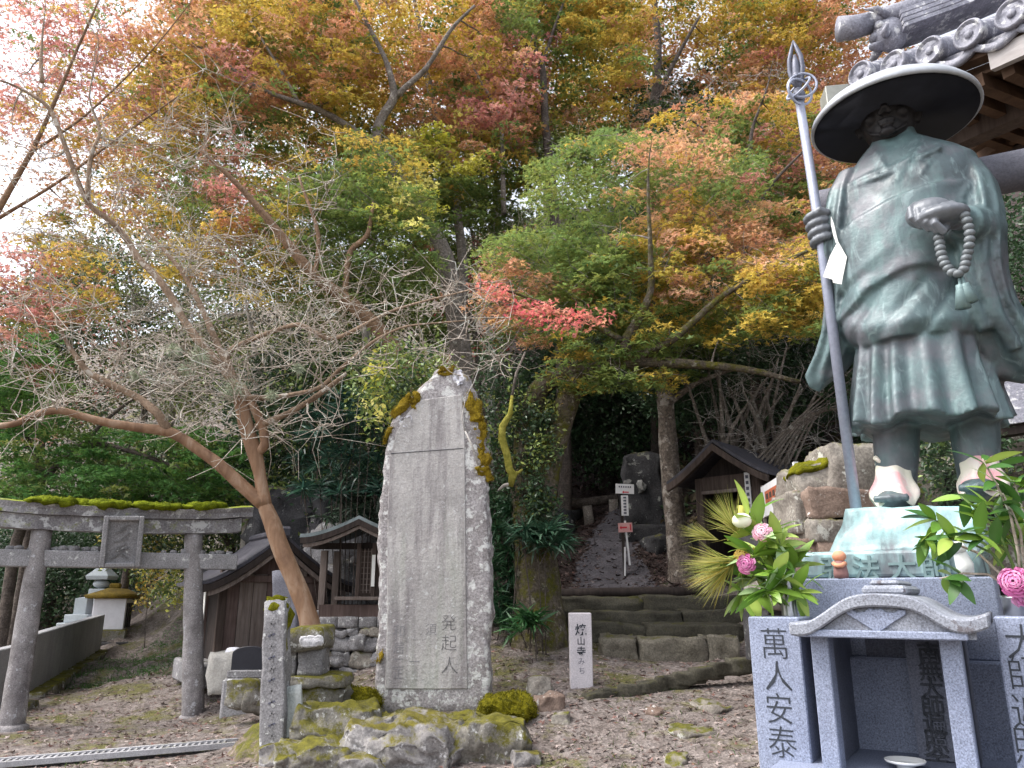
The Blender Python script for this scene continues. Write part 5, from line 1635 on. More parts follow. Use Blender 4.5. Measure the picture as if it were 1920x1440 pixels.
def carnation(parent, c, r, cols, facing, nm='flower'):
    vs, fs, cl = [], [], []
    f = Vector(facing).normalized()
    u = f.orthogonal().normalized()
    w = f.cross(u)
    for layer in range(5):
        n = 7 + layer
        for k in range(n):
            a = 2 * math.pi * (k + .37 * layer) / n + random.uniform(-.15, .15)
            el = .25 + .28 * layer
            dr = (u * math.cos(a) + w * math.sin(a)) * math.cos(el) + f * math.sin(el)
            sd_ = f.cross(dr).normalized()
            L_ = r * (1.05 - .08 * layer)
            b = len(vs)
            wd = r * .34
            tip_n = dr.cross(sd_) * r * .12
            for t, ww, zz in ((.1, .2, 0), (.6, .8, 0), (1.0, 1.0, 1), (1.06, .3, -1)):
                vs += [c + dr * L_ * t - sd_ * wd * ww + tip_n * zz, c + dr * L_ * t + sd_ * wd * ww - tip_n * zz]
            for i in range(3):
                fs.append((b + i * 2, b + i * 2 + 1, b + i * 2 + 3, b + i * 2 + 2))
            cc = cols[random.randrange(len(cols))]
            cl += [cc] * 8
    me = bpy.data.meshes.new(nm)
    me.from_pydata([tuple(v) for v in vs], [], fs)
    at = me.color_attributes.new('Col', 'FLOAT_COLOR', 'POINT')
    at.data.foreach_set('color', np.array([(*c_, 1) for c_ in cl], dtype=np.float32).ravel())
    return link(nm, me, PETAL, parent)
def needles(parent, c, d, n, length, cols, spread=.8, nm='pine_spray'):
    d = Vector(d).normalized()
    vs, cl = [], []
    for i in range(n):
        v = (d + Vector((random.gauss(0, 1), random.gauss(0, 1), random.gauss(0, 1))) * spread * .5).normalized()
        b = c + d * random.uniform(-.02, .05)
        s_ = v.orthogonal().normalized() * .0022
        L_ = length * random.uniform(.7, 1.05)
        sag = Vector((0, 0, -.012 * random.random()))
        vs += [b - s_, b + s_, b + v * L_ + sag]
        cl += [cols[random.randrange(len(cols))]] * 3
    return npmesh(nm, np.array([tuple(v) for v in vs]), np.arange(len(vs)), 3, LEAF, parent, col=np.array(cl))

vz = Q(1478, 1118, -.86)
bq = gthing('pine_bouquet', 'offering of pine sprays, pink flowers and glossy leaves in a steel vase', 'bouquet', (vz.x, -.86, 0))
B0 = Vector((vz.x, -.86, 0))
def bp(px, py, off):
    return Q(px, py, off) - B0
zv0 = pz - .33
MB().lathe([(.035, 0), (.036, .02), (.032, .1), (.038, .27), (.041, .275), (.036, .26), (.001, .25)], 20, (0, 0, Q(1478, 1160, -.86).z - .07)).build('vase', STEEL, bq, True)
stem_o = bp(1480, 1120, -.86)
tips = [(1390, 1080), (1400, 1030), (1415, 985), (1440, 985), (1460, 1010), (1475, 1030), (1490, 1060), (1500, 1110), (1430, 1110), (1385, 1110), (1425, 1050), (1455, 1075), (1470, 1095), (1410, 1065)]
rs = random.Random(5)
for i, (x, y) in enumerate(tips):
    off = -.86 + rs.uniform(-.14, .10)
    e = bp(x, y, off)
    m_ = stem_o.lerp(e, .55) + Vector((0, rs.uniform(-.03, .03), .02))
    MB().tube([stem_o + Vector((0, 0, -.06)), m_, e], [.004, .0035, .0025], 6).build('stem', BLADE_STEM if 'BLADE_STEM' in globals() else globals().setdefault('BLADE_STEM', plain('green_stem', (.10, .16, .04), .6)), bq, True)
    for k in range(13 if i < 11 else 9):
        t = rs.uniform(.45, 1.0)
        p = m_.lerp(e, max(0, (t - .5) * 2)) if t > .5 else stem_o.lerp(m_, t * 2)
        d = (e - stem_o).normalized() * rs.uniform(.2, .9) + Vector((rs.gauss(0, .8), rs.gauss(0, .6), rs.gauss(-.1, .6)))
        put_leaf(bq, p, d, rs.uniform(.085, .16), BLADES[rs.choice((0, 1, 1, 1, 2, 2, 2, 4))], rs.uniform(-.7, .7))
YN = [(.30, .31, .07), (.40, .37, .10), (.22, .27, .06), (.48, .44, .16)]
needles(bq, bp(1385, 1000, -.90), bp(1358, 962, -.95) - bp(1385, 1000, -.90), 150, .19, YN, .75)
needles(bq, bp(1378, 1050, -.92), bp(1320, 1062, -.98) - bp(1378, 1050, -.92), 170, .22, YN, .75)
needles(bq, bp(1372, 1060, -.95), bp(1340, 1085, -.98) - bp(1372, 1060, -.95), 120, .20, YN + [(.45, .33, .06)], .7)
needles(bq, bp(1340, 1010, -.9), bp(1310, 1000, -.92) - bp(1340, 1010, -.9), 50, .14, YN, .5)
PINK = [(.70, .25, .47), (.80, .40, .60), (.62, .18, .40)]
PALEP = [(.85, .50, .62), (.90, .68, .74), (.8, .45, .5)]
carnation(bq, bp(1401, 1058, -.99), .040, PINK, (-.2, -1, .1))
carnation(bq, bp(1430, 1000, -.97), .040, PALEP, (.1, -1, .4))
carnation(bq, bp(1398, 1044, -.90), .05, [(.55, .38, .08), (.62, .46, .14)], (-.4, -.7, .6))
MB().ball(bp(1391, 976, -.98), (.042, .034, .032), 16, 12).build('white_bud', plain('bud_white', (.78, .78, .60), .6, var=.05), bq, True)
put_leaf(bq, bp(1402, 968, -.93), bp(1396, 925, -.93) - bp(1402, 968, -.93), .16, BLADES[2], .8)
put_leaf(bq, bp(1412, 966, -.93), bp(1440, 940, -.90) - bp(1412, 966, -.93), .15, BLADES[0], .2)
MB().tube([bp(1392, 995, -.86), bp(1390, 948, -.86)], .017, 10).build('bamboo', plain('bamboo', (.42, .40, .08), .5), bq, True)

vz2 = Q(1908, 1128, -.86)
b2 = gthing('leafy_bouquet', 'tall leafy branches with a bright pink carnation beside the statue base', 'bouquet', (vz2.x, -.86, 0))
B0 = Vector((vz2.x, -.86, 0))
MB().lathe([(.045, 0), (.047, .02), (.043, .12), (.052, .26), (.056, .265), (.05, .25), (.001, .24)], 22, (0, 0, Q(1908, 1130, -.86).z - .24)).build('vase', STEEL, b2, True)
so = bp(1908, 1122, -.86)
tips = [(1842, 860), (1800, 930), (1752, 975), (1725, 1005), (1780, 1010), (1850, 945), (1900, 900), (1935, 860), (1870, 1000), (1762, 1085), (1930, 960), (1830, 1000), (1880, 925), (1915, 1010)]
for i, (x, y) in enumerate(tips):
    off = -.86 + rs.uniform(-.16, .10)
    e = bp(x, y, off)
    m_ = so.lerp(e, .5) + Vector((.04, rs.uniform(-.04, .04), .05))
    MB().tube([so + Vector((0, 0, -.08)), so.lerp(m_, .5) + Vector((.015, 0, 0)), m_, m_.lerp(e, .5) + Vector((0, 0, .012)), e], [.006, .0055, .005, .004, .0025], 7).build('branch', TWIG_TAN if i % 3 == 0 else BLADE_STEM, b2, True)
    for k in range(9):
        t = min(1, .62 + .4 * rs.random() ** .7)
        p = m_.lerp(e, (t - .5) * 2)
        d = (e - m_).normalized() * rs.uniform(.1, .9) + Vector((rs.gauss(0, .8), rs.gauss(0, .6), rs.gauss(-.15, .55)))
        put_leaf(b2, p, d, rs.uniform(.075, .135), BLADES[rs.choice((0, 0, 1, 1, 2, 3, 5, 3))], rs.uniform(-.8, .8))
carnation(b2, bp(1904, 1092, -1.0), .050, PINK, (-.2, -1, .15))
carnation(b2, bp(1925, 1108, -.96), .06, PINK, (.2, -1, -.1))
# ------------------------------------------------------------------ temple hall: tiled eave corner above the statue
hall = thing('temple_hall', 'temple hall corner with grey tiled roof and brown rafters', 'temple', (0, 0, 0))
E0, E1 = Vector((2.66, 5.05, 5.30)), Vector((3.42, 3.62, 4.97))     # eave edge, far corner to near
ed = Vector((E1.x - E0.x, E1.y - E0.y, 0)).normalized()
inn = Vector((-ed.y, ed.x, 0))
if inn.x < 0:
    inn = -inn
hall.location = Vector((E0.x + ed.x * .6 + inn.x * 2.2, E0.y + ed.y * .6 + inn.y * 2.2, 0))
HL = Vector(hall.location)
def H(s, t, z=0.0):
    """s along the eave from the corner, t inward, z above the eave line"""
    lift = .34 * max(0.0, 1 - s / 1.7) ** 2
    return Vector((E0.x, E0.y, 0)) + ed * s + inn * t + Vector((0, 0, 4.96 + lift + z)) - HL
SL = .62
sp_ = .268
for i in range(14):
    s = .05 + i * sp_
    # round cover tile course and the flat pan tile beside it
    pts = [H(s, t, .09 + SL * t - .02 * t * t) for t in np.linspace(-.02, 2.4, 9)]
    MB().tube(pts, .085, 12).build('cover_tile', TILE, hall, True)
    for j in range(5):
        a, b = H(s + .02, .03 + j * .3, .0 + SL * .3 * j), H(s + sp_ - .02, .03 + j * .3, .0 + SL * .3 * j)
        c, d = H(s + sp_ - .02, .36 + j * .3, SL * (.33 + .3 * j) - .01), H(s + .02, .36 + j * .3, SL * (.33 + .3 * j) - .01)
        u = Vector((0, 0, .035))
        MB().hexa([a, b, c, d, a + u, b + u, c + u, d + u]).build('pan_tile', TILE, hall)
    # sagging front lip of the pan tile
    lp = []
    for k in range(9):
        t = k / 8
        lp.append(H(s + sp_ * t, -.02, .02 - .055 * math.sin(math.pi * t)))
    MB().loft([[p + inn * -.012, p + inn * .02, p + inn * .02 + Vector((0, 0, -.055)), p + inn * -.012 + Vector((0, 0, -.055))] for p in lp]).build('tile_lip', TILE, hall, True)
    # disc end with raised rim and boss
    c = H(s, -.045, .09)
    M_ = Matrix.Translation(c) @ inn.to_track_quat('Z', 'Y').to_matrix().to_4x4()
    dsc = MB().lathe([(.001, .05), (.098, .05), (.102, -.012), (.092, -.024), (.084, -.022), (.080, -.004), (.001, -.004)], 26).build('tile_end', TILE, hall, True, m=M_)
    MB().lathe([(.03, -.002), (.028, -.014), (.001, -.018)], 12).build('boss', TILE, dsc, True)
# ridge of the hip running back from the corner: stacked flat tiles with a round crown
hipd = (inn * 1.0 + ed * .75).normalized()
hp0 = H(-.05, .10, .22)
def HI(t, z):
    return hp0 + hipd * t + Vector((0, 0, .50 * t * .8 + .10 * max(0, 1 - t / 1.2) ** 2 + z))
for j in range(4):
    pts = [HI(t, .05 + j * .05) for t in np.linspace(.32, 3.0, 9)]
    rr = []
    for p in pts:
        s_ = Vector((-hipd.y, hipd.x, 0))
        w = .15 - j * .012
        rr.append([p - s_ * w, p + s_ * w, p + s_ * w + Vector((0, 0, .034)), p - s_ * w + Vector((0, 0, .034))])
    MB().loft(rr).build('ridge_course', TILE, hall)
MB().tube([HI(t, .28) for t in np.linspace(.05, 3.0, 10)], .082, 14).build('ridge_crown', TILE, hall, True)
MB().tube([HI(-.12, .31), HI(.0, .285), HI(.12, .28)], [.098, .092, .085], 14).build('crown_end', TILE, hall, True)
# ogre-face ridge end tile
og = MB()
oc = HI(.26, .12)
s_ = Vector((-hipd.y, hipd.x, 0))
og.ball(oc, (.13, .10, .15), 16, 12)
for sg_ in (-1, 1):
    og.ball(oc - hipd * .09 + s_ * (.055 * sg_) + Vector((0, 0, .05)), .038, 12, 8)
    og.tube([oc - hipd * .03 + s_ * (.07 * sg_) + Vector((0, 0, .12)), oc - hipd * .11 + s_ * (.10 * sg_) + Vector((0, 0, .17)), oc - hipd * .20 + s_ * (.10 * sg_) + Vector((0, 0, .18))], [.035, .026, .006], 8)
    og.tube([oc - hipd * .06 + s_ * (.09 * sg_) + Vector((0, 0, -.05)), oc - hipd * .10 + s_ * (.15 * sg_) + Vector((0, 0, -.10)), oc - hipd * .08 + s_ * (.19 * sg_) + Vector((0, 0, -.05))], [.04, .03, .012], 8)
og.ball(oc - hipd * .12 + Vector((0, 0, -.02)), (.04, .05, .04), 10, 8)
og.ball(oc - hipd * .10 + Vector((0, 0, -.10)), (.075, .05, .03), 10, 8)
og.build('ridge_end_ornament', TILE, hall, True)
# boxed end of the corner beam
cb = H(-.16, .12, -.06)
MB().bar(cb - hipd * .16, cb + hipd * .75, .16, .20).build('corner_beam', WOOD_BROWN, hall, bevel=.006)
MB().bar(cb - hipd * .22, cb - hipd * .04, .19, .23).build('beam_cap', plain('beam_cap_metal', (.30, .30, .27), .5, .4, .2), hall, bevel=.006)
# eave boards, rafters and pale fascia
for z, t, w_, h_, mt in ((-.075, .06, .10, .05, WOOD_EAVE), (-.14, .16, .08, .07, WOOD_EAVE)):
    a = [H(s, t, z) for s in np.linspace(0, 3.8, 14)]
    rr = [[p - inn * w_ / 2, p + inn * w_ / 2, p + inn * w_ / 2 + Vector((0, 0, h_)), p - inn * w_ / 2 + Vector((0, 0, h_))] for p in a]
    MB().loft(rr).build('eave_board', mt, hall)
MB().loft([[H(s, .0, -.20) , H(s, .045, -.20), H(s, .045, -.06), H(s, .0, -.06)] for s in np.linspace(.92, 3.8, 10)]).build('fascia', WOOD_PALE, hall)
for i in range(20):
    s = .22 + i * .19
    a, b = H(s, .08, -.20), H(s + .0, 2.2, -.20 + .16)
    MB().bar(a, b, .075, .095).build('rafter', WOOD_EAVE, hall)
for i in range(13):
    a = H(-.02, .1 + i * .19, -.20)
    MB().bar(a, a + ed * .6 + Vector((0, 0, .06)), .07, .09).build('side_rafter', WOOD_EAVE, hall)
for j in range(2):
    MB().bar(H(.1, .75 + j * .8, -.30 + .06 * j), H(3.8, .75 + j * .8, -.62 + .3 + .06 * j), .14, .16).build('purlin', WOOD_BROWN, hall)
sof = [H(s, .12, -.12) for s in np.linspace(0.0, 3.8, 12)]
sof2 = [H(s, 2.4, .06) for s in np.linspace(0.0, 3.8, 12)]
MB().loft([[a, b, b + Vector((0, 0, .03)), a + Vector((0, 0, .03))] for a, b in zip(sof, sof2)]).build('soffit_boards', WOOD_EAVE, hall)
for s, t in ((.9, 1.75), (2.6, 1.75), (.9, 4.0), (3.8, 1.75), (3.8, 4.0)):
    p = H(s, t, 0)
    MB().box((p.x, p.y, 2.42), (.24, .24, 4.85)).build('column', WOOD_BROWN, hall, bevel=.015)
p0, p1 = H(.9, 1.8), H(3.8, 1.8)
MB().bar(Vector((p0.x, p0.y, 2.3)), Vector((p1.x, p1.y, 2.3)), .06, 4.6).build('wall', WOOD_DARK, hall)
p1 = H(.9, 4.0)
MB().bar(Vector((p0.x, p0.y, 2.3)), Vector((p1.x, p1.y, 2.3)), .06, 4.6).build('wall', WOOD_DARK, hall)
# bell hook
hk = P(1912, 122, 4.3) - HL
MB().tube([hk + Vector((0, 0, .12)), hk + Vector((-.03, 0, .04)), hk + Vector((0, 0, -.03)), hk + Vector((.06, 0, -.05))], [.004, .009, .011, .005], 8).build('hook', plain('hook_metal', (.45, .47, .42), .5, .5), hall, True)

# lower tiled roof peeping out behind the statue
lr = thing('side_roof', 'low grey ribbed roof of a side building behind the statue', 'roof', P(1930, 860, 7.2))
L = Vector(lr.location)
ra_, rb_ = P(1866, 800, 7.0) - L, P(2010, 770, 6.6) - L
for i in range(13):
    t = i / 12
    a = ra_.lerp(rb_, 0) + Vector((0, 0, 0))
    p = (P(1872, 795 - i * 8.5, 7.0 + i * .06) - L)
    q2 = (P(2020, 775 - i * 8.5, 6.6 + i * .06) - L)
    MB().bar(p, q2, .10, .045).build('roof_course', TILE, lr)
MB().bar(P(1862, 812, 7.1) - L, P(2010, 790, 6.7) - L, .14, .10).build('eave_beam', WOOD_DARK, lr)
MB().box((.35, .5, -.35), (1.2, .3, 2.4)).build('wall', STONE_DARK, lr)
# ------------------------------------------------------------------ vegetation
PAL = {
 'R': [(.46, .19, .16), (.55, .29, .25), (.40, .15, .14), (.50, .28, .18)],
 'P': [(.56, .13, .13), (.64, .26, .22), (.50, .10, .13), (.60, .31, .19)],
 'O': [(.52, .28, .14), (.58, .36, .24), (.48, .30, .10), (.54, .25, .15)],
 'Y': [(.44, .32, .04), (.50, .37, .055), (.36, .31, .05), (.50, .32, .065)],
 'E': [(.10, .23, .06), (.13, .28, .08), (.08, .19, .06), (.18, .30, .07)],
 'G': [(.15, .22, .05), (.12, .20, .055), (.20, .27, .06), (.24, .26, .05)],
 'D': [(.028, .065, .028), (.045, .09, .035), (.06, .09, .05)],
 'L': [(.66, .62, .12), (.54, .54, .08), (.70, .64, .25)],
 'B': [(.27, .22, .11), (.32, .20, .12), (.18, .21, .09)],
 'S': [(.44, .28, .15), (.46, .25, .18), (.36, .29, .09)],
}
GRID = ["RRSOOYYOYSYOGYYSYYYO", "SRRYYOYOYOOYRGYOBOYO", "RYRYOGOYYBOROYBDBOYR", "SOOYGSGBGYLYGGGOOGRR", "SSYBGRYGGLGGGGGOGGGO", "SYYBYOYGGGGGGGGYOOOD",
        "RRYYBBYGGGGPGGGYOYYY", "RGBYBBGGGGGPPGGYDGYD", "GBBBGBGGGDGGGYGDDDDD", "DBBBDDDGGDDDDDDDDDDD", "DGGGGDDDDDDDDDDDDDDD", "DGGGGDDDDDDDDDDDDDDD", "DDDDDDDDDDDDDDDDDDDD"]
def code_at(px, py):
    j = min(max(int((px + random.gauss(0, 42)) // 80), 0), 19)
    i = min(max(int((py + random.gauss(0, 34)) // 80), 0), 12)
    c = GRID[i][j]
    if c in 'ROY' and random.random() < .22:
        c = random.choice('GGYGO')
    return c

def leaves(name, pos, size, col, mat, parent, nrm_up=1.0, tilt=.5, shape='maple', r=rng, dirs=None):
    """one small blade for each position, all in one mesh with a colour for each leaf"""
    n = len(pos)
    nv = r.normal(0, tilt, (n, 3))
    nv[:, 2] += nrm_up
    nv /= np.linalg.norm(nv, axis=1)[:, None] + 1e-9
    if dirs is None:
        a = r.normal(0, 1, (n, 3))
    else:
        a = dirs + r.normal(0, .35, (n, 3))
    u = a - nv * (a * nv).sum(1)[:, None]
    u /= np.linalg.norm(u, axis=1)[:, None] + 1e-9
    w = np.cross(nv, u)
    s = (size * r.uniform(.7, 1.25, n))[:, None] if np.isscalar(size) else size[:, None]
    if shape == 'maple':
        pts = [(-.24, .22, 0), (.24, .22, 0), (0, 1, -.12), (0, -.05, 0), (.22, .46, .02), (.78, .46, -.10), (0, -.05, 0), (-.78, .46, -.10), (-.22, .46, .02)]
        nf = 3
    elif shape == 'maple_far':
        pts = [(-.26, .15, 0), (.26, .15, 0), (0, 1, -.12), (0, -.08, .03), (.80, .50, -.08), (-.80, .50, -.08)]
        nf = 2
    elif shape == 'oval':
        pts = [(0, 0, 0), (.28, .45, .05), (0, 1, -.06), (0, 0, 0), (0, 1, -.06), (-.28, .45, .05)]
        nf = 2
    else:  # strap
        pts = [(-.045, 0, 0), (.045, 0, 0), (.05, .55, .06), (-.045, 0, 0), (.05, .55, .06), (-.05, .55, .06), (-.05, .55, .06), (.05, .55, .06), (0, 1, -.10)]
        nf = 3
    V = np.empty((n, len(pts), 3), dtype=np.float32)
    for k, (x, y, z) in enumerate(pts):
        V[:, k] = pos + (w * x + u * y + nv * z) * s
    C = np.repeat(col[:, None, :], len(pts), 1).reshape(-1, 3)
    return npmesh(name, V.reshape(-1, 3), np.arange(n * nf * 3), 3, mat, parent, col=C)

def spray(cl, per, rad, thick, r=rng):
    """cl: list of (pos, code). Flat drooping sprays of leaves -> positions, colours"""
    P_, C_ = [], []
    for p, code in cl:
        k = max(6, int(per * r.uniform(.6, 1.4)))
        ang = r.uniform(0, 2 * math.pi, k)
        rr = np.sqrt(r.uniform(0, 1, k)) * rad * r.uniform(.75, 1.25)
        st = r.uniform(.5, 1.0)
        yaw = r.uniform(0, math.pi)
        x, y = np.cos(ang) * rr, np.sin(ang) * rr * st
        x, y = x * math.cos(yaw) - y * math.sin(yaw), x * math.sin(yaw) + y * math.cos(yaw)
        z = r.normal(0, thick, k) - .28 * (rr / rad) ** 2 * rad
        P_.append(np.stack([p[0] + x, p[1] + y, p[2] + z], 1))
        pal = np.array(PAL[code])
        if code in 'ROYSBG':
            pal = pal * .96 + pal.mean(1, keepdims=True) * .04 + .012
        c = pal[r.integers(0, len(pal), k)]
        base = pal[r.integers(0, len(pal))]
        C_.append((c * .45 + base * .55) * r.uniform(.72, 1.3, (k, 1)) * (1.22 if code in 'ROYSPB' else 1.1))
    return np.concatenate(P_), np.concatenate(C_)

class Limbs:
    """branch skeleton: main limbs given, twigs grown to targets"""
    def __init__(self):
        self.N = []          # node positions
        self.rad = []        # node radii
        self.main = MB()
        self.fine = MB()
    def limb(self, pts, n=7, sub=5, wob=.02, bottom=True):
        """pts: (Vector, radius)"""
        out, rad = [], []
        for (a, ra), (b, rb) in zip(pts, pts[1:]):
            for i in range(sub):
                t = i / sub
                p = a.lerp(b, t)
                out.append(p + mnoise.noise_vector(p * 2.3) * wob)
                rad.append(ra + (rb - ra) * t)
        out.append(pts[-1][0])
        rad.append(pts[-1][1])
        # round the corners
        for _ in range(2):
            out = [out[0]] + [(x + y * 2 + z) / 4 for x, y, z in zip(out, out[1:], out[2:])] + [out[-1]]
        rad = [r * (1 + .10 * mnoise.noise(p * 3.1)) for r, p in zip(rad, out)]
        self.main.tube(out, rad, n)
        self.N += out
        self.rad += rad
        return out
    def twigs(self, targets, r0=.016, r1=.003, sides=4, seg=5, wob=.12, skip=0, maxr=.07, lift=.1):
        N = np.array([tuple(p) for p in self.N])
        Rd = np.array(self.rad)
        T = np.array([tuple(t) for t in targets])
        order = np.argsort(np.min(np.linalg.norm(T[:, None] - N[None, ::3], axis=2), axis=1))
        for ti in order:
            t = T[ti]
            d = np.linalg.norm(N - t, axis=1) + np.where(Rd > maxr, .5, 0) + (N[:, 2] > t[2] + .3) * .35
            j = int(np.argmin(d))
            a = Vector(N[j])
            b = Vector(t)
            L = (b - a).length
            if L < .05:
                continue
            pts = []
            sd = random.random() * 50
            for i in range(seg + 1):
                s = i / seg
                p = a.lerp(b, s) + Vector((0, 0, lift * L * math.sin(math.pi * s)))
                p += mnoise.noise_vector(p * 2.5 + Vector((sd, 0, 0))) * (wob * L * math.sin(math.pi * s) + .02 * s)
                pts.append(p)
            ra = min(Rd[j] * .8, r0 + .008 * L)
            rad = [ra + (r1 - ra) * (i / seg) ** .8 for i in range(seg + 1)]
            self.fine.tube(pts, rad, sides, False)
            N = np.concatenate([N, np.array([tuple(p) for p in pts[1:]])])
            Rd = np.concatenate([Rd, np.array(rad[1:])])
        self.Nall, self.Rall = N, Rd
    def hairs(self, count, length, r0=.004, sides=3, box=None, up=.25):
        """short side shoots off the existing twigs"""
        ids = np.where(self.Rall < .03)[0]
        for _ in range(count):
            p = Vector(self.Nall[ids[random.randrange(len(ids))]])
            d = Vector((random.gauss(0, 1), random.gauss(0, .8), random.gauss(up, .6))).normalized()
            L = length * random.uniform(.4, 1.3)
            q = p + d * L * .5 + Vector((random.gauss(0, .1), random.gauss(0, .1), random.gauss(0, .1))) * L
            e = q + (d + Vector((random.gauss(0, .5), random.gauss(0, .4), random.gauss(.1, .4)))).normalized() * L * .5
            self.fine.tube([p, q, e], [r0, r0 * .8, r0 * .4], sides, False)

def path(pts, Y=None):
    out = []
    for p in pts:
        if len(p) == 4:
            Y = p[2]
            out.append((P(p[0], p[1], Y), p[3]))
        else:
            out.append((P(p[0], p[1], Y), p[2]))
    return out
def rooted(pts):
    p, r = pts[0]
    g = gz1(p.x, p.y) - .25
    if p.z > g + .4:
        n = max(1, int((p.z - g) / 1.2))
        pre = [(Vector((p.x + .05 * math.sin(i), p.y, g + (p.z - g) * i / n)), r * (1.25 - .25 * i / n)) for i in range(n)]
        return pre + pts
    return [(Vector((p.x, p.y, g)), r * 1.15)] + pts

def box_targets(boxes, n, codes=True):
    """boxes: (x0,x1,y0,y1,Y0,Y1,weight) -> list of (pos, code)"""
    w = np.array([b[6] if len(b) > 6 else (b[1] - b[0]) * (b[3] - b[2]) for b in boxes], float)
    w /= w.sum()
    out = []
    tries = 0
    while len(out) < n and tries < n * 6:
        tries += 1
        b = boxes[rng.choice(len(boxes), p=w)]
        x, y = random.uniform(b[0], b[1]), random.uniform(b[2], b[3])
        ex, ey = (2 * (x - b[0]) / (b[1] - b[0]) - 1), (2 * (y - b[2]) / (b[3] - b[2]) - 1)
        if ex * ex + ey * ey > 1.25:
            continue
        c = code_at(x, y)
        keep = {'S': .18, 'B': .30}.get(c, 1.0)
        if random.random() > keep:
            continue
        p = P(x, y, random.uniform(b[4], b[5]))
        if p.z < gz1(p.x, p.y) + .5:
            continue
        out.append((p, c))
    return out

def maple(name, label, mains, boxes, n, per=52, leaf=.066, rad=.36, bark=BARK_DARK, recode=None, tsub=1, twig=None, thick=.03, shape='maple', mat=None, tilt=.42, hair=0, crown_name='crown', thin=.72):
    L = Limbs()
    r = thing(name, label, 'tree', (0, 0, 0))
    if shape == 'maple' and name not in ('mossy_maple', 'red_gold_maple', 'leaning_maple'):
        shape = 'maple_far'
    first = True
    for m in mains:
        pts = path(m) if not isinstance(m[0][0], Vector) else m
        if first:
            pts = rooted(pts)
            r.location = pts[0][0]
            first = False
        L.limb([(p_, r_ * thin) for p_, r_ in pts], 9)
    n = int(n * 1.7)
    cl = box_targets(boxes, n)
    if recode:
        cl = [(p, recode(c)) for p, c in cl]
    L.twigs([p for p, c in cl][::tsub], .021, .0035, 3, 4, lift=.06)
    L.hairs(hair + 350, .55, .0055)
    loc = Vector(r.location)
    for mb, nm, mt in ((L.main, 'trunk', bark), (L.fine, 'branches', twig or bark)):
        mb.v = [(v[0] - loc.x, v[1] - loc.y, v[2] - loc.z) for v in mb.v]
        o = mb.build(nm, mt, r, True)
        if nm == 'branches':
            kind(o, 'stuff')
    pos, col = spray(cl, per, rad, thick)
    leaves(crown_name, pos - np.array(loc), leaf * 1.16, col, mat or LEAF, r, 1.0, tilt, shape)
    return r

# ---- the large mossy maple left of the steps
mossy = maple('mossy_maple', 'big mossy maple leaning over the steps with a red spray', [
    [(1012, 1188, 11.0, .40), (1008, 1120, 11.0, .33), (1000, 1010, 11.0, .31), (985, 900, 11.0, .22), (990, 800, 11.0, .19), (1008, 730, 10.9, .16), (1050, 702, 10.8, .12), (1110, 690, 10.6, .10), (1180, 676, 10.4, .085), (1290, 682, 10.3, .065), (1400, 692, 10.2, .05), (1500, 716, 10.1, .03)],
    [(1004, 1010, 11.0, .24), (1022, 900, 11.0, .19), (1048, 800, 10.9, .18), (1072, 725, 10.8, .17), (1098, 695, 10.7, .14)],
    [(1178, 674, 10.4, .085), (1170, 640, 10.3, .075), (1200, 595, 10.2, .065), (1222, 548, 10.1, .05), (1219, 450, 10.0, .034), (1214, 330, 9.9, .018), (1222, 260, 9.9, .005)],
    [(1182, 674, 10.4, .07), (1260, 641, 10.2, .062), (1340, 565, 10.0, .045), (1430, 508, 9.8, .032), (1560, 450, 9.6, .018)],
    [(1168, 640, 10.3, .045), (1100, 600, 10.1, .036), (1010, 566, 9.9, .024), (920, 535, 9.7, .012)]],
    [(1000, 1420, 250, 470, 10.4, 13.4), (900, 1180, 430, 640, 10.2, 12.2), (1080, 1560, 430, 640, 10.0, 12.6), (1040, 1260, 640, 730, 10.0, 11.2), (1400, 1580, 480, 620, 9.4, 10.5)], 640, 50, .060, .33, BARK_MOSSY,
    recode=lambda c: random.choice('YYG') if c in 'B' else ('O' if c == 'P' else (random.choice('GGY') if c == 'D' else c)), twig=BARK_GREY, hair=500, thin=1.0)
# its one vivid red spray
_cl = [(P(x, y, 9.45 + random.uniform(-.25, .25)), 'P') for x, y in ((910, 540), (920, 530), (945, 548), (990, 585), (1025, 572), (1070, 598), (1110, 600), (1090, 580)) + ((910, 540), (930, 545), (955, 560), (975, 570), (995, 575), (1015, 580), (1035, 583), (1055, 590), (1080, 588), (1100, 590), (1120, 592), (1138, 588), (1000, 600), (1040, 605), (985, 592), (960, 580), (1060, 612))]
_p, _c4 = spray(_cl, 24, .21, .05)
leaves('red_spray', _p - np.array(mossy.location), .062, _c4, LEAF, mossy, 1.0, .5)
# ---- maples on the slope
maple('slope_maple', 'grey forked maple leaning back above the stele with golden leaves', [
    [(880, 770, 15.5, .26), (840, 490, 15.2, .23), (792, 402, 15, .21), (738, 312, 15, .19), (702, 268, 15, .17), (712, 225, 14.9, .12), (742, 182, 14.8, .105), (725, 115, 14.6, .065), (692, 50, 14.4, .05), (650, -30, 14.2, .03)],
    [(700, 268, 15, .11), (655, 238, 14.8, .085), (610, 212, 14.6, .075), (560, 192, 14.3, .065), (490, 170, 14, .05), (410, 110, 13.7, .035), (330, 60, 13.4, .02)],
    [(742, 182, 14.8, .08), (800, 130, 14.7, .065), (845, 55, 14.5, .05), (890, 10, 14.4, .03)],
    [(560, 192, 14.3, .045), (520, 120, 14.1, .035), (470, 40, 14, .022)]],
    [(420, 1000, -60, 330, 14.7, 18.5), (300, 700, -40, 250, 14.0, 16.5), (560, 900, 250, 430, 14.9, 17), (420, 1000, -60, 140, 15.0, 17, 40000)], 760, 52, .072, .42, BARK_GREY, recode=lambda c: random.choice('YOG') if c == 'B' else c, hair=300, thin=.9)
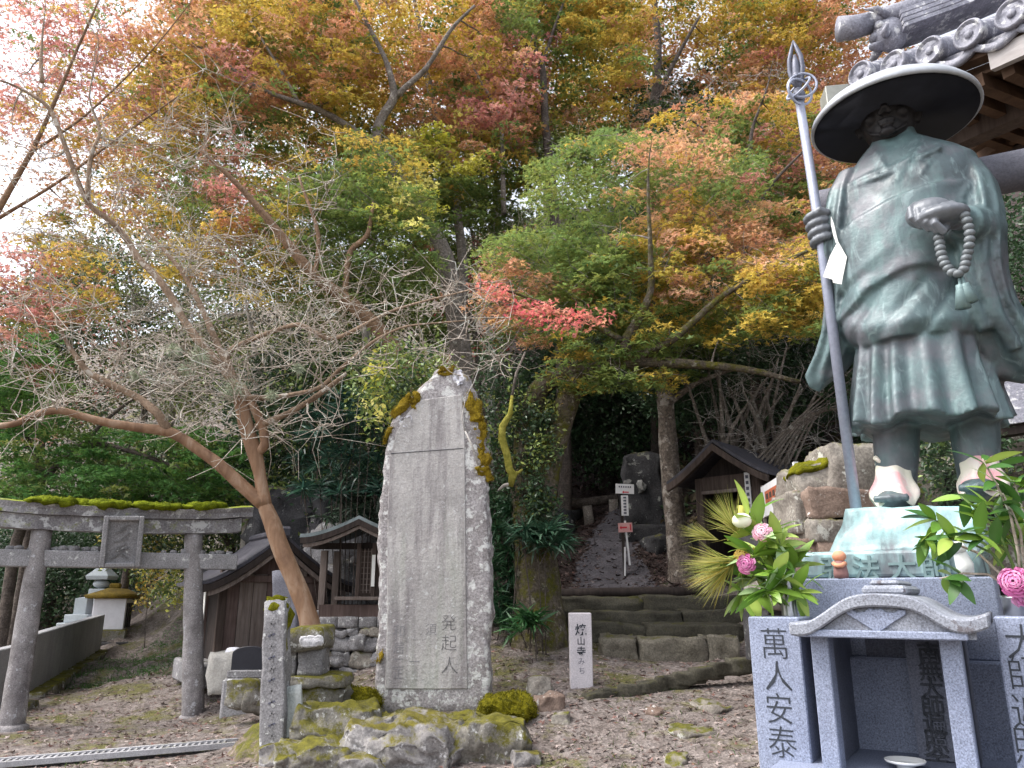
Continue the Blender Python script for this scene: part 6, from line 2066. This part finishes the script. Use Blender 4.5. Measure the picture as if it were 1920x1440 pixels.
maple('dark_fork_maple', 'dark slender maple forking high against the golden leaves', [
    [(1050, 560, 17, .19), (1035, 340, 17, .16), (1022, 235, 17, .14), (1018, 115, 17, .12), (985, 76, 16.8, .09), (935, 35, 16.6, .07), (895, -20, 16.4, .045)],
    [(1018, 118, 17, .08), (1034, 70, 17, .06), (1062, -10, 17, .04)], [(1022, 110, 17, .05), (1000, 85, 17, .04), (1010, 60, 17, .02)]],
    [(850, 1220, -60, 330, 16.9, 20.5), (850, 1220, -80, 90, 16.9, 19, 40000)], 470, 52, .078, .45, BARK_DARK, recode=lambda c: random.choice('YOY') if c in 'BS' else c)
maple('slender_maple', 'slender pale maple trunk rising between forked trees', [
    [(870, 500, 16.5, .16), (850, 335, 16.5, .14), (822, 250, 16.5, .12), (805, 165, 16.4, .11), (790, 60, 16.3, .08), (770, -30, 16.2, .05)],
    [(945, 400, 16.5, .09), (942, 300, 16.5, .08), (940, 218, 16.4, .065), (905, 160, 16.2, .045), (870, 95, 16, .03)],
    [(942, 222, 16.4, .045), (975, 150, 16.4, .035), (1000, 60, 16.4, .02)]],
    [(720, 1000, 60, 420, 16.4, 19)], 240, 50, .078, .45, BARK_GREY, recode=lambda c: random.choice('YOL') if c in 'BS' else c)
maple('twin_stem_tree', 'tall double stemmed tree against a gap of white sky', [
    [(1205, 300, 21, .24), (1228, 190, 21, .21), (1236, 90, 20.8, .17), (1222, -40, 20.5, .12)], [(1228, 190, 21, .14), (1262, 120, 20.8, .10), (1312, 30, 20.5, .06)], [(1195, 230, 21, .07), (1190, 130, 20.8, .05), (1180, 40, 20.6, .03)]],
    [(1120, 1600, -80, 330, 20.9, 24.5), (1120, 1600, -90, 90, 20.9, 24, 50000)], 480, 50, .095, .58, BARK_DARK, recode=lambda c: random.choice('YOG') if c in 'BS' else c)
maple('red_gold_maple', 'red and gold maple spreading across the white sky', [
    [(-170, 900, 13.5, .24), (-100, 600, 13.3, .19), (-20, 420, 13, .14), (60, 285, 12.8, .10), (120, 150, 12.5, .07), (185, 0, 12.3, .04)],
    [(-20, 420, 13, .08), (120, 335, 12.7, .06), (240, 245, 12.5, .045), (335, 180, 12.3, .03)], [(60, 285, 12.8, .06), (160, 220, 12.6, .05), (290, 90, 12.4, .03), (360, 0, 12.3, .02)]],
    [(-120, 450, -80, 420, 12.6, 16.5), (-100, 200, 440, 620, 12, 14), (150, 560, -80, 200, 12.8, 15, 60000)], 560, 42, .068, .38, BARK_BROWN, recode=lambda c: random.choice('ROY') if c in 'B' else ('R' if c == 'G' and random.random() < .4 else c), hair=400, thin=.45)
maple('leaning_maple', 'brown barked maple leaning hard over behind the stele top', [
    [(815, 790, 12.9, .23), (768, 692, 12.7, .20), (708, 612, 12.5, .185), (645, 557, 12.3, .165), (590, 520, 12.1, .14), (520, 432, 11.8, .095), (450, 350, 11.5, .065), (375, 280, 11.2, .04)],
    [(645, 557, 12.3, .08), (655, 470, 12.3, .075), (690, 445, 12.3, .06), (700, 380, 12.3, .04)], [(590, 520, 12.1, .06), (600, 440, 12, .05), (560, 330, 12, .03)]],
    [(280, 820, 330, 560, 12.2, 14.5), (560, 800, 250, 420, 12.3, 14.5)], 300, 48, .066, .36, BARK_BROWN, recode=lambda c: random.choice('YGBO') if c in 'BS' else c, twig=BARK_GREY, hair=350)
maple('low_green_maple', 'low green maple spreading behind the torii lintel', [
    [(30, 1010, 16, .15), (85, 890, 15.8, .12), (160, 825, 15.4, .09), (260, 850, 15, .06), (370, 890, 14.6, .035), (450, 915, 14.2, .02)],
    [(85, 890, 15.8, .08), (40, 800, 15.4, .06), (-20, 740, 15, .04)], [(160, 825, 15.4, .06), (230, 760, 15, .045), (300, 720, 14.6, .03)]],
    [(120, 470, 800, 960, 13.4, 16.5), (-60, 200, 760, 960, 14, 17), (-60, 140, 620, 760, 14, 17)], 330, 56, .066, .36, BARK_DARK, recode=lambda c: random.choice('EEEGE') if c != 'R' else 'R')
maple('orange_maple', 'orange and green maple on the slope beside the statue staff', [
    [(1410, 660, 14.5, .15), (1400, 520, 14.5, .13), (1395, 420, 14.5, .10), (1402, 320, 14.4, .08), (1410, 240, 14.3, .05), (1440, 160, 14.2, .025), (1450, 110, 14.2, .006)],
    [(1395, 420, 14.5, .06), (1450, 340, 14.3, .05), (1510, 280, 14.1, .03)], [(1402, 330, 14.4, .05), (1340, 260, 14.2, .04), (1290, 220, 14, .025)]],
    [(1220, 1620, 180, 470, 14.3, 17.5), (1380, 1620, 380, 600, 13.2, 15), (1220, 1400, 200, 420, 13, 14.2, 9000)], 500, 52, .070, .40, BARK_DARK, recode=lambda c: random.choice('OY') if c in 'BS' else c, hair=200)

# ---- trees farther up the slope
FAR = [ # label, base px, Y, crown boxes, n, palette override
 ('dark evergreen tree behind the bare crape myrtle', 250, 760, 21, (60, 430, 440, 780), 260, 'DGGB'),
 ('grey green tree behind the leaning brown maple', 560, 800, 19.5, (400, 740, 430, 800), 260, 'DGGB'),
 ('olive tree on the slope behind the tall stele', 870, 640, 19.5, (740, 1010, 330, 660), 170, None),
 ('green and orange tree in the middle of the slope', 1160, 520, 23, (990, 1310, 150, 520), 190, None),
 ('orange tree high on the slope behind the staff head', 1430, 470, 23, (1270, 1600, 90, 470), 190, None),
 ('tall gold tree on the upper slope', 640, 360, 26, (470, 830, -80, 400), 240, None),
 ('golden tree at the top of the slope', 1000, 300, 29, (850, 1190, -90, 270), 180, None),
 ('thin reddish tree against the sky', 340, 440, 24, (190, 560, 120, 480), 210, None),
 ('dark tree at the left edge above the torii', 60, 800, 20, (-120, 230, 540, 820), 180, 'DDGR'),
 ('yellow tree at the upper slope near the hall roof', 1500, 260, 27, (1330, 1700, -110, 220), 190, None),
 ('dark glossy evergreen behind the statue shoulder', 1760, 820, 13, (1560, 2000, 330, 860), 230, 'DDD'),
 ('dark evergreen shading the plank shrine', 420, 1040, 17.5, (190, 560, 830, 1050), 170, 'DDDG'),
 ('dark evergreen between the stele and the leaning maple', 640, 1010, 15.5, (440, 760, 660, 1010), 260, 'DDGD'),
 ('dark camellia above the wayside shrine', 1380, 800, 15.5, (1180, 1590, 570, 790), 260, 'DDD'),
 ('dark evergreen at the head of the woodland path', 1100, 800, 19, (960, 1300, 620, 880), 260, 'DDD'),
 ('dark tree behind the graves at the left edge', 80, 1080, 24, (-120, 260, 960, 1200), 240, 'DDD'),
]
for lb, px, py, Y, b, n, pal in FAR:
    cx, yt = (b[0] + b[1]) / 2, b[2]
    big = Y / 15
    ev = pal is not None and 'D' in pal
    maple('evergreen_tree' if ev else 'hillside_tree', lb, [[(px + 25, py, Y, .085 * big), ((px + cx) / 2 - 15, (py + b[2]) / 2 + 20, Y, .06 * big), (cx + 20, (b[2] + b[3]) / 2 - 30, Y, .04 * big), (cx - 20, yt + 20, Y, .02)],
                                            [((px + cx) / 2, (py + b[2]) / 2 + 20, Y, .06 * big), (b[0] * .7 + b[1] * .3, b[2] * .6 + b[3] * .4, Y - .5, .02)], [((px + cx) / 2, (py + b[2]) / 2 + 10, Y, .06 * big), (b[0] * .25 + b[1] * .75, b[2] * .6 + b[3] * .4, Y + .5, .02)]],
          [(b[0], b[1], b[2], b[3], Y - 1.6, Y + 2.2)], n, 62 if ev else 50, .062 * big if not ev else .09 * max(1, big * .8), .42 * big, BARK_DARK if ev else BARK_GREY, recode=(lambda c, pal=pal: random.choice(pal)) if pal else (lambda c: random.choice('OYG') if c in 'BS' else c),
          shape='oval' if ev else 'maple', mat=LEAF_GLOSSY if ev else LEAF, thick=.16 * big if ev else .07 * big, tilt=.9 if ev else .6, tsub=2)
BARK_WOOD = stone('dark_wood_bark', (0.025, 0.02, 0.018), (0.07, 0.058, 0.05), 5, 0.5, 30, moss=.06, bump=0.8, bdist=0.03)  # darker version of the dark bark for trunks in the wood
# dark straight trunks in the wood
for i, (px, py, Y, r, lb) in enumerate(((1138, 985, 19, .30, 'straight dark trunk left of the woodland monument'), (1205, 960, 20, .22, 'slim dark trunk behind the woodland monument'), (1232, 990, 17.5, .2, 'dark trunk beside the peeling tree'), (1085, 930, 21, .24, 'grey trunk beyond the log fence'), (1170, 940, 23, .2, 'far thin trunk in the dark wood'))):
    maple('cedar_tree', lb, [[(px, py, Y, r), (px - 2, 860, Y, r * .9), (px - 4, 760, Y, r * .8), (px - 6, 640, Y, r * .6), (px - 8, 500, Y, r * .3)]],
          [(px - 90, px + 90, 560, 740, Y - .8, Y + .8)], 26, 46, .1, .5, BARK_WOOD, recode=lambda c: 'D', shape='oval', mat=LEAF_GLOSSY, thick=.12)
maple('peeling_tree', 'pale peeling trunk beside the wayside shrine', [[(1282, 1055, 13.4, .34), (1268, 985, 13.4, .27), (1258, 900, 13.4, .25), (1252, 800, 13.4, .22), (1245, 720, 13.3, .2), (1235, 600, 13.2, .14)],
                                                                    [(1250, 760, 13.4, .10), (1300, 720, 13.2, .07), (1380, 690, 13, .04)]],
      [(1150, 1350, 560, 700, 12.6, 14)], 70, 46, .07, .38, stone('peeling_bark', (.07, .055, .045), (.22, .18, .15), 7, .5, 26, lichen=.08, lichen_col=(.40, .36, .32), lichen_scale=4, moss=.10, bump=.9, bdist=.04), recode=lambda c: random.choice('DG'))

maple('evergreen_tree', 'tall dark evergreen shading the woodland path from above', [[(1320, 900, 17, .26), (1310, 700, 17, .22), (1290, 500, 17, .17), (1270, 300, 17, .08)]], [(1060, 1420, 380, 700, 15.5, 18.5)], 150, 80, .10, .5, BARK_DARK, recode=lambda c: 'D', shape='oval', mat=LEAF_GLOSSY, thick=.16, tilt=.9)
# ---- bare pale trees showing between the leaves
for i, (px, py, Y, b, lb) in enumerate(((470, 860, 15.8, (200, 620, 520, 830), 'bare pale twigged tree behind the crape myrtle'), (690, 560, 18, (600, 760, 230, 560), 'bare grey tree showing through a gap above the stele'),
                                        (1330, 420, 19.5, (1200, 1500, 130, 420), 'bare white limbed tree among the orange leaves'), (920, 520, 18.5, (840, 1060, 190, 500), 'bare thin tree among the golden leaves'))):
    L = Limbs()
    r = thing('bare_tree', lb, 'tree', (0, 0, 0))
    m = rooted(path([(px, py, Y, .09), (px + 15, (py + b[2]) / 2, Y, .065), (px - 10, b[2] + 40, Y, .03)]))
    r.location = m[0][0]
    L.limb(m, 7)
    t = [P(random.uniform(b[0], b[1]), random.uniform(b[2], b[3]), Y + random.uniform(-.8, 1.2)) for _ in range(120)]
    L.twigs(t, .022, .007, 3, 6, .18)
    L.hairs(800, .6, .007)
    loc = Vector(r.location)
    for mb, nm in ((L.main, 'trunk'), (L.fine, 'twigs')):
        mb.v = [(v[0] - loc.x, v[1] - loc.y, v[2] - loc.z) for v in mb.v]
        o = mb.build(nm, TWIG_PALE, r, True)
        if nm == 'twigs':
            kind(o, 'stuff')
# ---- bare crape myrtle with smooth orange bark
def crape():
    L = Limbs()
    r = thing('crape_myrtle', 'bare crape myrtle with smooth orange trunk and tangled pale twigs', 'tree', (0, 0, 0))
    tr = path([(596, 1300, 9.3, .125), (584, 1175, 9.3, .118), (562, 1110, 9.3, .108), (528, 1030, 9.3, .102), (510, 980, 9.3, .100), (499, 955, 9.3, .088), (490, 925, 9.3, .05), (486, 905, 9.3, .02)])
    tr = rooted(tr)
    r.location = tr[0][0]
    L.limb(tr, 16, wob=.01)
    L.limb(path([(497, 950, 9.3, .085), (487, 890, 9.3, .075), (478, 850, 9.3, .098), (462, 800, 9.25, .092), (450, 750, 9.2, .08), (440, 715, 9.2, .055)]), 12, wob=.012)
    L.limb(path([(478, 855, 9.3, .06), (498, 835, 9.25, .06), (492, 800, 9.25, .055), (472, 755, 9.2, .05), (455, 725, 9.2, .04)]), 9, wob=.01)
    L.limb(path([(494, 945, 9.3, .085), (450, 905, 9.25, .078), (400, 862, 9.2, .07), (350, 825, 9.15, .062), (310, 808, 9.1, .064), (250, 800, 9.0, .054), (200, 792, 8.9, .05), (150, 780, 8.8, .043), (110, 768, 8.7, .045), (70, 775, 8.6, .04), (30, 795, 8.5, .036), (-20, 800, 8.4, .032)]), 11, wob=.02)
    L.trunk, L.main = L.main, MB()
    L.limb(path([(312, 808, 9.1, .06), (295, 775, 9.0, .052), (262, 748, 9.0, .045), (215, 725, 8.9, .042), (165, 698, 8.8, .036), (130, 650, 8.7, .026), (112, 610, 8.6, .016), (90, 560, 8.6, .008), (95, 510, 8.6, .003)]), 9)
    L.limb(path([(440, 720, 9.2, .05), (385, 655, 9.15, .052), (345, 605, 9.1, .05), (325, 565, 9.1, .045), (295, 520, 9.0, .045), (255, 480, 9.0, .043), (235, 445, 9.0, .04), (210, 415, 8.9, .036), (165, 385, 8.8, .034), (130, 300, 8.8, .03), (95, 200, 8.7, .028), (30, 160, 8.6, .016), (-30, 140, 8.5, .008)]), 9)
    L.limb(path([(430, 700, 9.2, .05), (405, 640, 9.3, .045), (385, 590, 9.3, .04), (350, 520, 9.3, .034), (300, 460, 9.3, .022), (250, 400, 9.3, .012), (215, 340, 9.3, .004)]), 8)
    L.limb(path([(440, 715, 9.2, .045), (420, 660, 9.2, .035), (500, 625, 9.1, .03), (560, 605, 9.0, .028), (620, 640, 8.9, .026), (680, 610, 8.8, .022), (740, 580, 8.7, .018), (830, 555, 8.6, .012), (900, 540, 8.5, .008)]), 7)
    L.limb(path([(450, 745, 9.2, .04), (520, 745, 9.1, .032), (600, 730, 9.0, .026), (640, 690, 8.9, .022), (700, 640, 8.8, .018), (760, 610, 8.7, .012), (880, 600, 8.6, .007)]), 7)
    L.limb(path([(480, 800, 9.25, .045), (540, 775, 9.2, .036), (600, 740, 9.2, .034), (650, 700, 9.2, .024)]), 7)
    L.limb(path([(165, 385, 8.8, .03), (168, 290, 8.8, .026), (190, 250, 8.8, .022), (165, 180, 8.7, .012), (185, 100, 8.7, .007), (180, 40, 8.7, .003)]), 6)
    L.limb(path([(80, 155, 8.7, .03), (75, 120, 8.7, .022), (80, 60, 8.7, .012), (85, 0, 8.7, .006)]), 6)
    tips = []
    boxes = [(0, 440, 120, 480, 8.0, 10.4), (60, 560, 420, 700, 8.0, 10.6), (330, 760, 480, 700, 8.0, 10.4), (560, 960, 500, 720, 7.9, 9.6), (0, 360, 560, 800, 7.9, 9.6), (300, 640, 680, 830, 8.3, 10.2), (180, 640, 230, 520, 8.0, 10.4)]
    t = [p for p, c in [(P(random.uniform(b[0], b[1]), random.uniform(b[2], b[3]), random.uniform(b[4], b[5])), 0) for b in boxes for _ in range(80)]]
    L.twigs(t, .016, .0055, 4, 6, .16, lift=.0)
    L.hairs(1700, .58, .0052)
    loc = Vector(r.location)
    for mb, nm, mt in ((L.trunk, 'trunk', BARK_CRAPE), (L.main, 'limbs', BARK_LIMB), (L.fine, 'twigs', TWIG_TAN)):
        mb.v = [(v[0] - loc.x, v[1] - loc.y, v[2] - loc.z) for v in mb.v]
        o = mb.build(nm, mt, r, True)
        if nm == 'twigs':
            kind(o, 'stuff')
    # grey-green lichen tufts
    for (px, py, Y, s) in ((375, 665, 9.0, .14), (350, 690, 8.9, .10), (440, 725, 9.05, .16), (258, 700, 8.8, .10), (325, 655, 9.0, .10), (510, 740, 9.0, .09), (560, 690, 8.9, .08)):
        c = P(px, py, Y) - loc
        V = []
        for _ in range(260):
            d = Vector((random.gauss(0, 1), random.gauss(0, 1), random.gauss(-.2, .9))).normalized()
            b = c + d * s * random.uniform(.1, .7)
            e = b + (d + Vector((random.gauss(0, .6), random.gauss(0, .6), random.gauss(-.3, .6)))) * s * .5
            w = d.orthogonal().normalized() * .004
            V += [tuple(b - w), tuple(b + w), tuple(e)]
        npmesh('lichen_tuft', np.array(V), np.arange(len(V)), 3, LICHEN, r)
crape()

# ---- thicket of pale bare stems behind the wayside shrine
L = Limbs()
th = thing('bare_shrub', 'thicket of pale bare stems fanning up behind the wayside shrine', 'shrub', P(1430, 900, 13.4))
for i in range(17):
    x0 = random.uniform(1340, 1470)
    x1 = x0 + random.uniform(-70, 130)
    y1 = random.uniform(620, 740)
    Y = 13.4 + random.uniform(-.4, .5)
    L.limb(path([(x0, 900, Y, .05), (x0 + (x1 - x0) * .35 + random.uniform(-8, 8), 800, Y, random.uniform(.03, .045)), (x1, y1, Y + random.uniform(-.3, .3), .018)]), 6, 4)
for i in range(8):
    y0 = random.uniform(780, 880)
    L.limb(path([(1400 + i * 12, 880, 12.6, .022), (1480 + i * 8, 800 - i * 6, 12.4, .018), (1600 + i * 6, 690 + i * 14, 12.2, .009)]), 5, 4)
t = [P(random.uniform(1290, 1600), random.uniform(610, 860), random.uniform(12.2, 14)) for _ in range(150)]
L.twigs(t, .009, .003, 3, 5, .15)
L.hairs(500, .4, .0045)
loc = Vector(th.location)
for mb, nm in ((L.main, 'stems'), (L.fine, 'twigs')):
    mb.v = [(v[0] - loc.x, v[1] - loc.y, v[2] - loc.z) for v in mb.v]
    kind(mb.build(nm, TWIG_PALE if nm == 'twigs' else BARK_GREY, th, True), 'stuff')

# ---- broken branch furred with yellow lichen
yb = thing('lichen_branch', 'crooked broken branch furred with yellow lichen beside the stele', 'branch', P(958, 905, 9.9))
loc = Vector(yb.location)
MB().tube([P(x, y, 9.9) - loc for x, y in ((960, 742), (957, 775), (942, 800), (941, 822), (950, 850), (955, 880), (962, 890), (957, 912))], [.02, .035, .05, .052, .05, .052, .06, .035], 10).build('stem', BRANCH_YELLOW, yb, True)
MB().tube([P(x, y, 9.9) - loc for x, y in ((962, 890), (972, 886), (980, 880))], [.035, .022, .01], 8).build('stub', BRANCH_YELLOW, yb, True)
MB().tube([P(x, y, 9.9) - loc for x, y in ((957, 908), (945, 910), (934, 920))], [.028, .022, .012], 8).build('broken_end', TWIG_PALE, yb, True)
MB().tube([P(x, y, 9.9) - loc for x, y in ((960, 742), (968, 700), (985, 660))], [.02, .018, .012], 8).build('upper_twig', BARK_GREY, yb, True)

# ---- shrubs with strap leaves round the mossy trunk, and other low evergreens
def strap_shrub(label, fans, seed, cols=((.025, .07, .035), (.035, .09, .04), (.05, .11, .05)), ln=.30, name='strap_leaf_shrub'):
    r_ = np.random.default_rng(seed)
    base = P(*fans[0])
    g = Vector((base.x, base.y, gz1(base.x, base.y) - .05))
    r = thing(name, label, 'shrub', g)
    pos, dirs, col = [], [], []
    st = MB()
    for f in fans:
        c = P(*f) - g
        if len(pos) % 6 == 0:
            st.tube([Vector((c.x * .35, c.y * .35, 0)), Vector((c.x * .7, c.y * .7, c.z * .5)), c], [.008, .007, .005], 5, False)
        st.tube([c + Vector((random.gauss(0, .06), .1, -.22)), c], [.009, .006], 5, False)
        k = 26
        a = r_.uniform(0, 2 * math.pi, k)
        el = r_.uniform(-.5, .75, k)
        d = np.stack([np.cos(a) * np.cos(el), np.sin(a) * np.cos(el), np.sin(el)], 1)
        pos.append(np.array(c) + d * .02)
        dirs.append(d)
        col.append(np.array(cols)[r_.integers(0, len(cols), k)] * r_.uniform(.7, 1.3, (k, 1)))
    kind(st.build('stems', BARK_DARK, r, True), 'stuff')
    leaves('leaves', np.concatenate(pos), np.full(len(pos) * 26, ln) * r_.uniform(.7, 1.2, len(pos) * 26), np.concatenate(col), LEAF_GLOSSY, r, .8, .4, 'strap', r_, np.concatenate(dirs) * 3)
rr_ = random.Random(11)
strap_shrub('dark strap leaved shrub between the stele and the mossy trunk', [(rr_.uniform(922, 978), rr_.uniform(930, 1170), rr_.uniform(10.9, 11.7)) for _ in range(60)], 1)
strap_shrub('fan leaved shrub growing across the mossy trunk', [(rr_.uniform(960, 1058), rr_.uniform(988, 1025), rr_.uniform(10.3, 10.6)) for _ in range(20)], 2, ((.03, .08, .045), (.05, .12, .07), (.09, .16, .10)))
strap_shrub('small green fan leaved plant at the mossy trunk foot', [(rr_.uniform(975, 1005), rr_.uniform(1155, 1185), rr_.uniform(10.2, 10.5)) for _ in range(6)], 3, ((.04, .12, .04), (.06, .16, .05)))
strap_shrub('narrow leaved bush above the copper shrine roof', [(rr_.uniform(612, 712), rr_.uniform(905, 985), rr_.uniform(12.6, 13.6)) for _ in range(40)], 4, ((.05, .09, .05), (.10, .14, .10), (.16, .19, .15)), .34)
strap_shrub('dark narrow leaved bush left of the stele shoulder', [(rr_.uniform(560, 715), rr_.uniform(740, 930), rr_.uniform(11.5, 13)) for _ in range(70)], 5, ((.02, .055, .04), (.03, .07, .05), (.04, .10, .06)), .30)
def leafy(name, label, boxes, n, per, code, leaf=.075, rad=.2, thick=.12, cat='shrub', tilt=.9, mat=None, foot=None):
    cl = []
    while len(cl) < n:
        b = random.choice(boxes)
        cl.append((P(random.uniform(b[0], b[1]), random.uniform(b[2], b[3]), random.uniform(b[4], b[5])), random.choice(code)))
    p0 = cl[0][0]
    g = Vector((np.mean([p.x for p, c in cl]), np.mean([p.y for p, c in cl]), 0))
    if foot:
        g = P(*foot)
    g.z = gz1(g.x, g.y) - .05
    r = thing(name, label, cat, g)
    L = Limbs()
    top = max(p.z for p, c in cl)
    L.limb([(Vector(g), .010), (Vector((g.x, g.y, g.z + (top - g.z) * .4)), .009), (Vector((g.x, g.y, g.z + (top - g.z) * .85)), .006)], 6, 5, .25)
    L.twigs([p for p, c in cl][::2], .012, .003, 3, 4)
    for mb, nm in ((L.main, 'stem'), (L.fine, 'twigs')):
        mb.v = [(v[0] - g.x, v[1] - g.y, v[2] - g.z) for v in mb.v]
        kind(mb.build(nm, BARK_DARK, r, True), 'stuff' if nm == 'twigs' else 'thing')
    pos, col = spray(cl, per, rad, thick)
    leaves('leaves', pos - np.array(g), leaf, col, mat or LEAF_GLOSSY, r, 1.0, tilt, 'oval')
leafy('climbing_ivy', 'ivy climbing the mossy trunk and hanging over the lichen branch', [(905, 990, 640, 930, 10.6, 11.2), (990, 1045, 760, 990, 10.5, 10.75)], 130, 34, 'DDGD', .07, .18, cat='ivy')
leafy('evergreen_shrub', 'green leafy shrub behind the stele top', [(660, 830, 640, 760, 9.6, 11.2), (740, 850, 690, 740, 9.2, 10)], 90, 32, 'GDGG', .075, .2)
leafy('evergreen_shrub', 'bright leafy bush beyond the torii beam', [(255, 345, 1060, 1130, 18, 22), (200, 340, 1000, 1050, 17, 20)], 60, 34, 'GGYL', .12, .35)
leafy('evergreen_shrub', 'yellow green bush between torii post and plank shrine', [(378, 425, 1090, 1180, 14, 16)], 40, 34, 'GYYG', .09, .25)
leafy('evergreen_shrub', 'dark bush behind the bronze statue legs', [(1720, 1900, 800, 930, 6.6, 7.4)], 60, 36, 'DDGD', .06, .15)
leafy('evergreen_shrub', 'heart leaved vine hanging left of the stele top', [(690, 745, 660, 790, 9.2, 10)], 36, 14, 'GGL', .085, .16, mat=LEAF, foot=(790, 900, 9.6))
leafy('evergreen_shrub', 'small bush by the black arched board', [(378, 400, 1150, 1190, 13, 14)], 14, 30, 'GGD', .07, .2)

# ---- ground cover
def cover(name, label, cat, n, x0, x1, y0, y1, size, cols, up, mat, shape='oval', mask=None, tilt=.35, h=.012):
    x = rng.uniform(x0, x1, n)
    y = y0 + (y1 - y0) * rng.uniform(0, 1, n) ** 1.3
    if mask is not None:
        k = mask(x, y)
        x, y = x[k], y[k]
    z = gz(x, y)
    nz = np.array([mnoise.fractal(Vector((a * .9, b * .9, 0)), .9, 2.1, 5) for a, b in zip(x, y)])
    far = np.clip((np.hypot(x, y) - 12) / 20, 0, 1)
    z = z + nz * (.03 + far * .5) + rng.uniform(.0, h, len(x))
    c = np.array(cols)
    col = c[rng.integers(0, len(c), len(x))] * rng.uniform(.6, 1.35, (len(x), 1))
    o = leaves(name, np.stack([x, y, z], 1), size, col, mat, None, up, tilt, shape)
    kind(o, 'stuff')
    o['label'] = label
    o['category'] = cat
    return o
cover('fallen_leaves', 'brown fallen leaves scattered over the bare ground', 'leaves', 23000, -9, 5, 5, 15, .050, [(.19, .145, .125), (.26, .205, .18), (.12, .085, .075), (.34, .28, .26), (.22, .12, .10)], 1.0, LEAF_DEAD, 'maple')
cover('wood_litter', 'leaf litter on the woodland slope, darkened for the canopy shade', 'leaves', 26000, -3, 7, 12.5, 26, .085, [(.065, .042, .038), (.10, .065, .058), (.045, .03, .027), (.14, .095, .085)], 1.0, LEAF_DEAD, 'maple')  # litter colours lowered so that they carry the wood's shade
cover('undergrowth', 'dark low undergrowth covering the hillside', 'undergrowth', 42000, -24, 14, 14, 50, .20, [(.03, .06, .025), (.05, .08, .03), (.09, .09, .04), (.12, .09, .05)], .6, LEAF_GLOSSY, 'oval', lambda x, y: ((np.abs(x - 1.6) > 1.3) | (y > 21)) & ((x > -3.2) | (y > 23.5)), .7, .9)
def grass_mask(x, y):
    m = np.array([mnoise.noise(Vector((a * .7, b * .7, 4.4))) for a, b in zip(x, y)])
    return m > .12
cover('grass', 'sparse short grass and moss patches on the ground', 'grass', 16000, -9, 3, 7, 22, .055, [(.09, .14, .03), (.13, .17, .04), (.06, .12, .04)], .15, LEAF, 'strap', grass_mask, .5, .0)
cover('grass', 'green grass beside the path beyond the torii', 'grass', 16000, -8.5, -3.6, 14, 22, .10, [(.08, .17, .05), (.11, .21, .07), (.07, .14, .04)], .2, LEAF, 'strap', None, .5, .0)

# ---- moss fuzz: short blades standing on the moss cushions
bpy.context.view_layer.update()
for o, ln, cols in FUZZ:
    ln *= .55
    me = o.data
    n = len(me.polygons)
    c = np.empty(n * 3)
    me.polygons.foreach_get('center', c)
    nn = np.empty(n * 3)
    me.polygons.foreach_get('normal', nn)
    ar = np.empty(n)
    me.polygons.foreach_get('area', ar)
    c, nn = c.reshape(-1, 3), nn.reshape(-1, 3)
    k = int(min(9000, ar.sum() * 12000))
    ids = rng.choice(n, k, p=ar / ar.sum())
    pos = c[ids] + rng.normal(0, .012, (k, 3)) - nn[ids] * .006
    cc = np.array(cols)[rng.integers(0, len(cols), k)] * rng.uniform(.6, 1.3, (k, 1))
    t = leaves('moss_blades', pos, ln, cc, LEAF, o, .0, .7, 'oval', rng, nn[ids] * 2.2)
    kind(t, 'stuff')
